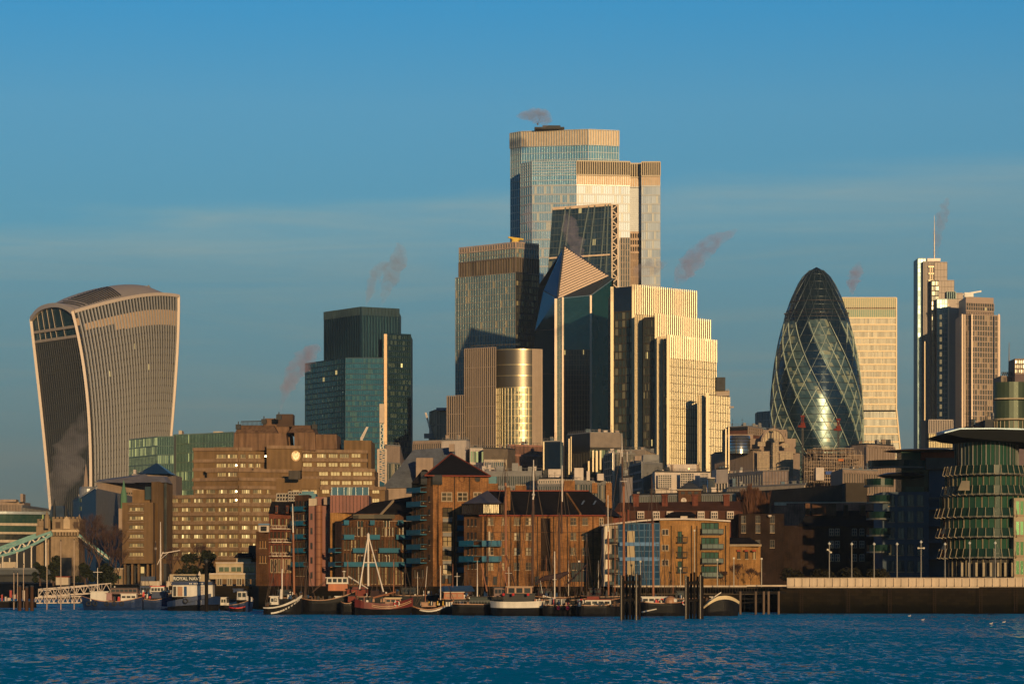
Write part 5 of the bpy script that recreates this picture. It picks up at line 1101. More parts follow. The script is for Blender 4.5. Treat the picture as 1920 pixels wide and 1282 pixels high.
for off in (0,10):
    b=MB(); b.bar(pt(147,1003+off,D+off),pt(226-off*.6,1062+off*.4,D+off),1.0,1.0); b.out('stay_chain',m_chain,R)
    b=MB(); b.bar(pt(147,1005+off,D+off-.8),pt(226-off*.6,1064+off*.4,D+off-.8),.35,.3); b.out('stay_white_strip',m_chw,R)  # thin white bar along each stay chain
K=thing('bridge_deck','dark bridge roadway deck running in from the left edge','bridge',(X(30,D),D,0)); part_slab(K,'deck',mat('deck_steel',(.05,.055,.06),.6),-60,1068,100,1076,D-3,16); part_slab(K,'parapet',mat('deck_rail',(.1,.1,.1),.6),-60,1064,96,1068,D-3.4,.5)
part_slab(K,'girder',m_dark,-60,1078,100,1090,D+2,10)
V=thing('delivery_van','cream box van crossing on the bridge deck at the left edge','van',pt(22,1066,D+3)); part_slab(V,'box_body',m_cream,2,1053,31,1064,D+3,2.3); part_slab(V,'cab',m_cream,-4,1056,2,1064.5,D+3,2.1)
for x in (-2,26): 
    b=MB(); b.tube(pt(x,1065.5,D+2.6),pt(x,1065.5,D+3),.45,n=12); b.out('wheel',m_dark,V)
# ---------------------------------------------------------------- riverside buildings
br1=brick('stock_brick',(.35,.155,.052),(.22,.092,.034),(.18,.12,.08)); br2=brick('dark_stock_brick',(.15,.07,.035),(.10,.048,.025),(.09,.06,.04)); br3=brick('yellow_stock_brick',(.38,.19,.06),(.30,.145,.045),(.25,.16,.09)); br4=brick('red_brick',(.20,.06,.035),(.14,.045,.025),(.1,.06,.05))
m_tile=mat('dark_roof_tiles',(.014,.012,.013),.85,var=.35,sc=.8,bump=.4); m_cop=mat('copper_cladding',(.17,.06,.042),.5,.25,var=.15,streak=.25); m_bal=mat('teal_paint',(.01,.10,.16),.55,var=.15); m_sill=mat('sill_stone',(.4,.3,.2),.8)
g_br=glass('warehouse_window',(.02,.02,.02),(.18,.14,.08),.12,.3,var=1.4,tilt=.03,blind=.22,blindc=(.36,.27,.15),lit=.05,les=.35,litc=(1,.65,.3)); g_bw=glass('dark_window',(.015,.018,.02),(.06,.05,.04),.1,.3,var=1.0,tilt=.03)
m_sash=mat('sash_brown',(.17,.115,.065),.8); m_wf=mat('window_frame_dark',(.03,.022,.018),.7); m_wfw=mat('window_frame_white',(.5,.42,.32),.7)
def rest_on(px,D): return (X(px,D),D,GZ)
def balcony(R,f,px0,px1,py,h=5,dep=1.5,m=None,rail=True,glassy=None,bars=0,lab=None):
    """slab, rail and posts standing out from wall f; py = row of the slab's underside"""
    m=m or m_bal; u0,u1,z0,z1=f.rect(px0,py-h,px1,py); b=MB(); f.slab(b,u0,u1,z0,z0+.22,0,dep); o=b.out('balcony',m,R)
    b=MB(); f.slab(b,u0,u1,z1-.09,z1,dep-.12,dep-.02); n=max(2,int((u1-u0)/1.1))
    for k in range(n+1): c=u0+(u1-u0)*k/n; f.slab(b,c-.04,c+.04,z0+.2,z1,dep-.1,dep-.04)
    for c in (u0+.04,u1-.04): f.slab(b,c-.03,c+.03,z1-.09,z1,0,dep)
    if bars:
        for k in range(int((u1-u0)/bars)): c=u0+k*bars; f.slab(b,c-.02,c+.02,z0+.2,z1-.05,dep-.08,dep-.05)
    b.out('rail',m,o)
    if glassy: 
        b=MB(); f.slab(b,u0,u1,z0+.25,z1-.1,dep-.075,dep-.055); b.out('panel',glassy,o)
    return o
m_balp=mat('teal_panel',(.008,.11,.18),.6,var=.25)
# white-balconied warehouse end house
D=655; R=thing('balconied_house','brick riverside house with white balconies and a small white rooftop cabin','building',rest_on(518,D))
C=[(480,D-4),(504,D),(553,D+4)]; core(R,[C[0],C[1]],14,GZ,Z(996,D),br2,mt=m_tile); core(R,[C[1],C[2]],16,GZ,Z(962,D),br4,mt=m_tile); f=Face(*C[1],*C[2])
frustum(R,'mansard_roof',m_tile,503,553,962,509,552,940,D-.4,14,4)
part_slab(R,'roof_cabin',m_white,485,984,504,997,D-3,5); part_slab(R,'cabin_window',g_bw,489,986,500,995,D-3.4,.3); part_slab(R,'cabin_roof',mat('blue_screen',(.05,.11,.2),.4,.2),484,981,505,984,D-3.6,6)
for x in (516,536): part_slab(R,'dormer',br4,x,947,x+5,962,D-.6,4); part_slab(R,'dormer_window',g_bw,x+1,950,x+4,959,D-1.1,.3)
for y in (992,1017,1043): balcony(R,f,504,545,y,7,1.4,mat('white_rail',(.55,.45,.36),.6),bars=.4)
for y in (978,1003,1028):
    for x in (507,514,521,528,535,541): window(R,f,x,y-6,x+3.6,y+6,g_br,m_wf,0,.1)
for x in (507,514,521,528,535,541): window(R,f,x,1048,x+4,1072,g_br,m_sill,0,.12)
f0=Face(*C[0],*C[1])
for y in (1020,1048):
    for x in (486,491,496): window(R,f0,x,y-7,x+2.6,y+7,mat('ochre_blind',(.4,.22,.09),.8),m_wf,0,.1)
# glazed lattice roofs behind
for k,(x0,x1,y0,y1) in enumerate(((519,541,926,960),(541,586,922,950))):
    lab=('narrow white-framed lattice glass roof panel behind the balconied brick house','wide white-framed lattice glass roof leaning back behind the teal balconies')[k]
    K=thing('lattice_roof',lab,'glass roof',rest_on((x0+x1)/2,700),'lattice glass roofs'); P=[pt(x0,y1,694),pt(x1-4,y1,694),pt(x1,y0,699),pt(x0,y0,699)]; n=4 if k==0 else 9
    wall(K,P,n,5,g_bw,m_wfw,.22,.2,.22,.2,'glass_panel','lattice'); part_slab(K,'wall',br2,x0,y1,x1-4,1090,695,8)
# teal strip and copper-tube building
D=645; R=thing('copper_tube_building','tall building with a round copper-coloured stair tube and an orange brick side wall','building',rest_on(620,D))
core(R,[(553,D+8),(579,D+4)],14,GZ,Z(928,D+8),br2,mt=m_tile); f=Face(553,D+8,579,D+4)
for y in (958,985,1010,1036,1062): balcony(R,f,554,577,y,9,1.3,m_bal,glassy=m_balp)
for y in (945,970,996,1022,1048,1074):
    for x in (556,562,568,573): window(R,f,x,y-6,x+3,y+5,g_br,m_wf,0,.08)
part_slab(R,'wall',m_cop,579,948,622,1104,D,16); part_slab(R,'roof_box',m_cream,579,934,594,948,D-.4,8); part_slab(R,'roof_box',m_rose,607,932,619,946,D-1,6); part_slab(R,'parapet',m_cop,591,931,621,948,D+2,10)
b=MB(); b.lathe((X(598,D),D-.6,0),[(.78,GZ),(.78,Z(947,D)),(0,Z(946,D))],20); b.out('stair_tube',mat('polished_copper',(.30,.12,.06),.6,.15,var=.2,streak=.3),R,smooth=False)
b=MB()
for y in range(960,1100,14): b.lathe((X(598,D),D-.6,Z(y,D)),[(.79,0),(.82,.05),(.79,.1)],20)
b.out('tube_ring',m_cop,R)
for y in (968,995,1023,1050,1078):
    part_slab(R,'slit_window',g_bw,582,y-6,586,y+6,D-.1,.3); part_slab(R,'slit_window',g_bw,611,y-6,613.5,y+6,D-.1,.3)
f2=Face(619,D-6,664,D-2); core(R,[(619,D-6),(664,D-2)],10,GZ,Z(961,D-6),br3,'side_wall',m_roof); 
part_slab(R,'copper_storey',m_cop,619,928,691,961,D-5,14); 
b=MB()
for k in range(11): pxslab(b,623+k*6.6,929,623.4+k*6.6,960,D-5.25,.3)
b.out('cladding_seam',m_dark,R)
b=MB(); D2=D-3; b.quad([pt(619,928,D2),pt(691,928,D2),pt(691,913,D2),pt(622,913,D2)],0,[(0,0),(7,0),(7,1),(0,1)]); b.quad([pt(691,928,D2),pt(691,928,D2+10),pt(691,913,D2+10),pt(691,913,D2)]); b.quad([pt(691,928,D2+10),pt(619,928,D2+10),pt(622,913,D2+10),pt(691,913,D2+10)]); b.quad([pt(622,913,D2),pt(691,913,D2),pt(691,913,D2+10),pt(622,913,D2+10)]); b.quad([pt(619,928,D2+10),pt(619,928,D2),pt(622,913,D2),pt(622,913,D2+10)])
b.out('glass_penthouse',glass('penthouse_glass',(.06,.15,.2),(.12,.22,.26),.1,.5,lit=.15,les=.5),R)
for x in (622,633,645,655,667,680,691): part_slab(R,'penthouse_post',mat('pale_post',(.4,.42,.4),.4,.3),x-.5,913,x+.5,928,D2-.3,.3)
K=thing('rooftop_tank','teal painted rooftop tank and pipes left of the copper-clad storey','tank',pt(575,935,660)); part_slab(K,'tank',mat('teal_tank',(.05,.16,.2),.5),560,925,592,940,658,6); part_slab(K,'pipe',mat('teal_tank',(.05,.16,.2),.5),566,921,588,925,659,1); part_slab(K,'support',m_dark,562,940,590,962,659,4)
# balcony warehouse
D=632; R=thing('balcony_warehouse','long brown brick warehouse with rows of teal balconies and a sloping tiled roof','warehouse',rest_on(706,D))
C=[(628,D+4),(641,D),(775,D+6)]; zt=Z(976,D); core(R,C,12,GZ,zt,br2,mt=m_tile); f=Face(*C[1],*C[2]); fs=Face(*C[0],*C[1])
b=MB(); e0,e1=pt(638,977,D-.8),pt(772,957,D+5); 
b.quad([pt(638,977,D-1),pt(776,960,D+5.2),pt(780,929,D+13),pt(699,942,D+9)]); b.quad([pt(638,977,D-1),pt(699,942,D+9),pt(690,960,D+19)]); b.quad([pt(699,942,D+9),pt(780,929,D+13),pt(780,960,D+20),pt(690,960,D+19)]); b.out('roof',m_tile,R)
b=MB(); b.quad([pt(641,977,D-.2),pt(775,975,D+5.8),pt(775,961,D+5.8),pt(668,963,D+2)]); b.out('gable_wall',br2,R)
part_slab(R,'attic_glazing',g_br,662,964,740,972,D+.5,.8); b=MB(); b.bar(pt(712,966,D+1),pt(738,938,D+8.5),.35,.35); b.out('roof_rib',m_sill,R)
for (y,segs) in ((984,((641,650),(690,698),(742,752))),(1011,((641,660),(688,708),(739,767))),(1036,((628,640),(658,684),(707,746),(760,775))),(1062,((628,640),(641,680),(681,746),(747,775)))):
    for a,c in segs: balcony(R,f if a>=640 else fs,a,c,y,9,1.5,m_bal,glassy=m_balp)
random.seed(11)
xs=[645+6.4*k for k in range(20)]
for y,h in ((996,8),(1021,9),(1046,9),(1080,22)):
    for k,x in enumerate(xs):
        if k in (5,12) and y<1040: continue
        window(R,f,x,y-h,x+3.2,y+(h if y<1060 else 14),g_br,m_wf,0,.08,rail=.5)
for x in (670,719):
    for y in (980,996,1048): window(R,f,x,y-7,x+11,y+8,g_of,m_wfw,1,.14)
b=MB()
for k in range(21): u=f.at(642.8+6.4*k,1000)[0]; f.slab(b,u-.12,u+.12,GZ,zt-.1,0,.28)
b.out('brick_pier',br2,R)
# pyramid roofed tower warehouse
D=618; R=thing('pyramid_roofed_warehouse','tall orange brick warehouse block under a dark pyramid roof','warehouse',rest_on(858,D))
C=[(772,D+10),(801,D+2),(812,D-1),(916,D+3)]; zt=Z(890,D); core(R,C[1:],22,GZ,zt,br1,mt=m_tile); core(R,[C[0],C[1]],18,GZ,Z(905,D),br1,'side_wall',m_tile)
f=Face(*C[2],*C[3]); fl_=Face(*C[0],*C[1]); fm=Face(*C[1],*C[2])
b=MB(); q=[(X(797,D),D-2,zt-.2),(X(920,D),D+1.5,zt-.2),(X(920,D),D+27,zt-.2),(X(797,D),D+27,zt-.2)]; ap=pt(846,850,D+12)
for k in range(4): b.quad([q[k],q[(k+1)%4],ap])
b.quad(q[::-1]); rf=b.out('roof',m_tile,R); b=MB(); b.bar(q[0],ap,.25); b.bar(q[1],ap,.25); b.bar(q[0],q[1],.22,.22); b.out('roof_ridge',mat('red_ridge',(.22,.05,.03),.8),rf)
for x,w in ((828,19),(858,18),(888,14)): window(R,f,x,923,x+w,938,g_br,m_sill,1,.16,rail=.5)
for x in (866,895):
    b=MB(); u,z=f.at(x,897.5); n=20; b.quad([f.w(u+.6*cos(2*pi*k/n),z+.6*sin(2*pi*k/n),.04) for k in range(n)],0); 
    for k in range(n): b.bar(f.w(u+.62*cos(2*pi*k/n),z+.62*sin(2*pi*k/n),.06),f.w(u+.62*cos(2*pi*(k+1)/n),z+.62*sin(2*pi*(k+1)/n),.06),.12,.12,m=1)
    b.out('round_window',[m_dark if x>880 else br1,br2],R)
for j,y in enumerate((952,979,1006,1032,1058)):
    window(R,f,830,y,847.5,y+17,g_br,m_wf,1,.14,rail=.5); b=MB(); u0,u1,z0,z1=f.rect(830,y+18.5,847.5,y+26); f.slab(b,u0,u1,z0,z1,0,.06); b.out('spandrel',m_grey,R)
b=MB(); u0,u1,z0,z1=f.rect(857,965,869,1075); f.slab(b,u0,u1,z0,z1,.0,.05); b.out('recess_strip',m_dark,R)
for y in (975,995,1015,1035,1055,1073): balcony(R,f,856,870,y,10,.8,m_bal,glassy=m_balp)
b=MB(); part_slab(R,'corner_glazing',g_bw,811,890,829,908,D-1.6,.5); part_slab(R,'corner_glazing',g_bw,789,884,801,908,D+1.5,.5)
frustum(R,'side_roof',m_tile,771,800,906,792,800,880,D+3,12,3)
for y in (924,950,976,1003,1030,1056): balcony(R,fl_,774,800,y,10,1.5,m_bal,glassy=m_balp)
for y in (935,962,990,1016,1042,1075):
    for x in (777,784,791): window(R,fl_,x,y-8,x+3.6,y+7,g_br,m_wf,0,.1)
for y in (935,960,990,1016,1045): window(R,fm,804,y-5,806.4,y+5,g_bw,m_wf,0,.08)
for x in (831,843): part_slab(R,'door',m_dark,x-2,1078,x+4,1093,D-1,.4)
part_slab(R,'roof_annex',mat('teal_tank',(.05,.16,.2),.5),914,893,931,912,D+6,6); part_slab(R,'rear_block',br1,915,906,934,960,D+5,8)
# long warehouse
D=600; R=thing('long_brick_warehouse','long orange brick warehouse with a dark hipped roof, tall chimneys and small sash windows','warehouse',rest_on(1020,D))
C=[(870,D+6),(904,D),(1131,D),(1150,D+8)]; zt=Z(965,D); core(R,C,22,GZ,zt,br1,mt=m_tile); f=Face(*C[1],*C[2]); fb=Face(*C[0],*C[1])
b=MB(); zr=Z(920,D+12); e=[pt(898,966,D-.6),pt(1137,966,D-.6),(X(1172,D),D+14,zt-.1),(X(1172,D),D+24,zt-.1),(X(870,D),D+24,zt-.1),(X(868,D),D+5.5,zt)]; r0,r1=(X(917,D+12),D+12,zr),(X(1104,D+12),D+12,zr)
b.quad([e[0],e[1],r1,r0]); b.quad([e[1],e[2],r1]); b.quad([e[2],e[3],r1]); b.quad([e[3],e[4],r0,r1]); b.quad([e[4],e[5],r0]); b.quad([e[5],e[0],r0]); rf=b.out('roof',m_tile,R)
b=MB(); b.bar(r0,r1,.3); b.bar(e[0],e[1],.3,.25); b.out('ridge_tiles',mat('red_ridge',(.22,.05,.03),.8),rf)
for x,y in ((1089,944),(1111,944)):
    b=MB(); P=[pt(x,948,D+3.6),pt(x+3.4,947.5,D+3.6),pt(x+8,940,D+5.8),pt(x+4.4,940,D+5.8)]; b.quad([addk(p,(0,-.6,.45),.5) for p in P]); b.out('skylight',mat('skylight_glass',(.25,.3,.33),.2,.4),rf)
b=MB(); b.bar(pt(1062,926,D+9.5),pt(1088,965,D-.6),.4,.7); b.out('parapet_wall',br1,R)
# octagonal lantern on the left corner
cx,cy=X(912,D+4),D+5; s=D/F; b=MB(); b.lathe((cx,cy,0),[(40*s,Z(965,D)),(40*s,Z(944,D))],8,sy=.5); 
g_lan=glass('lantern_glass',(.5,.42,.28),(.85,.72,.48),.3,.45,var=.7,tilt=.03)
lan=[(870,D+5),(889,D+1.5),(906,D-.4),(936,D-.4),(942,D+.5)]
b=MB()
for k,(c0,c1) in enumerate(zip(lan,lan[1:])): P=vq(c0,c1,Z(963,D),Z(944,D),.2); b.quad(P,0,[(k*5,0),(k*5+5,0),(k*5+5,1),(k*5,1)])
lo_=b.out('lantern_window',g_lan,R)
b=MB()
for c0,c1,n in zip(lan,lan[1:],(5,6,8,2)): gridbars(b,vq(c0,c1,Z(963,D),Z(944,D),.2),n,1,.16,.25,.3,.4)
b.out('lantern_bar',m_wf,lo_)
b=MB(); ap=pt(914,919,D+10); pr=None
for c in lan:
    p=pt(c[0]-(2 if c[0]<900 else 0),943.5,c[1]-1)
    if pr: b.quad([pr,p,ap])
    pr=p
b.out('lantern_roof',mat('lead_roof',(.12,.10,.08),.5,.1),R)
for x0,x1,y0,y1,dd in ((949,957,913,958,2),(966,987,910,922,13),(1057,1078,901,924,12),(1110,1120,905,924,13),(1136,1147,905,952,10)):
    o=part_slab(R,'chimney',br1,x0,y0,x1,y1,D+dd,2.2)
    b=MB()
    for k in range(max(2,int((x1-x0)/3.4))): x=x0+1.7+k*3.3; b.lathe((X(x,D+dd),D+dd+1,0),[(.14,Z(y0,D+dd)),(.13,Z(y0-3,D+dd)),(0,Z(y0-3,D+dd))],6)
    b.out('chimney_pot',m_sill,o)
for x in (920,946,969,991,1075,1097):
    for y in (977,1005,1033,1061):
        if x==946 and y<990: pass
        window(R,f,x-5,y-6.5,x+5,y+6.5,g_br,m_sash,1,.13,rail=.5)
window(R,f,1124,971,1131,984,g_bw,m_sill,1,.13,rail=.5)
b=MB(); u0,u1,z0,z1=f.rect(1014,971,1032,1070); f.slab(b,u0,u1,z0,z1,0,.04); b.out('recess_strip',mat('recess_dark',(.03,.018,.012),.9),R)
for y in (976,986,996,1006,1016,1026,1036,1046,1056,1064): window(R,f,1018.5,y-3,1022.5,y+3,g_of,m_wf,0,.06,sill=False)
for y in (1024,1053): balcony(R,fb,876,903,y,11,2.0,m_bal,glassy=m_balp); balcony(R,f,904,940,y,11,2.0,m_bal,glassy=m_balp)
for y in (1005,1033): 
    for x in (916,): part_slab(R,'french_door',m_cream,x,y-9,x+3,y+8,D-.3,.2)
for y in (980,1005,1034,1060):
    for x in (877,884,891): window(R,fb,x,y-7,x+2.5,y+6,g_br,m_wf,0,.08)
b=MB(); u0,u1,z0,z1=f.rect(1072,1054,1103,1090); f.slab(b,u0,u1,z0,z1,0,.1); b.out('loading_door',mat('slate_door',(.05,.06,.06),.7),R)
for x in (908,925,1003): part_slab(R,'door',m_dark,x,1080,x+7,1096,D-.3,.3)
for y in (997,1048):
    b=MB(); u0,u1,z0,z1=f.rect(905,y,1131,y+1); f.slab(b,u0,u1,z0,z1,0,.06); b.out('string_course',br2,R)
# terrace with dormers and clock
D=700; R=thing('dormered_terrace','long red-brown terrace with white dormers, four chimneys, behind the curved-roof apartments','terrace house',rest_on(1280,D))
core(R,[(1150,D),(1392,D)],12,GZ,Z(958,D),br4,mt=m_tile); b=MB(); b.quad([pt(1150,959,D-.5),pt(1392,959,D-.5),pt(1388,939,D+6),pt(1160,942,D+6)]); b.quad([pt(1392,959,D-.5),pt(1392,959,D+12),pt(1388,939,D+6)]); b.quad([pt(1392,959,D+12),pt(1150,959,D+12),pt(1160,942,D+6),pt(1388,939,D+6)]); b.quad([pt(1150,959,D+12),pt(1150,959,D-.5),pt(1160,942,D+6)]); b.out('roof',mat('rust_tiles',(.08,.035,.022),.9,var=.3),R)
part_slab(R,'mansard',mat('rust_tiles',(.08,.035,.022),.9,var=.3),1177,957,1388,973,D-.9,2)
for x in (1195,1224,1250,1308,1333,1363): 
    o=part_slab(R,'dormer',m_white,x,958,x+13,972,D-2,1.2); b=MB()
    for k in range(3): pxslab(b,x+1.5+k*3.8,961,x+4+k*3.8,964.5,D-2.1,.1); pxslab(b,x+1.5+k*3.8,966,x+4+k*3.8,971,D-2.1,.1)
    b.out('dormer_glass',g_bw,o)
for x in (1187,1241,1298,1357):
    o=part_slab(R,'chimney',br4,x,929,x+11,953,D+3,2); part_slab(o,'chimney_cap',br4,x-.8,926,x+11.8,929,D+2.7,2.6) if 0 else None
    b=MB(); pxslab(b,x-.8,926,x+11.8,929,D+2.7,2.6); b.out('chimney_cap',br4,o)
part_slab(R,'party_wall',br4,1176,955,1180,978,D-1,2)
D=725; R=thing('clock_cupola','small square brick clock turret with a pyramid roof behind the dormered terrace','clock tower',rest_on(1293,D)); core(R,[(1272,D),(1315,D)],5.4,GZ,Z(918,D),br2,mt=m_tile)
b=MB(); q=[(X(1269,D),D-.5,Z(918,D)),(X(1318,D),D-.5,Z(918,D)),(X(1318,D),D+6,Z(918,D)),(X(1269,D),D+6,Z(918,D))]; ap=pt(1293.5,902,D+3)
for k in range(4): b.quad([q[k],q[(k+1)%4],ap])
b.quad(q[::-1]); b.out('roof',m_slate,R); part_slab(R,'eaves',m_cream,1270,917,1317,918.5,D-.7,.4)
b=MB(); n=20; c=pt(1282,938,D-.2); b.quad([(c[0]+.68*cos(2*pi*k/n),c[1],c[2]+.68*sin(2*pi*k/n)) for k in range(n)]); o=b.out('clock_face',m_white,R); b=MB(); b.bar((c[0],c[1]-.05,c[2]),(c[0]+.1,c[1]-.05,c[2]+.5),.08); b.bar((c[0],c[1]-.05,c[2]),(c[0]+.35,c[1]-.05,c[2]-.1),.08); b.out('clock_hand',m_dark,o)
for x in (1277,1290,1302): part_slab(R,'window_slot',m_dark,x,921,x+7,926,D-.15,.2)
# curved roof apartments
D=582; R=thing('curved_roof_apartments','yellow brick and blue glass apartment block with a gently curved white roof edge','apartment building',rest_on(1250,D))
C=[(1132,D+3),(1160,D+1),(1237,D-.5),(1368,D+4)]; zt=Z(980,D); zt2=Z(974,D)
core(R,[C[0],C[1]],16,GZ,Z(984,D),m_cream,mt=m_roof); core(R,[C[1],C[2]],16,GZ,Z(980,D),m_dark,'glass_block',m_roof); core(R,[C[2],C[3]],16,GZ,zt2,br3,'brick_wall',m_roof)
b=MB(); ys=[(1128,983,D+2),(1160,979,D),(1200,974.5,D-1),(1237,971.5,D-1.4),(1280,971,D-.3),(1325,972,D+1.5),(1370,975,D+3)]
for a,c in zip(ys,ys[1:]): p,q=pt(*a),pt(*c); b.hexa([(p[0],p[1],p[2]-.3),(q[0],q[1],q[2]-.3),(q[0],q[1]+18,q[2]-.3),(p[0],p[1]+18,p[2]-.3),p,q,(q[0],q[1]+18,q[2]),(p[0],p[1]+18,p[2])])
b.out('curved_roof',m_white,R)
b=MB(); n=8
for k in range(n):
    t0,t1=-1.2+2.2*k/n,-1.2+2.2*(k+1)/n; cx=X(1140,D); P=lambda t:(cx+.8*sin(t),D+2.9-.8*cos(t))
    b.quad([(*P(t0),GZ+.1),(*P(t1),GZ+.1),(*P(t1),Z(983,D)),(*P(t0),Z(983,D))])
weld(b.out('white_bay',mat('bright_render',(.8,.66,.46),.6,var=.05,streak=.08),R))
f=Face(*C[0],*C[1]); 
for y in (1018,1047,1075,1098): balcony(R,f,1144,1161,y,9,1.3,m_dark,glassy=mat('clear_panel',(.16,.19,.16),.2,.2),bars=.35)
for y in (1000,1030,1058,1086): window(R,f,1148,y-9,1160,y+9,g_of,m_wf,1,.1)
P=vq(C[1],C[2],GZ+.2,Z(981,D),.1); wall(R,P,8,9,glass('apartment_blue',(.02,.07,.14),(.05,.12,.2),.12,.45,var=.8),mat('blue_bar',(.06,.12,.19),.5),.12,.15,.18,.15)
for y0,y1 in ((1016,1023),(1044,1051)): part_slab(R,'blue_panel',mat('blue_panel',(.03,.13,.28),.5),1162,y0,1236,y1,D-.6,.3)
part_slab(R,'lit_window_bank',g_br,1176,995,1190,1080,D-.5,.2)
f=Face(*C[2],*C[3])
for y in (997,1026,1054): window(R,f,1241,y-5,1253,y+5,g_bw,m_sill,1,.12)
m_bpan=mat('clear_panel',(.16,.19,.16),.2,.2); g_grn=glass('patio_green_glass',(.03,.08,.06),(.09,.17,.11),.1,.4,var=.9)
for y in (1016,1044,1072): window(R,f,1271,y-20,1278,y+1,g_grn,m_wf,1,.1); balcony(R,f,1267,1286,y+2,12,.9,m_dark,bars=.3)
for y in (1001,1029,1056,1082): window(R,f,1315,y-21,1347,y+1,g_grn,m_wf,3,.12); balcony(R,f,1312,1352,y+1,11,1.3,m_dark,glassy=m_bpan)
part_slab(R,'rooftop_room',m_tile,1253,966,1303,972,D+6,6); frustum(R,'rooftop_roof',m_tile,1248,1308,966.5,1262,1296,959,D+5,8,2); part_slab(R,'rooftop_window',m_white,1276,965,1289,971,D+5.5,.3)
R=thing('gatekeeper_house','small yellow brick house with a low dark hipped roof and red window arches','house',rest_on(1398,620)); D=618; core(R,[(1369,D),(1426,D+2)],10,GZ,Z(1022,D),br3,mt=m_tile); frustum(R,'roof',m_tile,1366,1430,1022,1372,1405,1007,D-.6,12,4); part_slab(R,'cornice',m_sill,1368,1020,1428,1023.5,D-.5,.4); f=Face(1369,D,1426,D+2)
for x in (1385,1399.5,1414): window(R,f,x-2.4,1034,x+2.4,1047,g_br,m_wf,0,.12); part_slab(R,'window_arch',mat('arch_red',(.3,.06,.03),.8),x-3.4,1030,x+3.4,1033.5,D-.25,.2)
brs=brick('shade_dark_brick',(.035,.02,.014),(.025,.015,.011),(.03,.02,.015)); m_dfr=mat('shade_dull_frame',(.12,.1,.08),.7)  # near-black brick and dulled frames have the shade painted into their colour
# shaded buildings right of centre, shade partly painted into their dark colours
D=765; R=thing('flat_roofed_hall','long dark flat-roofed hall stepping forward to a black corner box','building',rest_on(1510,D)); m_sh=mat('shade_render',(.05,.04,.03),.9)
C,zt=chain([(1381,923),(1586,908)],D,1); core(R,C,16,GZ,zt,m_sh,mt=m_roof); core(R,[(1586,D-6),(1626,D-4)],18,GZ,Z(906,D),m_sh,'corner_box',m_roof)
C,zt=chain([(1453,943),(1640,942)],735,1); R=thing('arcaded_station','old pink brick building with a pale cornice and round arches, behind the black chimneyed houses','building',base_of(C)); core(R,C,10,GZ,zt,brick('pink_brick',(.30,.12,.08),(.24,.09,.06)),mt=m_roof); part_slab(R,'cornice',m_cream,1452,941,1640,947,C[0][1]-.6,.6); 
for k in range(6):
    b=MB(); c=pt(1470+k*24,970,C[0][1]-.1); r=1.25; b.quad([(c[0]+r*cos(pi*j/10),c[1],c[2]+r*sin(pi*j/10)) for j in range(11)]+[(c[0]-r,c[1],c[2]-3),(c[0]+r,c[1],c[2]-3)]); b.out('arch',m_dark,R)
D=695; R=thing('chimneyed_houses','near-black brick row, its shade painted, with heavy chimneys and a steep roof behind the promenade lamps','terrace house',rest_on(1560,D)); core(R,[(1440,D),(1665,D)],10,GZ,Z(985,D),brs,mt=m_tile)
b=MB(); b.quad([pt(1495,986,D-.5),pt(1665,986,D-.5),pt(1655,957,D+5),pt(1518,957,D+5)]); b.quad([pt(1495,986,D-.5),pt(1518,957,D+5),pt(1495,986,D+10)]); b.quad([pt(1665,986,D-.5),pt(1665,986,D+10),pt(1655,957,D+5)]); b.quad([pt(1495,986,D+10),pt(1518,957,D+5),pt(1655,957,D+5),pt(1665,986,D+10)]); b.out('roof',m_tile,R)
for x0,x1,y0 in ((1510,1519,943),(1523,1568,944),(1583,1590,946),(1614,1623,946)): part_slab(R,'chimney',br2,x0,y0,x1,966,D+2,3)
f=Face(1440,D,1665,D)
for y in (997,1020,1045):
    for x in (1555,1566,1598,1612,1640): window(R,f,x,y-6,x+8,y+6,g_bw,m_wfw,1,.1,rail=.5)
for x0,y0,x1,y1 in ((1388,978,1400,1000),(1415,978,1427,1000),(1470,978,1478,992)):
    pass
D=690; R=thing('shaded_brick_block','dark brick block with white sash windows behind the small yellow house, its shade painted','building',rest_on(1420,D)); core(R,[(1385,D+4),(1470,D+4)],8,GZ,Z(962,D),brs,mt=m_tile); f=Face(1385,D+4,1470,D+4)
for y in (962.5+10,990,1018): 
    for x in (1390,1417,1444): window(R,f,x,y-6,x+8,y+8,g_bw,m_dfr,1,.1,rail=.5)
R=thing('plant_dish','pale round satellite dish on the shaded brick block','satellite dish',pt(1443,968,694)); b=MB(); b.lathe((X(1443,693),693,Z(969,693)),[(0,-.1),(.4,.1),(.5,.5),(0,.35)],12); b.out('dish',m_white,R)
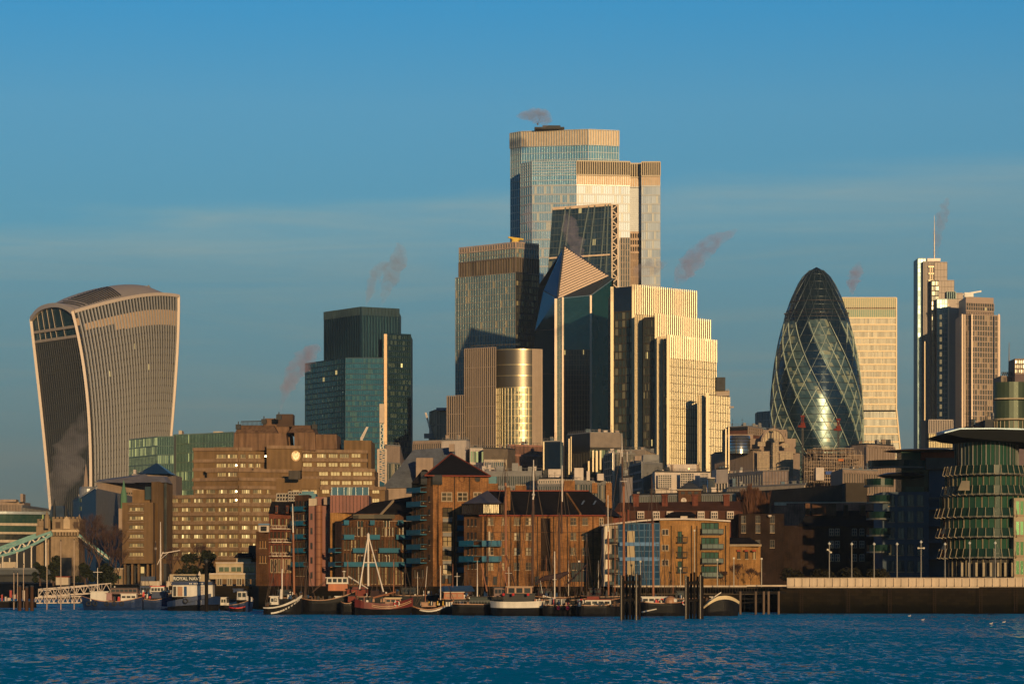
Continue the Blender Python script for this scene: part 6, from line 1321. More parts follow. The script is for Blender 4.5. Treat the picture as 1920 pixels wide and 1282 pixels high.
# round-balconied glass blocks
m_gr=mat('grey_soffit',(.12,.12,.10),.6); g_rt=glass('rail_glass',(.006,.022,.018),(.014,.04,.03),.12,.0,.12,var=.5); g_ap=glass('balcony_glass',(.010,.028,.022),(.03,.10,.06),.12,.0,.12,var=1.0,lit=.02,les=.3); m_apf=mat('cream_column',(.36,.29,.19),.7)
def arc_bal(R,cx,cy,rx,ry,z,a0,a1,n,posts=True,h=1.3,glass_=None):
    """curved balcony: slab, glass rail and leaning posts round an ellipse"""
    P=lambda t,k=1,dz=0:(cx+rx*k*sin(t),cy-ry*k*cos(t),z+dz); b=MB(); T=[a0+(a1-a0)*k/n for k in range(n+1)]
    ring=[P(t) for t in T]; inn=[P(t,.7) for t in T]
    for k in range(n):
        a,c,d,e=ring[k],ring[k+1],inn[k+1],inn[k]; b.hexa([e,a,c,d]+[(p[0],p[1],p[2]+.35) for p in (e,a,c,d)])
    o=b.out('balcony',m_gr,R); b=MB()
    for k in range(n): a,c=P(T[k],1.01),P(T[k+1],1.01); b.quad([(a[0],a[1],a[2]+.35),(c[0],c[1],c[2]+.35),(c[0],c[1],c[2]+.35+h),(a[0],a[1],a[2]+.35+h)],0,[(k,0),(k+1,0),(k+1,1),(k,1)]); b.bar((a[0],a[1],a[2]+.4+h),(c[0],c[1],c[2]+.4+h),.1,.1)
    b.out('glass_rail',glass_ or g_rt,o)
    if posts:
        for t in T: b=MB(); a=P(t,1.0); c=P(t,1.10); b.bar((a[0],a[1],a[2]-.1),(c[0],c[1],c[2]+.2),.12,.14); b.bar((c[0],c[1],c[2]+.1),(P(t,1.035)[0],P(t,1.035)[1],c[2]+h+.5),.09,.1); b.out('bracket',m_apf,o)
def lens(R,px0,px1,y0,y1,D,nm,m,dep=9,tail=0):
    b=MB(); cx=(X(px0,D)+X(px1,D))/2; rx=(X(px1,D)-X(px0,D))/2; zc=Z((y0+y1)/2,D); h=(Z(y0,D)-Z(y1,D))/2
    b.lathe((cx,D+dep,zc),[(0,-h),(.6,-h*.75),(.9,-h*.2),(1,0),(.9,h*.3),(.6,h*.8),(0,h)] and [(rx*r,zz) for r,zz in ((0,-h),(.6,-h*.7),(.92,-h*.15),(1,0),(.92,h*.3),(.6,h*.8),(0,h))],32,sy=dep/rx); return weld(b.out(nm,m,R))
D=650; R=thing('round_balcony_block','shaded blue-grey apartment block with round balconies and two dark disc canopies','apartment building',rest_on(1715,D))
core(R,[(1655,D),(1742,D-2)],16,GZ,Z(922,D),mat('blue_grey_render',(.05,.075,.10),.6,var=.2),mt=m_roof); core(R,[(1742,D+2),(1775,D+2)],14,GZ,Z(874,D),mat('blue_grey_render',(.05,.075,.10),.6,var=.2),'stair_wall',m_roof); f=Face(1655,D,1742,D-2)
core(R,[(1690,D+4),(1742,D+3)],10,Z(930,D),Z(862,D),g_ap,'upper_glass',m_roof); part_slab(R,'red_wall',mat('red_wall',(.28,.07,.03),.8),1727,846,1812,864,D+3,8); part_slab(R,'penthouse_glass',g_ap,1690,846,1726,864,D+2.5,8); part_slab(R,'dark_storey',mat('umber_panel',(.13,.10,.075),.7),1737,858,1812,880,D+1,12)
lens(R,1666,1822,838,847,D-2,'disc_canopy',mat('canopy_brown',(.09,.06,.035),.5,.2)); lens(R,1651,1742,883,897,D-3,'disc_canopy',mat('canopy_black',(.02,.02,.02),.4,.2),6)
arc_bal(R,X(1690,D),D+6,6.6,8,Z(877,D),-1.5,.9,14,False); arc_bal(R,X(1652,D),D+4,3.2,6,Z(912,D),-1.9,1.2,12,False)
for y in (943,974,1005,1036): arc_bal(R,X(1652,D),D+3,2.8,5,Z(y,D),-2.0,1.0,10,False)
for y in (928,958,989,1020,1051):
    for x in (1666,1684,1702,1720): window(R,f,x,y,x+11,y+20,glass('shade_window',(.02,.04,.055),(.05,.09,.10),.1,.4,lit=.06,les=.25),mat('slate_door',(.05,.06,.06),.7),1,.12)
for y in (950,981,1012,1043): part_slab(R,'side_balcony',mat('blue_grey_render',(.05,.075,.10),.6,var=.2),1742,y,1776,y+5,D-3,4)
part_slab(R,'side_balcony',m_gr,1745,932,1782,934,D-5,4)
D=604; R=thing('green_glass_apartments','riverside apartments with green glass, curved balconies on leaning brackets and a wing-shaped roof','apartment building',rest_on(1860,D))
cx,cy=X(1870,D),D+15
def ell(rx,ry,z0,z1,m,nm,n=30,a0=-1.6,a1=1.6,cells=2,smooth=False,cap=True):
    b=MB()
    for k in range(n):
        t0,t1=a0+(a1-a0)*k/n,a0+(a1-a0)*(k+1)/n; a,c=(cx+rx*sin(t0),cy-ry*cos(t0)),(cx+rx*sin(t1),cy-ry*cos(t1)); b.quad([(*a,z0),(*c,z0),(*c,z1),(*a,z1)],0,[(k*cells/2,0),((k+1)*cells/2,0),((k+1)*cells/2,1),(k*cells/2,1)])
    P=[(cx+rx*sin(a0+(a1-a0)*k/n),cy-ry*cos(a0+(a1-a0)*k/n)) for k in range(n+1)]
    if cap: b.quad([(*p,z1) for p in P]); b.quad([(P[-1][0],P[-1][1],z0),(P[0][0],P[0][1],z0),(P[0][0],P[0][1],z1),(P[-1][0],P[-1][1],z1)])
    return b.out(nm,m,R)
fl=[(1078,1047),(1041,1010),(1006,970),(967,931),(929,890),(886,828)]
for j,(yb_,yt_) in enumerate([(1080,1046),(1046,1007),(1007,969),(969,928),(928,890),(890,826)]):
    rr=(9.8,10.0,10.2,10.2,9.2,8.2)[j] if j<5 else 6.2
    rr=(8.6,9.0,9.3,9.5,8.4,6.4)[j]; ell(rr,12,Z(yb_,D),Z(yt_,D),g_ap if j else m_dark,'glass_storey',30)
    b=MB(); n=22
    for k in range(n+1):
        t=-1.5+3.0*k/n; a=(cx+(rr+.1)*sin(t),cy-12.12*cos(t)); w=.26 if k%3==0 else .1; b.bar((*a,Z(yb_,D)),(*a,Z(yt_,D)),w,.2)
    b.out('window_post',mat('post_olive',(.17,.14,.09),.7) if j<5 else m_gr,R)
for j,y in enumerate((1046,1007,969,927,889)):
    arc_bal(R,cx,cy-.5,(9.6,9.9,10.1,8.9,8.5)[j],14.0,Z(y,D),-1.45,1.0,16,h=1.5)
core(R,[(1901,D+1),(1990,D+1)],24,GZ,Z(933,D),m_apf,'corner_wall',m_roof); f=Face(1901,D+1,1960,D+1)
for y in (938,976,1014,1050):
    window(R,f,1904,y,1920,y+26,glass('bright_green_glass',(.03,.12,.04),(.06,.18,.07),.1,.4),m_apf,1,.25); window(R,f,1928,y,1950,y+26,g_ap,m_apf,2,.25)
b=MB(); P0=[(1771,811),(1800,803.5),(1860,803),(1990,806)]; P1=[(1771,811.5),(1800,819),(1860,825),(1990,833)]
for k in range(3):
    a,c=pt(*P0[k],D-2),pt(*P0[k+1],D-2); d,e=pt(*P1[k],D-2),pt(*P1[k+1],D-2); r_=[(p[0],p[1]+26,p[2]) for p in (d,e,c,a)]
    b.hexa([d,e,r_[1],r_[0],a,c,r_[2],r_[3]])
b.out('wing_roof',mat('wing_under_shade',(.005,.006,.006),.7,.0,spec=.1),R)  # black colour paints in the shade under the wing roof
b=MB()
for k in range(3):
    a,c=pt(*P0[k],D-2.2),pt(*P0[k+1],D-2.2); b.hexa([(a[0],a[1],a[2]-.12),(c[0],c[1],c[2]-.12),(c[0],c[1]+12,c[2]-.1),(a[0],a[1]+12,a[2]-.1),(a[0],a[1],a[2]+.14),(c[0],c[1],c[2]+.14),(c[0],c[1]+12,c[2]+.6),(a[0],a[1]+12,a[2]+.6)])
b.out('wing_skin',mat('wing_skin',(.16,.22,.27),.4,.3),R)
for k,(y0,y1) in enumerate(((711,744),(746,783),(785,812))):
    b=MB(); r_=3.6; c=(X(1912,D),D+10); b.lathe((c[0],c[1],0),[(r_,Z(y1,D)),(r_,Z(y0,D)),(0,Z(y0,D))],24,sy=.8); o=weld(b.out('drum_storey',mat('drum_green',(.05,.07,.04),.4,.2),R),False)
    b=MB(); b.lathe((c[0],c[1],0),[(r_+.15,Z(y1,D)),(r_+.15,Z(y1-3,D)),(r_,Z(y1-3,D))],24,sy=.8)
    if k==2:
        for j in range(24): t=2*pi*j/24; b.bar((c[0]+3.7*sin(t),c[1]-2.95*cos(t),Z(y1,D)),(c[0]+3.7*sin(t),c[1]-2.95*cos(t),Z(y0,D)),.15)
    b.out('drum_ring',m_apf,o)
for k in range(9): part_slab(R,'ground_column',m_apf,1802+k*13.5,1054,1806+k*13.5,1080,D+1.5,1)
for (x,y,w,h) in ((1800,901,24,18),(1768,986,10,14),(1768,1016,10,14)):
    b=MB(); a=pt(x,y+h,D+2); b.quad([pt(x-4,y+h,D+1.5),pt(x+w-6,y+h,D-.5),pt(x+w-6,y,D-.5),pt(x+3,y,D+1)]); b.out('wind_screen',m_apf,R)
D=760; R=thing('dark_back_block','dark blue block filling the gap behind the green glass apartments','apartment building',rest_on(1790,D)); core(R,[(1775,660),(1835,660)],20,GZ,Z(842,660),mat('blue_grey_render',(.05,.075,.10),.6,var=.2)); R.location=(X(1805,660),660,GZ)
for ch in R.children: ch.location=(X(1790,D)-X(1805,660),D-660,0)
R,C,zt=midrise('rooftop_block','dark plant block behind the wing-shaped roof','building',[(1847,787),(1880,787)],760,0,m_lou,[None]); R,C,zt=midrise('rooftop_block','low dark parapet block left of the plant block behind the wing-shaped roof','building',[(1810,800),(1850,799)],765,0,m_lou,[None])

for R,f,xs in ((bpy.data.objects['long_brick_warehouse'],Face(904,600,1131,600),(909,958,1008,1038,1064,1086,1112)),(bpy.data.objects['pyramid_roofed_warehouse'],Face(812,617,916,621),(821,852,880)),(bpy.data.objects['curved_roof_apartments'],Face(1237,581.5,1368,586),(1258,1296,1306,1360))):
    for x in xs:
        b=MB(); u,z=f.at(x,1000); f.slab(b,u-.07,u+.07,GZ,f.at(x,985 if x>1200 else (968 if x>900 else 893))[1],.04,.2); f.slab(b,u-.16,u+.16,f.at(x,1090)[1],f.at(x,1087)[1],.03,.24); b.out('drainpipe',mat('pipe_iron',(.03,.025,.02),.8),R)
# ---------------------------------------------------------------- quay, pier, lamps
m_par=mat('parapet_white',(.55,.43,.31),.8,var=.12,streak=.2); D=561
R=thing('promenade_parapet','long white panelled river parapet on brackets along the right-hand quay wall','parapet',(X(1700,D),D,GZ)); m_pipe=mat('lamp_grey',(.28,.25,.21),.5,.3)
u0=X(1476,D); n=38; w=1.43
for k in range(n):
    b=MB(); b.box((u0+w*k+w/2,D,(Z(1084,D)+Z(1099,D))/2),(w-.14,.18,Z(1084,D)-Z(1099,D))); b.out('panel',m_par,R)
b=MB()
for k in range(n+1): b.box((u0+w*k,D-.12,(Z(1082.5,D)+Z(1101.5,D))/2),(.15,.5,Z(1082.5,D)-Z(1101.5,D))); b.hexa([(u0+w*k-.08,D-.6,5.05),(u0+w*k+.08,D-.6,5.05),(u0+w*k+.08,D+.3,5.0),(u0+w*k-.08,D+.3,5.0),(u0+w*k-.08,D-.5,5.4),(u0+w*k+.08,D-.5,5.4),(u0+w*k+.08,D+.3,5.4),(u0+w*k-.08,D+.3,5.4)])
b.out('post_row',m_par,R)
b=MB(); b.box((u0+w*n/2,D-.1,Z(1083,D)),(w*n,.4,.12)); b.box((u0+w*n/2,D-.1,Z(1100.5,D)),(w*n,.7,.2)); b.out('coping',m_par,R)
lampx=[(1555,1017,'with two small side lights'),(1597,1018,'first to the right of the one with side lights'),(1639,1018,'in front of the black chimneyed houses, nearest the round-balcony block'),(1682,1018,'in front of the round-balcony block'),(1727,1014,'with a wide flat crossbar'),(1772,1018,'at the left corner of the green glass apartments'),(1818,1016,'before the balconies, second from the right'),(1866,1016,'furthest right before the balconies')]
for k,(x,y,t) in enumerate(lampx):
    K=thing('street_lamp','tall slim promenade lamp post '+t,'street lamp',(X(x,566),566,GZ),'lamp posts along the promenade'); Dd=566
    b=MB(); b.tube((X(x,Dd),Dd,GZ),pt(x,y+4,Dd),.13,.08,8); b.tube((X(x,Dd),Dd,GZ),(X(x,Dd),Dd,GZ+1.2),.2,.17,8); b.out('post',m_pipe,K)
    b=MB(); b.lathe((X(x,Dd),Dd,Z(y+4,Dd)),[(.1,0),(.25,.15),(.3,.3),(.12,.45),(0,.6)],10); b.out('lamp_head',mat('lamp_glass',(.6,.58,.5),.3),K)
    if k in (0,4):
        b=MB(); b.bar(pt(x-(3 if k==0 else 6),y+13,Dd),pt(x+(3 if k==0 else 6),y+(18 if k==0 else 13),Dd),.15); b.box(pt(x-(3 if k==0 else 5),y+13,Dd),(.35,.3,.3)); b.box(pt(x+(3 if k==0 else 5),y+(18 if k==0 else 13),Dd),(.35,.3,.3)); b.out('cross_arm',m_pipe,K)
for x,y0,t in ((1428,1048,'at the right end of the walkway railing'),(1376,1047,'in front of the yellow brick house'),(1345,1050,'before the patio windows, with a thin head'),(1302,995,'tallest, in front of the yellow brick apartment wall'),(1276,1066,'short, in front of the french windows'),(1201,1053,'beside the left dark piles')):
    K=thing('flagless_pole','thin pale pole standing on the walkway '+t,'pole',(X(x,575),575,GZ),'thin poles on the apartment walkway'); b=MB(); b.tube((X(x,575),575,GZ),pt(x,y0,575),.1,.07,6); b.out('shaft',m_pipe,K); b=MB(); b.box(pt(x,y0-1,575),(.35,.3,.35)); b.out('finial',m_pipe,K)
# walkway and jetty under the apartments
D=578; R=thing('apartment_walkway','riverside walkway with a white edge and dark railings in front of the curved-roof apartments','walkway',(X(1300,D),D,0)); part_slab(R,'deck_edge',m_par,1150,1097,1400,1100,D,4); part_slab(R,'deck_edge',m_par,1400,1096,1476,1099,D,4)
b=MB()
for k in range(60): pxslab(b,1160+k*5.2,1101,1160.5+k*5.2,1113,D+.2,.1)
pxslab(b,1150,1101,1470,1101.7,D,.2); pxslab(b,1150,1112,1470,1114,D,.2); b.out('railing',mat('rail_brown',(.08,.06,.04),.8),R); m_tim=mat('wet_timber',(.014,.011,.009),.8,var=.4,streak=.4)
R=thing('timber_jetty','dark timber jetty on posts between the cream-bowed barge and the quay wall','jetty',(X(1425,555),555,0)); D=555; part_slab(R,'deck',m_tim,1380,1108,1474,1113,D,6)
for k,x in enumerate((1388,1417,1432,1441,1460)):
    b=MB(); b.tube((X(x,D),D,-2),pt(x,1108,D),.22,.22,8); b.out('post',mat('pale_pile',(.16,.11,.075),.9,streak=.3),R)
b=MB(); b.bar(pt(1384,1130,D),pt(1442,1127,D),.2); b.bar(pt(1388,1122,D),pt(1432,1122,D),.2); b.bar(pt(1396,1113,D),pt(1396,1145,D),.12); b.out('brace',m_tim,R)
# dolphins of dark piles
def piles(name,lab,xs,ytops,D,light=()):
    R=thing('mooring_piles',lab,'mooring piles',(X(sum(xs)/len(xs),D),D,0),'dark mooring piles in the river')
    for k,(x,y) in enumerate(zip(xs,ytops)):
        dd=D+(k*7%5)*.7; b=MB(); b.tube((X(x,dd),dd,-2),pt(x,y,dd),.22,.2,10); b.out('pile',m_tim if k not in light else mat('galvanised_pile',(.07,.058,.045),.4,.5,streak=.3),R)
    b=MB(); b.bar(pt(xs[0],max(ytops)+12,D+.5),pt(xs[-1],max(ytops)+12,D+.5),.5,.5); b.bar(pt(xs[0],max(ytops)+46,D+.5),pt(xs[-1],max(ytops)+44,D+.5),.4,.4); b.out('crossbeam',m_tim,R)
piles('p','cluster of tall black mooring piles in front of the barges, the left one of two',[1165,1169,1175,1181,1187,1193,1199],[1078,1079,1076,1077,1079,1075,1077],478,(0,5))
piles('p','cluster of tall black mooring piles in front of the yellow brick apartments',[1286,1290,1296,1302,1308,1313,1317],[1078,1080,1074,1072,1080,1077,1079],486,(0,5))
R=thing('mooring_pile','single tall dark pile in front of the white-cabined navy barge','mooring pile',(X(387,600),600,0)); b=MB(); b.tube((X(387,600),600,-2),pt(387,1050,600),.38,.36,12); b.out('pile',m_tim,R); b=MB(); b.lathe((X(387,600),600,Z(1050,600)),[(.42,-.5),(.42,0),(0,.3)],12); b.out('cap',m_dark,R)
for x,y,t in ((37,1097,'leftmost'),(50,1099,'middle'),(60,1097,'rightmost')):
    R=thing('mooring_pile','thick brown pile at the left edge pontoon, '+t+' of three','mooring pile',(X(x,610),610,0),'brown piles at the left pontoon'); b=MB(); b.tube((X(x,610),610,-2),pt(x,y,610),.38,.36,10); b.out('pile',mat('rust_pile',(.07,.035,.02),.9,streak=.4),R); b=MB(); b.lathe((X(x,610),610,Z(y,610)),[(.4,-.3),(.4,0),(0,.1)],10); b.out('cap',m_dark,R)
for x,y,t in ((88,1016,'leftmost and tallest'),(114,1014,'in front of the bridge gatehouse'),(139,1012,'right of the gatehouse'),(26,1073,'short, left, over the pontoon'),(33,1073,'short, second from the left'),(44,1058,'short, beside the brown piles')):
    R=thing('mast_pole','thin pale pole at the left moorings, '+t,'pole',(X(x,640),640,0),'thin pale poles at the left moorings'); b=MB(); b.tube((X(x,640),640,-1),pt(x,y,640),.12,.09,6); b.out('shaft',mat('pale_pole',(.38,.27,.19),.6),R); b=MB(); b.lathe((X(x,640),640,Z(y,640)),[(.14,0),(.14,.15),(0,.3)],6); b.out('finial',m_dark,R)
# white truss gangway
D=650; R=thing('truss_gangway','white steel truss gangway sloping up from the left pontoon to the quay','gangway',(X(130,D),D,1)); m_tw=mat('truss_white',(.52,.42,.34),.6)
def truss(x0,yt0,yb0,x1,yt1,yb1,n,D,nm):
    b=MB(); T=lambda k:pt(x0+(x1-x0)*k/n,yt0+(yt1-yt0)*k/n,D); B_=lambda k:pt(x0+(x1-x0)*k/n,yb0+(yb1-yb0)*k/n,D)
    b.bar(T(0),T(n),.22); b.bar(B_(0),B_(n),.22)
    for k in range(n): b.bar(T(k),B_(k+1),.12) if k%2 else b.bar(B_(k),T(k+1),.12)
    for k in range(0,n+1,2): b.bar(T(k),B_(k),.1)
    b.out(nm,m_tw,R)
truss(72,1107,1119,186,1096,1111,16,D,'near_truss'); truss(72,1104,1117,208,1093,1109,16,D+2.4,'far_truss'); truss(66,1120,1130,153,1117,1129,20,D-.5,'lower_truss'); part_slab(R,'deck',m_grey,66,1129,153,1131,D,2.6)
R=thing('float_pontoon','low dark floating pontoon at the left edge with red and white gear','pontoon',(X(20,640),640,0)); part_slab(R,'float',m_tim,-30,1128,60,1139,640,6); part_slab(R,'fender_strip',m_dark,-30,1126,60,1128,639.6,.5)
random.seed(21)
for k,(x,y,w,h,c) in enumerate(((18,1106,4,14,'red'),(14,1120,6,6,'wht'),(24,1114,5,8,'wht'),(31,1112,3,10,'red'),(42,1106,5,20,'wht'),(2,1114,3,13,'red'),(9,1118,3,8,'wht'))):
    nm={'red':('fuel_locker','red'),'wht':('gear_locker','white')}[c]; K=thing(nm[0],'small %s locker on the left pontoon, %s'%(nm[1],('tall, near the middle','low, left of the tall red one','by the orange ring','narrow, left of the brown piles','tallest, between the brown piles','at the left picture edge','squat, near the left edge')[k]),'locker',pt(x+w/2,y+h,641)); part_slab(K,'cabinet',mat('locker_'+c,(.35,.04,.03) if c=='red' else (.5,.4,.33),.6),x,y,x+w,y+h,641,.6); part_slab(K,'lid',m_dark,x-.3,y-1,x+w+.3,y,640.8,.9)
# naval office and hut
D=668; R=thing('naval_office','low cream riverside building with a flat-roofed upper room and a dark ROYAL NAVY sign','office',(X(450,D),D,GZ)); m_nav_=mat('cream_wall',(.46,.36,.24),.8,var=.15,streak=.2)
core(R,[(392,D),(512,D)],14,GZ+1.5,Z(1076,D),m_nav_,mt=m_roof); core(R,[(405,D+3),(480,D+3)],10,Z(1078,D),Z(1055,D),m_nav_,'upper_room',m_roof); core(R,[(318,D+2),(394,D+2)],12,GZ+.5,Z(1076,D),m_nav_,'left_wing',m_roof); core(R,[(512,D+2),(546,D+2)],10,GZ+1,Z(1081,D),m_nav_,'right_wing',m_roof)
part_slab(R,'roof_edge',m_white,392,1074,512,1076.5,D-.5,.5); part_slab(R,'upper_roof_edge',m_white,404,1053.5,481,1055.5,D+2.5,.5)
f=Face(392,D,512,D); f3=Face(405,D+3,480,D+3)
for x in (407,426,444,459,472,486,498): window(R,f,x,1084,x+9,1096,g_br,m_wfw,1,.12)
for x,w in ((410,20),(433,20),(457,20)): window(R,f3,x,1062,x+w,1071,glass('office_green',(.05,.08,.05),(.1,.13,.07),.2,.3),m_wfw,1,.12)
part_slab(R,'under_deck',m_dark,392,1104,545,1122,D-.6,6)
f4=Face(318,D+2,394,D+2); o=part_slab(R,'sign',mat('sign_navy',(.03,.035,.04),.6),326,1078,374,1091,D+1,.3)
cu=bpy.data.curves.new('sign_text','FONT'); cu.body='ROYAL NAVY'; cu.size=1.02; cu.align_x='CENTER'; cu.extrude=.03; cu.offset=.012
t=bpy.data.objects.new('sign_text',cu); COL.objects.link(t); S.view_layers[0].update()
dg=bpy.context.evaluated_depsgraph_get(); me=bpy.data.meshes.new_from_object(t.evaluated_get(dg)); bpy.data.objects.remove(t); me.materials.clear(); me.materials.append(mat('sign_white',(.7,.65,.55),.6))
t=bpy.data.objects.new('sign_lettering',me); COL.objects.link(t); t.parent=o; rw=R['_w']; c=pt(351,1087,D+.85); t.location=(c[0]-rw[0],c[1]-rw[1],c[2]-rw[2]); t.rotation_euler=(radians(90),0,0)
part_slab(R,'container',mat('navy_box',(.03,.045,.08),.6),264,1080,290,1089,D-6,3); part_slab(R,'timber_screen',m_cream,264,1089,300,1101,D-6,1); part_slab(R,'timber_screen',m_cream,312,1089,322,1100,D-4,1)
K=thing('notice_triangle','small white triangle sign on a post over the naval office','sign',pt(374,1090,D-2)); b=MB(); b.bar(pt(374,1090,D-2),pt(374,1072,D-2),.12); b.out('post',m_grey,K); b=MB(); b.hexa([pt(371,1078,D-2.2),pt(377,1078,D-2.2),pt(377,1078,D-2),pt(371,1078,D-2),pt(373.7,1070,D-2.2),pt(374.3,1070,D-2.2),pt(374.3,1070,D-2),pt(373.7,1070,D-2)]); b.out('plate',m_white,K)
K=thing('signal_mast','tall white signal mast with a slanted yard at the quay by the hotel wing','mast',(X(301,760),760,GZ)); Dd=760; b=MB(); b.tube((X(301,Dd),Dd,GZ),pt(301,978,Dd),.28,.1,8); b.out('pole',mat('mast_white',(.6,.5,.42),.5),K); b=MB(); b.bar(pt(304,1037,Dd),pt(338,1031,Dd),.2); b.bar(pt(295,1058,Dd),pt(306,1034,Dd),.16); b.bar(pt(301,1048,Dd),pt(316,1035,Dd),.1); b.out('yard',mat('mast_white',(.6,.5,.42),.5),K)
K=thing('signal_mast','thin pale pole just left of the tall white signal mast','mast',(X(292,762),762,GZ)); b=MB(); b.tube((X(292,762),762,GZ),pt(292,1015,692),.14,.08,6); b.out('pole',mat('pale_pole',(.38,.27,.19),.6),K); b=MB(); b.box(pt(292,1028,762),(.4,.3,.6)); b.out('light',m_white,K)
R=thing('quay_hut','small hut with an overhanging flat roof above the naval office','hut',(X(448,D+14),D+14,GZ)); part_slab(R,'wall',m_cream,443,1045,470,1056,D+12,4); frustum(R,'roof',m_tile,438,476,1045,446,470,1036,D+11,6,1); part_slab(R,'dark_wing',m_dark,466,1022,480,1054,D+14,3)
R=thing('red_kiosk','small kiosk with a red pyramid roof behind the truss gangway','kiosk',(X(118,760),760,GZ)); 
b=MB(); b.box((X(118,760),760,GZ+1.1),(3.2,3,2.2)); b.out('cabin',m_cream,R); b=MB(); q=[(X(103,758),758,GZ+2.2),(X(133,758),758,GZ+2.2),(X(133,758),762,GZ+2.2),(X(103,758),762,GZ+2.2)]
for k in range(4): b.quad([q[k],q[(k+1)%4],pt(117,1088,760)])
b.out('roof',mat('kiosk_red',(.4,.08,.04),.8),R)
R=thing('embankment_wall','low stone terrace wall beside the bridge stays, left of the hotel wing','wall',(X(215,820),820,GZ)); part_slab(R,'wall',m_bs,196,1066,230,1096,820,3); part_slab(R,'coping',m_cream,195,1064.5,231,1066.5,819.8,3.4)
part_slab(R,'awning',mat('awning_green',(.03,.08,.05),.7),208,1079,226,1084,818,1.5)

for k,x in enumerate((1502,1590,1668,1752,1839,1905)):
    K=thing('quay_ladder','rusty ladder fixed to the dark quay wall, number %s from the left end'%('one','two','three','four','five','six')[k],'ladder',(X(x,559),559,0),'ladders down the quay wall'); b=MB(); Dd=560.2-.012*(x-1476)/4
    for dx in (-.25,.25): b.bar((X(x,Dd)+dx,559.2+.0*k,.2),(X(x,Dd)+dx,559.2,4.9),.06)
    for j in range(12): b.bar((X(x,Dd)-.25,559.2,.4+j*.38),(X(x,Dd)+.25,559.2,.4+j*.38),.045)
    b.out('ladder_frame',mat('ladder_iron',(.03,.017,.01),.8),K)
# ---------------------------------------------------------------- boats
m_hb=mat('hull_black',(.010,.009,.009),.45,var=.4,streak=.4); m_hn=mat('hull_navy',(.012,.03,.09),.4,var=.3,streak=.3); m_hr=mat('hull_red',(.14,.022,.015),.45,var=.3,streak=.3); m_hw=mat('hull_white',(.60,.54,.46),.5,var=.12,streak=.15); m_hcr=mat('hull_cream',(.62,.48,.28),.5,var=.12)
m_deck=mat('deck_brown',(.10,.06,.04),.8,var=.4); m_mst=mat('varnished_mast',(.28,.11,.05),.5); m_mdk=mat('dark_mast',(.07,.035,.022),.6); m_mw=mat('white_mast',(.68,.58,.48),.45); m_rig=mat('rigging_rope',(.10,.07,.05),.8)
m_sail=mat('furled_sail',(.05,.03,.03),.9); m_saib=mat('blue_cover',(.03,.07,.15),.8,var=.3); m_org=mat('orange_paint',(.45,.13,.04),.5,var=.2,streak=.3); m_red=mat('signal_red',(.5,.03,.025),.5); m_wood=mat('varnished_wood',(.32,.16,.08),.45,var=.2); g_bt=glass('cabin_glass',(.02,.025,.03),(.08,.09,.08),.1,.3)
def boat(lab,cat,px0,px1,D,ys,beam=4.6,mh=None,ms=None,sf=.25,bow='r',blunt=.55,name='moored_boat',grp=None,yaw=0):
    xa,xb=X(px0,D),X(px1,D); R=thing(name,lab,cat,((xa+xb)/2,D,0),grp); n=18; mh=mh or m_hb; ms=ms or mh
    zs=[Z(y,D) for y in ys]; L_=xb-xa; b=MB(); st=[]
    for i in range(n+1):
        t=i/n; tb=t if bow=='r' else 1-t
        z=zs[0]*(1-t)*(1-2*t)+zs[1]*4*t*(1-t)+zs[2]*t*(2*t-1)
        hb=beam/2*min(1,max(.03,(1-max(0,(tb-blunt)/(1-blunt))**2.3)))*(min(1,.72+tb*2.2)); rake=(max(0,tb-.7)/.3)**2*L_*.05*(1 if bow=='r' else -1)
        x=xa+L_*t; rows=[]
        for zz,k,r in ((-.5,.62,-1),(z*.25,.86,-.5),(z*(1-sf),.99,-.1),(z*(1-sf)+.0,1.03,0),(z,1.06,.1)): rows.append((x+rake*r,hb*k,zz))
        st.append(rows)
    for i in range(n):
        for j in range(4):
            for sg in (-1,1):
                a,c,d,e=st[i][j],st[i+1][j],st[i+1][j+1],st[i][j+1]; b.quad([(p[0],D+sg*p[1],p[2]) for p in ((a,c,d,e) if sg<0 else (c,a,e,d))],1 if j>=3 else 0)
        a,c=st[i][4],st[i+1][4]; dz=.35; b.quad([(a[0],D-a[1],a[2]-dz),(c[0],D-c[1],c[2]-dz),(c[0],D+c[1],c[2]-dz),(a[0],D+a[1],a[2]-dz)],2)
    for r in (st[0],st[-1]): b.quad([(p[0],D-p[1],p[2]) for p in r]+[(p[0],D+p[1],p[2]) for p in r[::-1]],0)
    b.out('hull',[mh,ms,m_deck],R)
    b=MB()
    for i in range(n): b.bar((st[i][4][0],D-st[i][4][1],st[i][4][2]),(st[i+1][4][0],D-st[i+1][4][1],st[i+1][4][2]),.1,.14)
    b.out('gunwale',ms if ms!=mh else m_wood,R); return R
def cabin(R,px0,y0,px1,y1,D,dep=2.4,m=None,roof=None,wins=0,wm=None,wh=.42,nm='cabin',ov=.12):
    m=m or m_hw; x0,x1,z1,z0=X(px0,D),X(px1,D),Z(y0,D),Z(y1,D); b=MB(); i=.06*(x1-x0)*0
    b.hexa([(x0,D,z0),(x1,D,z0),(x1,D+dep,z0),(x0,D+dep,z0),(x0+i+.08,D+.1,z1),(x1-i-.08,D+.1,z1),(x1-.08,D+dep-.1,z1),(x0+.08,D+dep-.1,z1)]); o=b.out(nm,m,R)
    b=MB(); b.box(((x0+x1)/2,D+dep/2,z1+.06),(x1-x0+ov*2,dep+ov*2,.14)); b.out('roof',roof or m,o)
    if wins:
        w=(x1-x0-.3)/wins
        for k in range(wins):
            b=MB(); zc=z0+(z1-z0)*.58; h=(z1-z0)*wh; xx=x0+.15+w*k+w*.12; b.box((xx+w*.38,D+.0,zc),(w*.76,.12,h)); b.out('window',wm or g_bt,o)
    return o
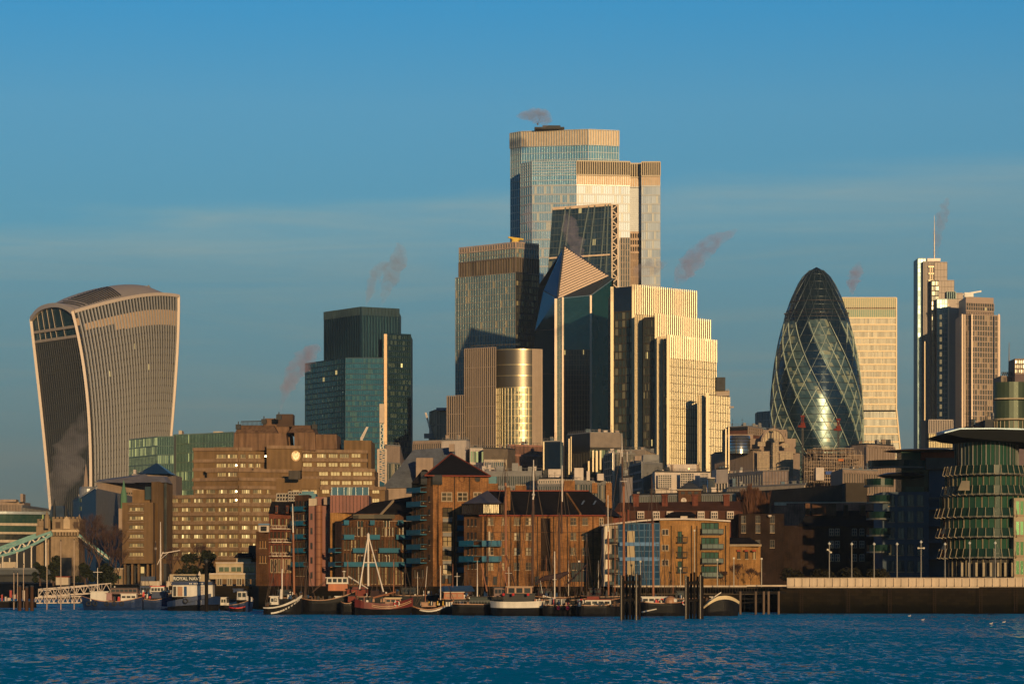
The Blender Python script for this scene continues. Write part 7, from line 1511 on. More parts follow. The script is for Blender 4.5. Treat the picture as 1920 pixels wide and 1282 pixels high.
def mastp(R,px,y0,y1,D,r=.16,m=None,top=None,lean=0,ytop=None,nm='mast'):
    b=MB(); b.tube(pt(px,y1,D),pt(px+lean,y0,D),r,r*.6,8,0)
    if top: b.v=[];b.f=[];b.m=[];b.uv=[]; b.tube(pt(px,y1,D),pt(px+lean*.6,ytop,D),r,r*.85,8,0); b.tube(pt(px+lean*.6,ytop+6,D-.15),pt(px+lean,y0,D-.15),r*.7,r*.3,8,1); return b.out(nm,[m or m_mdk,top],R)
    return b.out(nm,m or m_mdk,R)
def rig(R,lines,D,r=.042,m=None):
    b=MB()
    for (xa,ya,xb,yb) in lines: b.tube(pt(xa,ya,D),pt(xb,yb,D+.3),r,r,4)
    return b.out('rigging',m or m_rig,R)
def spar(R,xa,ya,xb,yb,D,r=.12,m=None,nm='boom'): 
    b=MB(); b.tube(pt(xa,ya,D),pt(xb,yb,D),r,r*.7,8); return b.out(nm,m or m_mst,R)
def gear(R,x0,x1,y,D,n,seed,ms=None,h=6):
    random.seed(seed); ms=ms or [m_dark,m_wood,m_hw,m_deck,m_saib]
    for k in range(n):
        x=x0+(x1-x0)*random.random(); w=1.5+3.5*random.random(); hh=1.5+h*random.random(); b=MB(); dd=D+random.uniform(-1.2,1.2); c=pt(x,y-hh/2,dd)
        q=[c[0]-w*.05,c[0]+w*.05]; z0,z1=Z(y+2,dd),Z(y-hh,dd); 
        b.hexa([(q[0],dd-.3,z0),(q[1],dd-.3,z0),(q[1],dd+.3,z0),(q[0],dd+.3,z0),(q[0]+.05,dd-.2,z1),(q[1]-.05,dd-.2,z1),(q[1]-.05,dd+.2,z1),(q[0]+.05,dd+.2,z1)]); b.out('deck_gear',random.choice(ms),R)
def ring(R,px,y,D,r=.4,m=None,nm='lifebuoy'):
    b=MB(); c=pt(px,y,D); n=14
    for k in range(n): 
        t0,t1=2*pi*k/n,2*pi*(k+1)/n; b.tube((c[0]+r*cos(t0),c[1],c[2]+r*sin(t0)),(c[0]+r*cos(t1),c[1],c[2]+r*sin(t1)),.12,.12,6,0 if (k//2)%2 else 1)
    b.out(nm,[m or m_red,m_hw],R)
def tyres(R,xs,y,D,off): 
    for x in xs: ring(R,x,y,D-off,.42,m_dark,'tyre_fender')
    for c in R.children:
        if c.name.startswith('tyre_fender'): c.data.materials[1]=m_dark
# left moorings
R=boat('navy and white work barge with a long white deckhouse, leftmost boat beyond the gangway','barge',153,268,628,(1116,1127,1118),5.5,m_hn,m_hn,bow='l'); cabin(R,169,1109,203,1126,626,3,m_hw,m_hw,0); cabin(R,207,1102,258,1113,627,3,mat('glazed_brown',(.12,.06,.045),.5),m_dark,6); cabin(R,226,1113,256,1126,626,3,m_hw,m_white,3,m_dark,.3); cabin(R,199,1112,210,1125,625.8,1.5,mat('hull_pink',(.3,.16,.15),.6)); gear(R,212,228,1124,627,9,1,[m_hw,m_hw,m_dark,m_red]); mastp(R,183,1064,1108,630,.1,m_mw); spar(R,175,1072,192,1072,630,.07,m_mw,'crosstree'); tyres(R,(166,178,200,214,228),1131,628,2.9); mastp(R,215,1098,1102,628,.2,m_hw,nm='radar')
R=boat('navy tug with a white wheelhouse and red trim, second boat from the left','tug',263,322,634,(1118,1124,1115),5,m_hn,m_hn,bow='r'); cabin(R,282,1099,308,1112,633,2.6,m_hw,m_red,4); cabin(R,284,1110,312,1121,632.6,3,m_hn,m_hn,0); gear(R,262,282,1119,633,12,2,[m_dark,m_red,m_saib,m_hw],9); gear(R,305,320,1118,633,6,3,None,9); mastp(R,296,1088,1100,633,.08,m_mw)
R=boat('large navy barge with a tall white cabin and blue flat roof bearing pale letters','barge',316,413,615,(1128,1120,1118),6,m_hb,m_hn,.55,bow='r'); cabin(R,323,1095,399,1118,612,4.5,m_hw,m_hn,0); cabin(R,321,1091,398,1096,611.6,5.4,m_hn,m_hn,0,nm='roof_fascia')
b=MB()
for k,x in enumerate((355,358,363,366,369,373,376,379)): pxslab(b,x,1092.3,x+1.9,1094.6,611.4,.1)
b.out('fascia_lettering',m_hw,R)
for x,w,m in ((325,5,m_dark),(333,9,m_wood),(345,5,m_saib)): part_slab(R,'doorway',m,x,1099,x+w,1117,611.8,.2)
b=MB()
for y in range(1100,1117,3): b.bar(pt(377,y,611.7),pt(381,y,611.7),.07)
b.bar(pt(377,1098,611.7),pt(377,1117,611.7),.07); b.bar(pt(381,1098,611.7),pt(381,1117,611.7),.07); b.out('ladder',m_wood,R); 
b=MB(); b.hexa([pt(345,1129,611),pt(396,1120,611),pt(396,1120,613),pt(345,1129,613),pt(344,1120,611),pt(396,1112,611),pt(396,1112,613),pt(344,1120,613)]); b.out('blue_bulwark',m_hn,R); tyres(R,(348,),1126,611,.6)
R=boat('small white-fronted motor boat with a dark canopy beside the white-cabined barge','motor boat',411,444,618,(1126,1130,1128),2.6,m_hb,m_hw,.3,bow='l'); cabin(R,413,1120,425,1134,616.5,2,m_hw,m_hw,2); cabin(R,426,1124,442,1131,617,1.8,m_dark,m_dark,0)
R=boat('blue and white harbour launch with a boxy white wheelhouse, right of the small motor boat','launch',430,475,606,(1134,1130,1122),3,m_hn,m_hn,bow='r'); cabin(R,444,1108,463,1124,604.8,2.2,m_hw,m_hn,2,None,.5); gear(R,463,473,1124,605,5,6); part_slab(R,'bow_post',m_hw,470,1119,473,1127,604,.3); cabin(R,437,1104,456,1110,607,2,m_hn,m_hn)
R=boat('little open dinghy with a red stripe moored in front of the harbour launch','dinghy',430,460,598,(1137,1139,1136),1.6,m_hb,m_red,.2,bow='l')
# centre row
R=boat('black sailing yacht with white sheer stripe and two bare masts, leftmost of the central row','sailing boat',495,566,548,(1138,1134,1115),4.2,m_hb,m_hw,.14,bow='r'); b=MB(); 
for k in range(10):
    t0,t1=k/10,(k+1)/10; y=lambda t:1145-4*t-22*t*t+4; b.bar(pt(508+54*t0,y(t0),545.8-(1-t0)*0),pt(508+54*t1,y(t1),545.8+t1*t1*1.8),.06,.28)
b.out('white_stripe',m_hw,R); cabin(R,506,1118,522,1133,546.8,2,m_hw,m_hw,2); ring(R,515,1124,546.6,.25,m_dark,'porthole'); mastp(R,551.5,944,1114,548,.22,m_mst,m_mw,-3,992); mastp(R,529,1012,1122,547,.13,m_mw,m_mst,0,1060); mastp(R,527,1104,1122,546.5,.3,m_mw,nm='winch_post'); rig(R,[(550,948,497,1130),(550,948,566,1112),(550,948,530,1120),(529,1015,500,1130),(550,960,540,1120)],548); gear(R,498,508,1134,547,6,8); gear(R,540,556,1120,547,7,9)
ring(R,546,1112,547,.3,m_sail,'coiled_sail')
R=boat('dark moored barge with an orange and white wheelhouse raised at its stern','barge',556,667,552,(1118,1124,1108),6,m_hb,m_hb,bow='l',blunt=.7); cabin(R,615,1089,652,1107,552,3,m_org,m_org,0,nm='wheelhouse_base'); cabin(R,612,1083,653,1094,551.7,3.4,m_hw,m_hw,4,None,.62,'wheelhouse',.2); mastp(R,645,1069,1083,552.5,.07,m_hw); b=MB(); b.lathe((X(645,552.5),552.5,Z(1072,552.5)),[(0,0),(.35,.05),(.35,.18),(0,.22)],12); b.out('radar',m_hw,R); spar(R,653,1080,690,1103,551,.14,m_hw,'gangplank'); cabin(R,650,1104,686,1117,551,3,mat('rust_red',(.2,.05,.035),.7),m_dark,0,nm='deckhouse'); cabin(R,628,1118,640,1128,549.2,2,m_hw,m_hw,1); gear(R,560,640,1122,551,26,10,[m_dark,m_dark,m_deck,m_rig]); rig(R,[(576,1060,570,1118),(576,1060,590,1118),(612,1086,590,1104)],551); mastp(R,572,1054,1118,552,.09,m_mdk); spar(R,585,1110,612,1089,551,.1,m_mdk)
R=boat('black barge stern with a rust-red deckhouse between the wheelhouse barge and the red barge','barge',640,672,546,(1127,1130,1120),4,m_hb,m_hb); cabin(R,652,1117,668,1128,544.6,2,mat('rust_red',(.2,.05,.035),.7),m_dark,0)
R=boat('dark red round-bowed barge with pale stripes and a white A-frame mast','barge',666,774,543,(1122,1131,1120),5.4,m_hb,m_hr,.5,bow='r',blunt=.5)
for dy in (0,3.2):
    b=MB()
    for k in range(10):
        t0,t1=k/10,(k+1)/10; y=lambda t:1131+dy+5*(1-(2*t-1)**2)-8*t*t+2; b.bar(pt(697+74*t0,y(t0),540.1+t0**3*1.2),pt(697+74*t1,y(t1),540.1+t1**3*1.2),.06,.09)
    b.out('pale_stripe',mat('stripe_gold',(.42,.26,.13),.5),R)
cabin(R,722,1121,752,1132,541.6,2.2,m_wood,m_hcr,3); ring(R,744,1131,540.2,.45); b=MB(); A=(690.5,1000); D=543
b.tube(pt(690.5,1098,D),pt(690.5,1003,D),.2,.16,8); b.out('mast_post',m_mw,R)
for xe,ye,dd in ((674,1104,541),(719,1109,541)): 
    b=MB(); b.tube(pt(xe,ye,dd),pt(690.5,1003,D),.13,.1,8); b.out('mast_leg',m_mw,R)
spar(R,681,1054,705,1054,542.2,.09,m_mw,'crossbar'); b=MB(); b.lathe((X(690.5,D),D,Z(1003,D)),[(.25,-.4),(.25,.2),(0,.5)],8); b.out('mast_cap',m_mw,R)
cabin(R,695,1108,722,1118,544,3,m_sail,m_sail,0,nm='sail_cover'); spar(R,700,1120,742,1109,542,.18,m_mst); gear(R,668,722,1126,542,18,12,[m_dark,m_hr,m_wood,m_hw,m_saib]); mastp(R,738,1048,1112,546,.11,m_mst); rig(R,[(690,1004,668,1122),(690,1004,740,1124),(738,1050,760,1118)],543)
R=boat('black boat with a curved white stripe and brown covered deck, right of the red barge','sailing boat',772,851,546,(1134,1141,1124),4.4,m_hb,m_wood,.12,bow='r')
b=MB()
for k in range(12):
    t0,t1=k/12,(k+1)/12; y=lambda t:1138+9*(1-(2*t-1)**2)-9*t*t; b.bar(pt(775+72*t0,y(t0),543.6+abs(2*t0-1)**4*1.6),pt(775+72*t1,y(t1),543.6+abs(2*t1-1)**4*1.6),.08,.26)
b.out('white_stripe',m_hw,R); cabin(R,790,1129,818,1137,545,2,m_wood,mat('canvas_cover',(.25,.17,.12),.9),0,nm='covered_hatch'); mastp(R,798,1061,1100,547,.06,m_mw,lean=3,nm='furled_mast'); mastp(R,797.5,1100,1131,547,.1,m_mst); mastp(R,826,1060,1124,546,.1,m_mw); mastp(R,849,1056,1100,548,.07,m_mst); mastp(R,857,1073,1098,548,.07,m_mw); spar(R,852,1080,863,1080,548,.05,m_mw,'crosstree'); rig(R,[(826,1062,851,1124),(826,1062,780,1134),(800,1064,778,1134)],546); gear(R,783,838,1132,545,14,14,[m_wood,mat('yellow_gear',(.5,.3,.05),.7),m_dark,m_hw]); 
for x in (836,841,846): part_slab(R,'rail_board',m_hw,x,1128,x+3,1136,543.5,.2)
R=boat('houseboat with a blue canvas roof and small orange cabin behind the white-striped boat','houseboat',822,900,562,(1122,1122,1120),5,m_hb,m_hb); b=MB(); b.hexa([pt(824,1108,559),pt(890,1108,559),pt(890,1106,565),pt(824,1106,565),pt(830,1098,561),pt(884,1097,561),pt(884,1097,564),pt(830,1098,564)]); b.out('canvas_roof',m_saib,R); cabin(R,832,1110,870,1124,560,3,m_org,m_hw,3,m_wood); gear(R,870,900,1120,560,8,15)
R=boat('long plain black barge with a low grey hatch cover, left of the white-bowed barge','barge',848,930,536,(1131,1132,1132),5.6,m_hb,m_hb,blunt=.8); cabin(R,880,1119,922,1130,535,3.6,mat('hatch_grey',(.06,.07,.065),.7),m_dark,0,nm='hatch_cover'); gear(R,852,882,1131,535,10,16,[m_dark,m_dark,m_wood,m_hn]); mastp(R,895,1050,1120,537,.12,m_mw,m_mw,0,1086); 
b=MB()
for k in range(14): b.bar(pt(852+k*5.6,1131,533.6),pt(852+k*5.6,1126,533.6),.04)
b.bar(pt(852,1126,533.6),pt(926,1126,533.6),.05); b.out('rail',m_grey,R)
R=boat('big black barge with a broad white bow strake and three-windowed wooden wheelhouse','barge',920,1022,528,(1127,1128,1126),6,m_hb,m_hw,.42,bow='l',blunt=.75); cabin(R,950,1100,998,1115,528,3.2,m_wood,mat('tan_roof',(.4,.27,.17),.6),3,None,.6,'wheelhouse',.2); cabin(R,944,1113,1004,1127,527.4,4,m_dark,m_dark,0,nm='deckhouse'); cabin(R,926,1101,948,1118,530,2.6,mat('glazed_brown',(.12,.06,.045),.5),m_dark,3)
for x in (944,962,990): b=MB(); b.lathe(pt(x,1117,525.5),[(0,0),(.22,.1),(.28,.3),(.2,.5),(0,.55)],10); b.out('red_buoy',m_red,R)
gear(R,1000,1020,1126,527,9,18,[m_red,m_hw,m_dark,m_mst]); mastp(R,1017,1088,1112,527,.06,m_hw,lean=-4); spar(R,1018,1116,1040,1122,526,.1,m_mw)
b=MB(); 
for k in range(5): pxslab(b,996+k*2.6,1128,997.6+k*2.6,1129.4,525.0,.05)
b.out('name_lettering',m_dark,R)
# tall masted barges behind
def tall(lab,px0,px1,D,masts,rigs,hull=m_hb,extra=None):
    R=boat(lab,'sailing barge',px0,px1,D,(1120,1124,1118),5,hull,m_hb,name='sailing_barge',grp=None)
    for (x,y0,y1,r,m,top,lean,yt) in masts: mastp(R,x,y0,y1,D,r,m,top,lean,yt)
    rig(R,rigs,D); return R
R=tall('sailing barge with a tall rust-red mast and leaning sprit, behind the wooden wheelhouse',900,990,556,[(949,930,1112,.24,m_mst,m_mdk,-2,905),(947,860,935,.12,m_mdk,None,0,0)],[(947,864,905,1112),(947,864,990,1112),(948,905,930,1112),(948,905,968,1112),(947,930,958,1112),(947,930,938,1112)]); spar(R,951,1100,938,1052,555,.12,m_mst,'sprit'); spar(R,966,1100,950,1040,555,.1,m_mdk,'sprit'); spar(R,913,1108,902,1056,555,.14,m_mst,'sprit'); spar(R,947,1074,960,1074,554.5,.05,m_mw,'crosstree'); mastp(R,954,1062,1110,554,.08,m_mw)
R=tall('sailing barge with black lower mast and long white topmast near the recessed window strip',985,1070,560,[(998,925,1108,.24,m_mdk,m_mw,2.5,930),(1000.5,862,932,.13,m_mw,None,0,0)],[(1000,868,968,1108),(1000,868,1040,1108),(1000,925,985,1108),(1000,925,1012,1108),(1000,880,1046,1100)]); b=MB(); b.lathe(pt(1000,927,559.6),[(.1,-.3),(.35,0),(.1,.3)],8); b.out('mast_band',m_hw,R)
b=MB(); P=[(1003,1093,0),(1020,1084,.9),(1045,1081,1.1),(1066,1072,.5)]
for (xa,ya,ra),(xb,yb,rb) in zip(P,P[1:]): b.tube(pt(xa,ya,558),pt(xb,yb,558),max(.1,ra*.55),max(.1,rb*.55),8)
b.out('furled_sail',m_sail,R)
R=tall('sailing barge with two close masts, the rear one white-topped, before the dark chimney gable',1035,1110,566,[(1049,960,1108,.24,m_mdk,m_mdk,-1,975),(1054,872,940,.14,m_mw,None,0,0),(1053,930,1000,.2,m_mdk,None,0,0)],[(1054,876,1030,1108),(1054,876,1090,1108),(1049,962,1035,1108),(1049,962,1062,1108),(1054,900,1075,1108)]); spar(R,1062,1096,1100,1058,565,.18,m_sail,'furled_sail'); mastp(R,1091,1028,1108,564,.13,m_mdk); b=MB(); b.box(pt(1086,1052,563),(.4,.3,.3)); b.out('mast_lamp',m_hw,R)
R=boat('low pontoon boat crowded with dark gear, red buoys and one white mast','pontoon boat',1018,1092,524,(1133,1134,1133),4.5,m_hb,m_hb,blunt=.9); mastp(R,1040,1033,1126,524,.13,m_mw); spar(R,1036,1086,1044,1086,523.5,.05,m_mw,'crosstree'); gear(R,1022,1090,1133,523,34,20,[m_dark,m_dark,m_hw,m_grey,m_saib,m_wood,m_red],10); rig(R,[(1040,1036,1022,1130),(1040,1036,1070,1130)],524)
for x in (1047,1064): b=MB(); b.lathe(pt(x,1143,521),[(0,0),(.28,.12),(.36,.4),(.25,.62),(0,.7)],12); b.out('red_buoy',mat('buoy_pink',(.6,.03,.06),.5),R)
cabin(R,1030,1124,1060,1131,523,2.5,m_grey,mat('pale_tarp',(.3,.3,.3),.8),0,nm='tarp_cover')
R=boat('white-sided houseboat with a red roof left of the left-hand dark piles, partly hidden','houseboat',1080,1166,520,(1133,1134,1130),5,m_hb,m_hb); cabin(R,1096,1124,1146,1136,519,3,m_hw,mat('rust_red',(.2,.05,.035),.7),4,None,.4); cabin(R,1100,1117,1124,1126,520,2.4,mat('rust_red',(.2,.05,.035),.7),m_dark,0); gear(R,1084,1160,1134,518,26,22,[m_dark,m_hw,m_deck,m_dark]); ring(R,1089,1128,518,.45); 
R=tall('sailing barge with a slim white-topped mast in front of the white apartment bay',1110,1170,540,[(1141,985,1115,.17,m_mst,m_mw,-1,990),(1140,928,990,.1,m_mw,None,0,0)],[(1140,932,1118,1118),(1140,932,1168,1118),(1140,990,1130,1118),(1140,990,1150,1118)])
R=tall('sailing barge with the tallest brown mast, rising through the left-hand dark piles',1150,1215,544,[(1170,900,1100,.26,m_mst,m_mdk,-1,905),(1167,812,910,.15,m_mdk,m_mw,-1,850)],[(1167,818,1125,1110),(1167,818,1215,1110),(1168,900,1150,1110),(1168,900,1188,1110),(1168,860,1200,1110)]); spar(R,1163,902,1176,902,543.5,.06,m_mw,'crosstree')
R=boat('white-topped barge with a red lifebuoy and round brown canopy, between the two pile clusters','barge',1200,1290,525,(1127,1130,1126),5,m_hb,m_hb,.2,bow='r'); cabin(R,1203,1119,1252,1131,523.6,3,m_hw,m_hw,4,m_dark,.4); ring(R,1240,1128,523,.55); 
b=MB(); b.lathe(pt(1257,1130,522),[(1.0,0),(1.0,.5),(.8,.95),(.4,1.2),(0,1.25)],14); b.out('round_canopy',m_wood,R); b=MB(); b.lathe(pt(1265,1128,521.6),[(.4,0),(.45,.4),(.3,.6),(0,.65)],10); b.out('life_ring_box',m_hw,R); spar(R,1203,1147,1231,1141,521,.14,m_hw,'gangplank'); mastp(R,1225,960,1119,527,.2,m_mst,m_mdk,-2,975); mastp(R,1222,893,975,526.5,.11,m_mdk); rig(R,[(1222,898,1200,1118),(1222,898,1262,1118),(1223,960,1210,1118),(1223,960,1242,1118)],527); gear(R,1205,1285,1128,524,22,24,[m_dark,m_dark,m_hw,m_red,m_deck]); ring(R,1284,1129,523,.4)
R=boat('black barge with a cream pointed bow, rightmost boat beside the jetty','barge',1318,1386,528,(1138,1117,1128),5.5,m_hb,m_hcr,.16,bow='r',blunt=.45); gear(R,1322,1350,1124,530,8,26,[m_dark,m_grey,m_deck]); b=MB(); b.bar(pt(1325,1128,531),pt(1352,1110,531),.15); b.bar(pt(1330,1118,531),pt(1356,1122,531),.12); b.out('folded_mast',m_mw,R)
def extra(lab,px0,px1,D,y,cab,seed,masts,mh=m_hb,ms=None,cm=None):
    R=boat(lab,'barge',px0,px1,D,(y,y+2,y-1),4.2,mh,ms,.2,bow='r' if seed%2 else 'l',blunt=.6)
    for (x0,y0,x1,y1,w) in cab: cabin(R,x0,y0,x1,y1,D-.5,2.4,cm or m_dark,m_dark,w)
    for (x,y0,r,m) in masts: mastp(R,x,y0,y,D,r,m); rig(R,[(x,y0+4,x-12,y),(x,y0+4,x+13,y),(x,y0+30,x+5,y)],D)
    gear(R,px0+4,px1-4,y,D-1,16,seed,[m_dark,m_dark,m_deck,m_hw,m_rig,m_saib],9); return R
extra('dark low barge behind the black sailing yacht, with two thin masts',505,590,572,1118,((520,1106,545,1116,2),),201,((574,1040,.08,m_mdk),(538,1052,.07,m_mst),(512,1046,.06,m_mdk)))
extra('dark barge hidden behind the A-frame mast, with a brown mast',640,730,574,1116,((660,1100,690,1114,3),),202,((652,1050,.08,m_mst),(706,1064,.07,m_mdk)),cm=mat('rust_red',(.2,.05,.035),.7))
extra('dark barge behind the brown-covered deck boat, with a thin leaning mast',735,830,576,1114,((752,1102,780,1113,3),),203,((760,1058,.08,m_mdk),(783,1072,.07,m_mw)))
extra('dark barge behind the long black barge with tarpaulins',850,960,578,1116,((866,1100,884,1114,1),),204,((874,1066,.08,m_mdk),(936,1058,.08,m_mst),(914,1030,.07,m_mdk)),cm=m_sail)
extra('dark barge behind the pontoon boat, stacked with gear',1000,1100,572,1117,((1008,1104,1034,1116,2),),205,((1024,1040,.07,m_mst),(1078,1018,.09,m_mdk),(1066,1050,.06,m_mw)),cm=m_sail)
extra('dark barge behind the red-roofed houseboat, close to the quay',1090,1180,566,1116,((1104,1103,1128,1115,3),),206,((1100,1000,.09,m_mdk),(1153,975,.1,m_mst),(1122,1050,.06,m_mw)),cm=m_sail)
extra('dark barge behind the lifebuoy barge, under the walkway',1215,1320,560,1120,((1268,1108,1284,1119,1),),207,((1262,1020,.08,m_mst),(1246,1040,.07,m_mdk)))
extra('dark tug moored behind the navy tug',240,330,650,1112,((262,1098,282,1111,3),),208,((272,1066,.08,m_mdk),(316,1080,.06,m_mw)),cm=m_hn)
# people and gulls are too small to see except the gulls on the water
for k,(x,D) in enumerate(((1705,520),(1730,470),(1858,430),(1882,445))):
    K=thing('gull','white gull floating near the right quay, '+('nearest the green glass apartments','farther left of the right-hand pair','left of the right-hand pair','furthest right')[k],'bird',(X(x,D),D,0),'gulls on the water'); b=MB(); r=.16; b.lathe((X(x,D),D,0),[(0,0),(r,.06),(r*.9,.14),(0,.2)],8,sx=1.6); b.lathe((X(x,D)+.22,D,.14),[(0,0),(.07,.06),(.06,.13),(0,.16)],6); b.out('body',m_hw,K)
# ---------------------------------------------------------------- trees
m_bark=mat('bare_bark',(.09,.055,.04),.9); m_twig=mat('winter_twig',(.085,.048,.036),.9)
def bare_tree(lab,px,yb,yt,D,spread,seed,name='bare_tree',grp=None,m=None,depth=6,nb=3,lean=.0,up=.45):
    random.seed(seed); z0,z1=Z(yb,D),Z(yt,D); H=z1-z0; R=thing(name,lab,'tree',(X(px,D),D,z0),grp); tr=MB(); cr_=MB(); m=m or m_twig
    def grow(p,d,l,r,k):
        q=(p[0]+d[0]*l,p[1]+d[1]*l,p[2]+d[2]*l); (tr if k>=depth-1 else cr_).tube(p,q,r,r*.72,5 if k>3 else 3)
        if k<=0: return
        for j in range(nb if k<depth else nb+1):
            a=2*pi*random.random(); s=spread*(.6+.6*random.random()); dd=unit((d[0]*(1-.2)+cos(a)*s,d[1]+sin(a)*s,d[2]+up*random.random())); grow(q,dd,l*(.68+.16*random.random()),r*.62,k-1)
    grow((X(px,D),D,z0),unit((lean,0,1)),H*.26,H*.018,depth)
    tr.out('trunk',m_bark,R); cr_.out('crown',m,R); return R
for k,(px,yb,yt,D,sp,nm) in enumerate(((186,1092,958,800,.55,'wide bare tree between the gatehouse and hotel wing, tallest of the left group'),(208,1092,985,790,.5,'bare reddish tree just left of the hotel wing'),(165,1092,1000,805,.5,'bare tree close behind the right side of the gatehouse'),(222,1094,1020,785,.5,'low bare tree at the foot of the hotel wing'))): bare_tree(nm,px,yb,yt,D,sp,30+k,grp='bare trees behind the gatehouse')
for k,(px,yb,yt,D,nm) in enumerate(((322,1090,1020,780,'bare birch in front of the hotel, left of the dark evergreen'),(345,1090,1035,782,'short bare tree in front of the hotel, beside the slanted yard'),(372,1086,1012,776,'bare birch against the lit hotel base, nearest the single dark pile'),(394,1088,1040,778,'small bare tree just right of the single dark pile'))): bare_tree(nm,px,yb,yt,D,.45,50+k,grp='bare trees before the hotel')
for k,(px,yt,D,nm) in enumerate(((1395,912,748,'left tall bare poplar before the dark flat-roofed hall'),(1412,905,747,'middle tall bare poplar before the dark flat-roofed hall'),(1430,915,749,'right tall bare poplar before the dark flat-roofed hall'))): bare_tree(nm,px,1090,yt,D,.16,70+k,'bare_poplar','bare poplars before the hall',mat('poplar_twig',(.13,.06,.035),.9),5,4,0,.9)
for k,(px,yt,D,nm) in enumerate(((1356,1066,584,'bare shrub under the patio windows'),(1384,1050,586,'widest bare shrub on the walkway before the small yellow house'),(1408,1060,585,'bare shrub in front of the small yellow house'),(1250,1072,584,'low bare shrub under the brick apartment windows'),(1425,1066,585,'last bare shrub on the right of the walkway'))): bare_tree(nm,px,1098,yt,D,.75,80+k,'bare_shrub','bare shrubs on the apartment walkway',m_twig,5,4,0,.3)
def leafy(lab,px,yb,y0,w,D,seed,col,name='evergreen_tree',n=2600,grp=None,blobs=9,s=.28):
    random.seed(seed); R=thing(name,lab,'tree',(X(px,D),D,Z(yb,D)),grp); b=MB(); b.tube((X(px,D),D,Z(yb,D)),(X(px,D),D,Z((yb+y0)/2,D)),.3,.15,6); b.out('trunk',m_bark,R); z0,z1=Z(yb,D)+.6,Z(y0,D); W2=w*D/F/2; B=[]
    for k in range(blobs): a=random.uniform(-1,1); h=random.random(); B.append((X(px,D)+a*W2*(1-h*.5)*.75,D+random.uniform(-1,1)*W2*.6,z0+(z1-z0)*(.15+h*.72),W2*random.uniform(.28,.5)))
    b=MB()
    for k in range(n):
        c=random.choice(B); v=unit((random.gauss(0,1),random.gauss(0,1),random.gauss(0,1))); r=c[3]*random.random()**.35; p=(c[0]+v[0]*r,c[1]+v[1]*r,c[2]+v[2]*r*.9); t=unit((random.gauss(0,1),random.gauss(0,1),random.gauss(0,1))); u=unit(cross(t,(0,.3,1))); q=s*random.uniform(.6,1.4); b.quad([addk(p,t,q),addk(p,u,q),addk(p,t,-q),addk(p,u,-q)])
    b.out('crown',mat(col[0],col[1],.9,var=.5),R); return R
ev=('evergreen_leaf',(.03,.035,.018))
for k,(px,yb,y0,w,D,nm) in enumerate(((350,1092,1038,60,772,'dark evergreen clump before the hotel base'),(388,1090,1030,44,770,'dark evergreen left of the naval office upper room'),(100,1098,1040,40,820,'dark evergreen at the foot of the gatehouse'),(75,1098,1050,36,815,'dark bush under the bridge deck'),(200,1098,1062,56,770,'dark bush under the bare trees left of the hotel wing'),(160,1098,1056,40,772,'dark bush right of the gatehouse archway'))): leafy(nm,px,yb,y0,w,D,90+k,ev,n=2000,grp='dark evergreens along the left quay')
hedge=('hedge_leaf',(.03,.026,.014))
for k,(px,w) in enumerate(((1480,60),(1535,60),(1590,60),(1645,55))): leafy(('dark hedge bush at the left end of the promenade','dark hedge bush below the black chimneyed houses, left half','dark hedge bush below the black chimneyed houses, right half','dark hedge bush below the round-balcony block')[k],px,1090,1068,w,580,110+k,hedge,'hedge_bush',1500,'hedge bushes behind the promenade',9,.2)
# ---------------------------------------------------------------- steam, air, south bank
def steam(lab,path,D,dens,col=(1,.78,.86),grp='steam plumes over the city',name='steam_plume'):
    """path of (column,row,radius px); a closed lumpy tube filled with uneven steam"""
    path=[(x,y,r*1.35) for x,y,r in path]; b=MB(); n=14; s=D/F; R_=[]; P=[]
    for (a,c) in zip(path,path[1:]):
        for k in range(6): t=k/6; P.append(tuple(a[i]+(c[i]-a[i])*t for i in range(3)))
    P.append(path[-1]); random.seed(int(path[0][0]))
    for i,(px,py,r) in enumerate(P):
        a=P[max(0,i-1)]; c=P[min(len(P)-1,i+1)]; d=unit((c[0]-a[0],0,-(c[1]-a[1]))); sd=(d[2],0,-d[0]); f=max(.05,sin(pi*min(1,(i+.4)/(len(P)-.2)))**.5); c0=pt(px+random.uniform(-1,1)*r*.25,py,D); ring_=[]
        for k in range(n): t=2*pi*k/n; q=r*s*f*random.uniform(.85,1.15); ring_.append((c0[0]+sd[0]*q*cos(t),c0[1]+q*sin(t),c0[2]+sd[2]*q*cos(t)))
        R_.append(ring_)
    for i in range(len(R_)-1):
        for k in range(n): j=(k+1)%n; b.quad([R_[i][k],R_[i][j],R_[i+1][j],R_[i+1][k]])
    b.quad(R_[0][::-1]); b.quad(R_[-1])
    m=bpy.data.materials.new('steam'); m.use_nodes=True; t=m.node_tree; t.nodes.clear(); nn=t.nodes.new; l=t.links.new; o=nn('ShaderNodeOutputMaterial'); v=nn('ShaderNodeVolumePrincipled'); l(v.outputs[0],o.inputs['Volume']); v.inputs['Color'].default_value=(*col,1); v.inputs['Anisotropy'].default_value=0
    c=nn('ShaderNodeTexCoord'); z=nn('ShaderNodeTexNoise'); z.inputs['Scale'].default_value=.16; z.inputs['Detail'].default_value=4; z.inputs['Roughness'].default_value=.6; z.inputs['Distortion'].default_value=.6; l(c.outputs['Object'],z.inputs['Vector']); r=nn('ShaderNodeMapRange'); r.inputs[1].default_value=.33; r.inputs[2].default_value=.78; r.inputs[3].default_value=0; r.inputs[4].default_value=dens; l(z.outputs[0],r.inputs[0]); l(r.outputs[0],v.inputs['Density'])
    o=weld(b.out(name,m)); o['kind']='stuff'; o['label']=lab; return o
steam('pink steam drifting up left of the dark blue slab tower',[(526,772,4),(535,735,9),(552,700,13),(575,668,16),(600,648,16)],1500,0.18,(1,.70,.82))
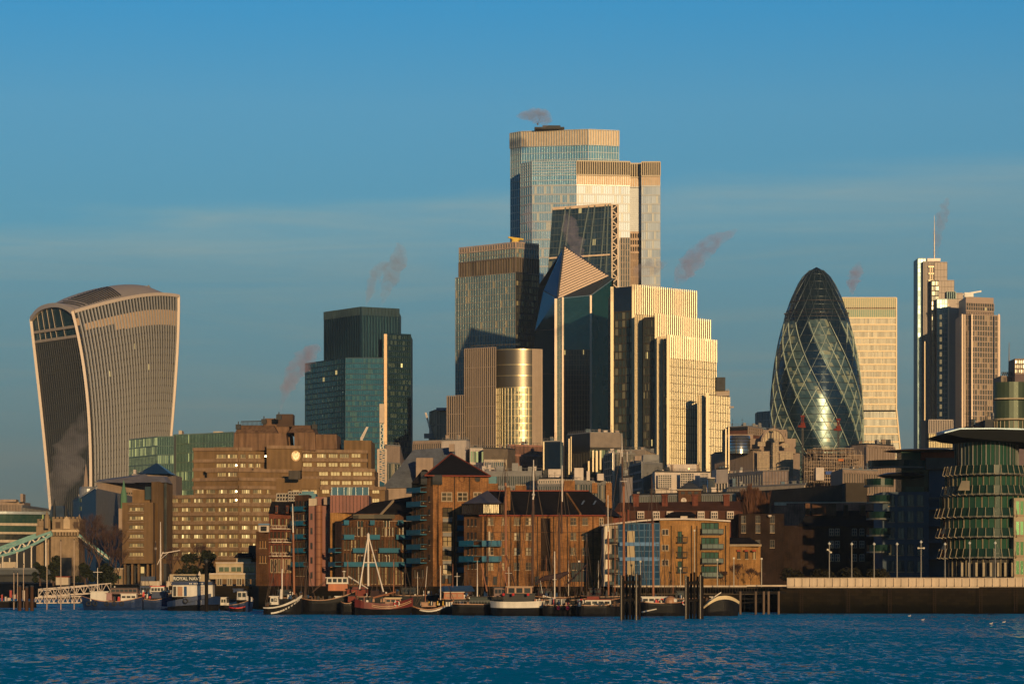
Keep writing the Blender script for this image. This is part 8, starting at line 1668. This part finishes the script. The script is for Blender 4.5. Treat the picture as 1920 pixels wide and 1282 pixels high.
steam('faint steam rising above the dark blue raised box, left strand',[(686,574,3),(694,545,8),(705,515,10),(722,490,12)],1500,0.13,(.9,.75,.75))
steam('faint steam rising above the dark blue raised box, right strand',[(716,575,4),(726,535,11),(742,495,15),(750,455,13)],1500,0.13,(.9,.75,.75))
steam('steam blowing left from the roof of the tallest tower',[(1020,240,8),(1022,222,13),(1000,216,11),(966,218,6)],1940,0.23,(.95,.78,.74))
steam('thin steam in front of the left face of the tallest tower',[(1002,450,4),(998,425,7),(990,405,7),(992,380,6)],1700,0.18)
steam('steam drifting in front of the wedge tower',[(1090,495,8),(1080,460,12),(1068,420,12),(1062,395,6)],1560,0.12)
steam('steam at the right end of the terraced tower roof against the pale tower',[(1192,535,7),(1198,510,11),(1225,500,12),(1252,492,9)],1440,0.18,(.95,.8,.8))
steam('long pink steam plume drifting right above the terraced tower',[(1262,542,9),(1278,512,15),(1300,485,16),(1335,455,14),(1385,430,9)],1500,0.16,(1,.66,.78))
steam('small pink steam plume beside the tip of the bullet tower',[(1597,554,4),(1600,532,9),(1606,508,10),(1612,490,5)],1900,0.18,(1,.66,.78))
steam('dark pink steam behind the mast of the slim stepped tower',[(1756,482,4),(1758,445,7),(1766,405,9),(1776,370,8)],2090,0.13,(.85,.6,.6))
steam('grey steam billowing in front of the dark end of the flared tower',[(92,985,4),(104,945,14),(112,905,20),(128,860,24),(145,815,22),(158,770,12)],1300,0.07,(.9,.78,.72))
steam('low pale steam over the roofs below the ribbed tower',[(870,905,6),(890,888,12),(915,876,13),(945,866,8)],800,0.13)
# flat ground of the south bank behind the camera, out of view
g=MB(); g.prism([(-1500,-90),(1500,-90),(1500,-2500),(-1500,-2500)],-.5,4.0); o=g.out('south_bank_ground',m_ground); o['kind']='structure'

hz=MB(); hz.box((0,2950,160),(18400,12200,324)); ho=hz.out('haze',None or (lambda m:m)(bpy.data.materials.new('haze'))); ho['kind']='stuff'
m=ho.data.materials[0]; m.use_nodes=True; t=m.node_tree; t.nodes.clear(); o_=t.nodes.new('ShaderNodeOutputMaterial'); v=t.nodes.new('ShaderNodeVolumePrincipled'); t.links.new(v.outputs[0],o_.inputs['Volume']); v.inputs['Color'].default_value=(.62,.78,1,1); v.inputs['Density'].default_value=.000035; v.inputs['Anisotropy'].default_value=0
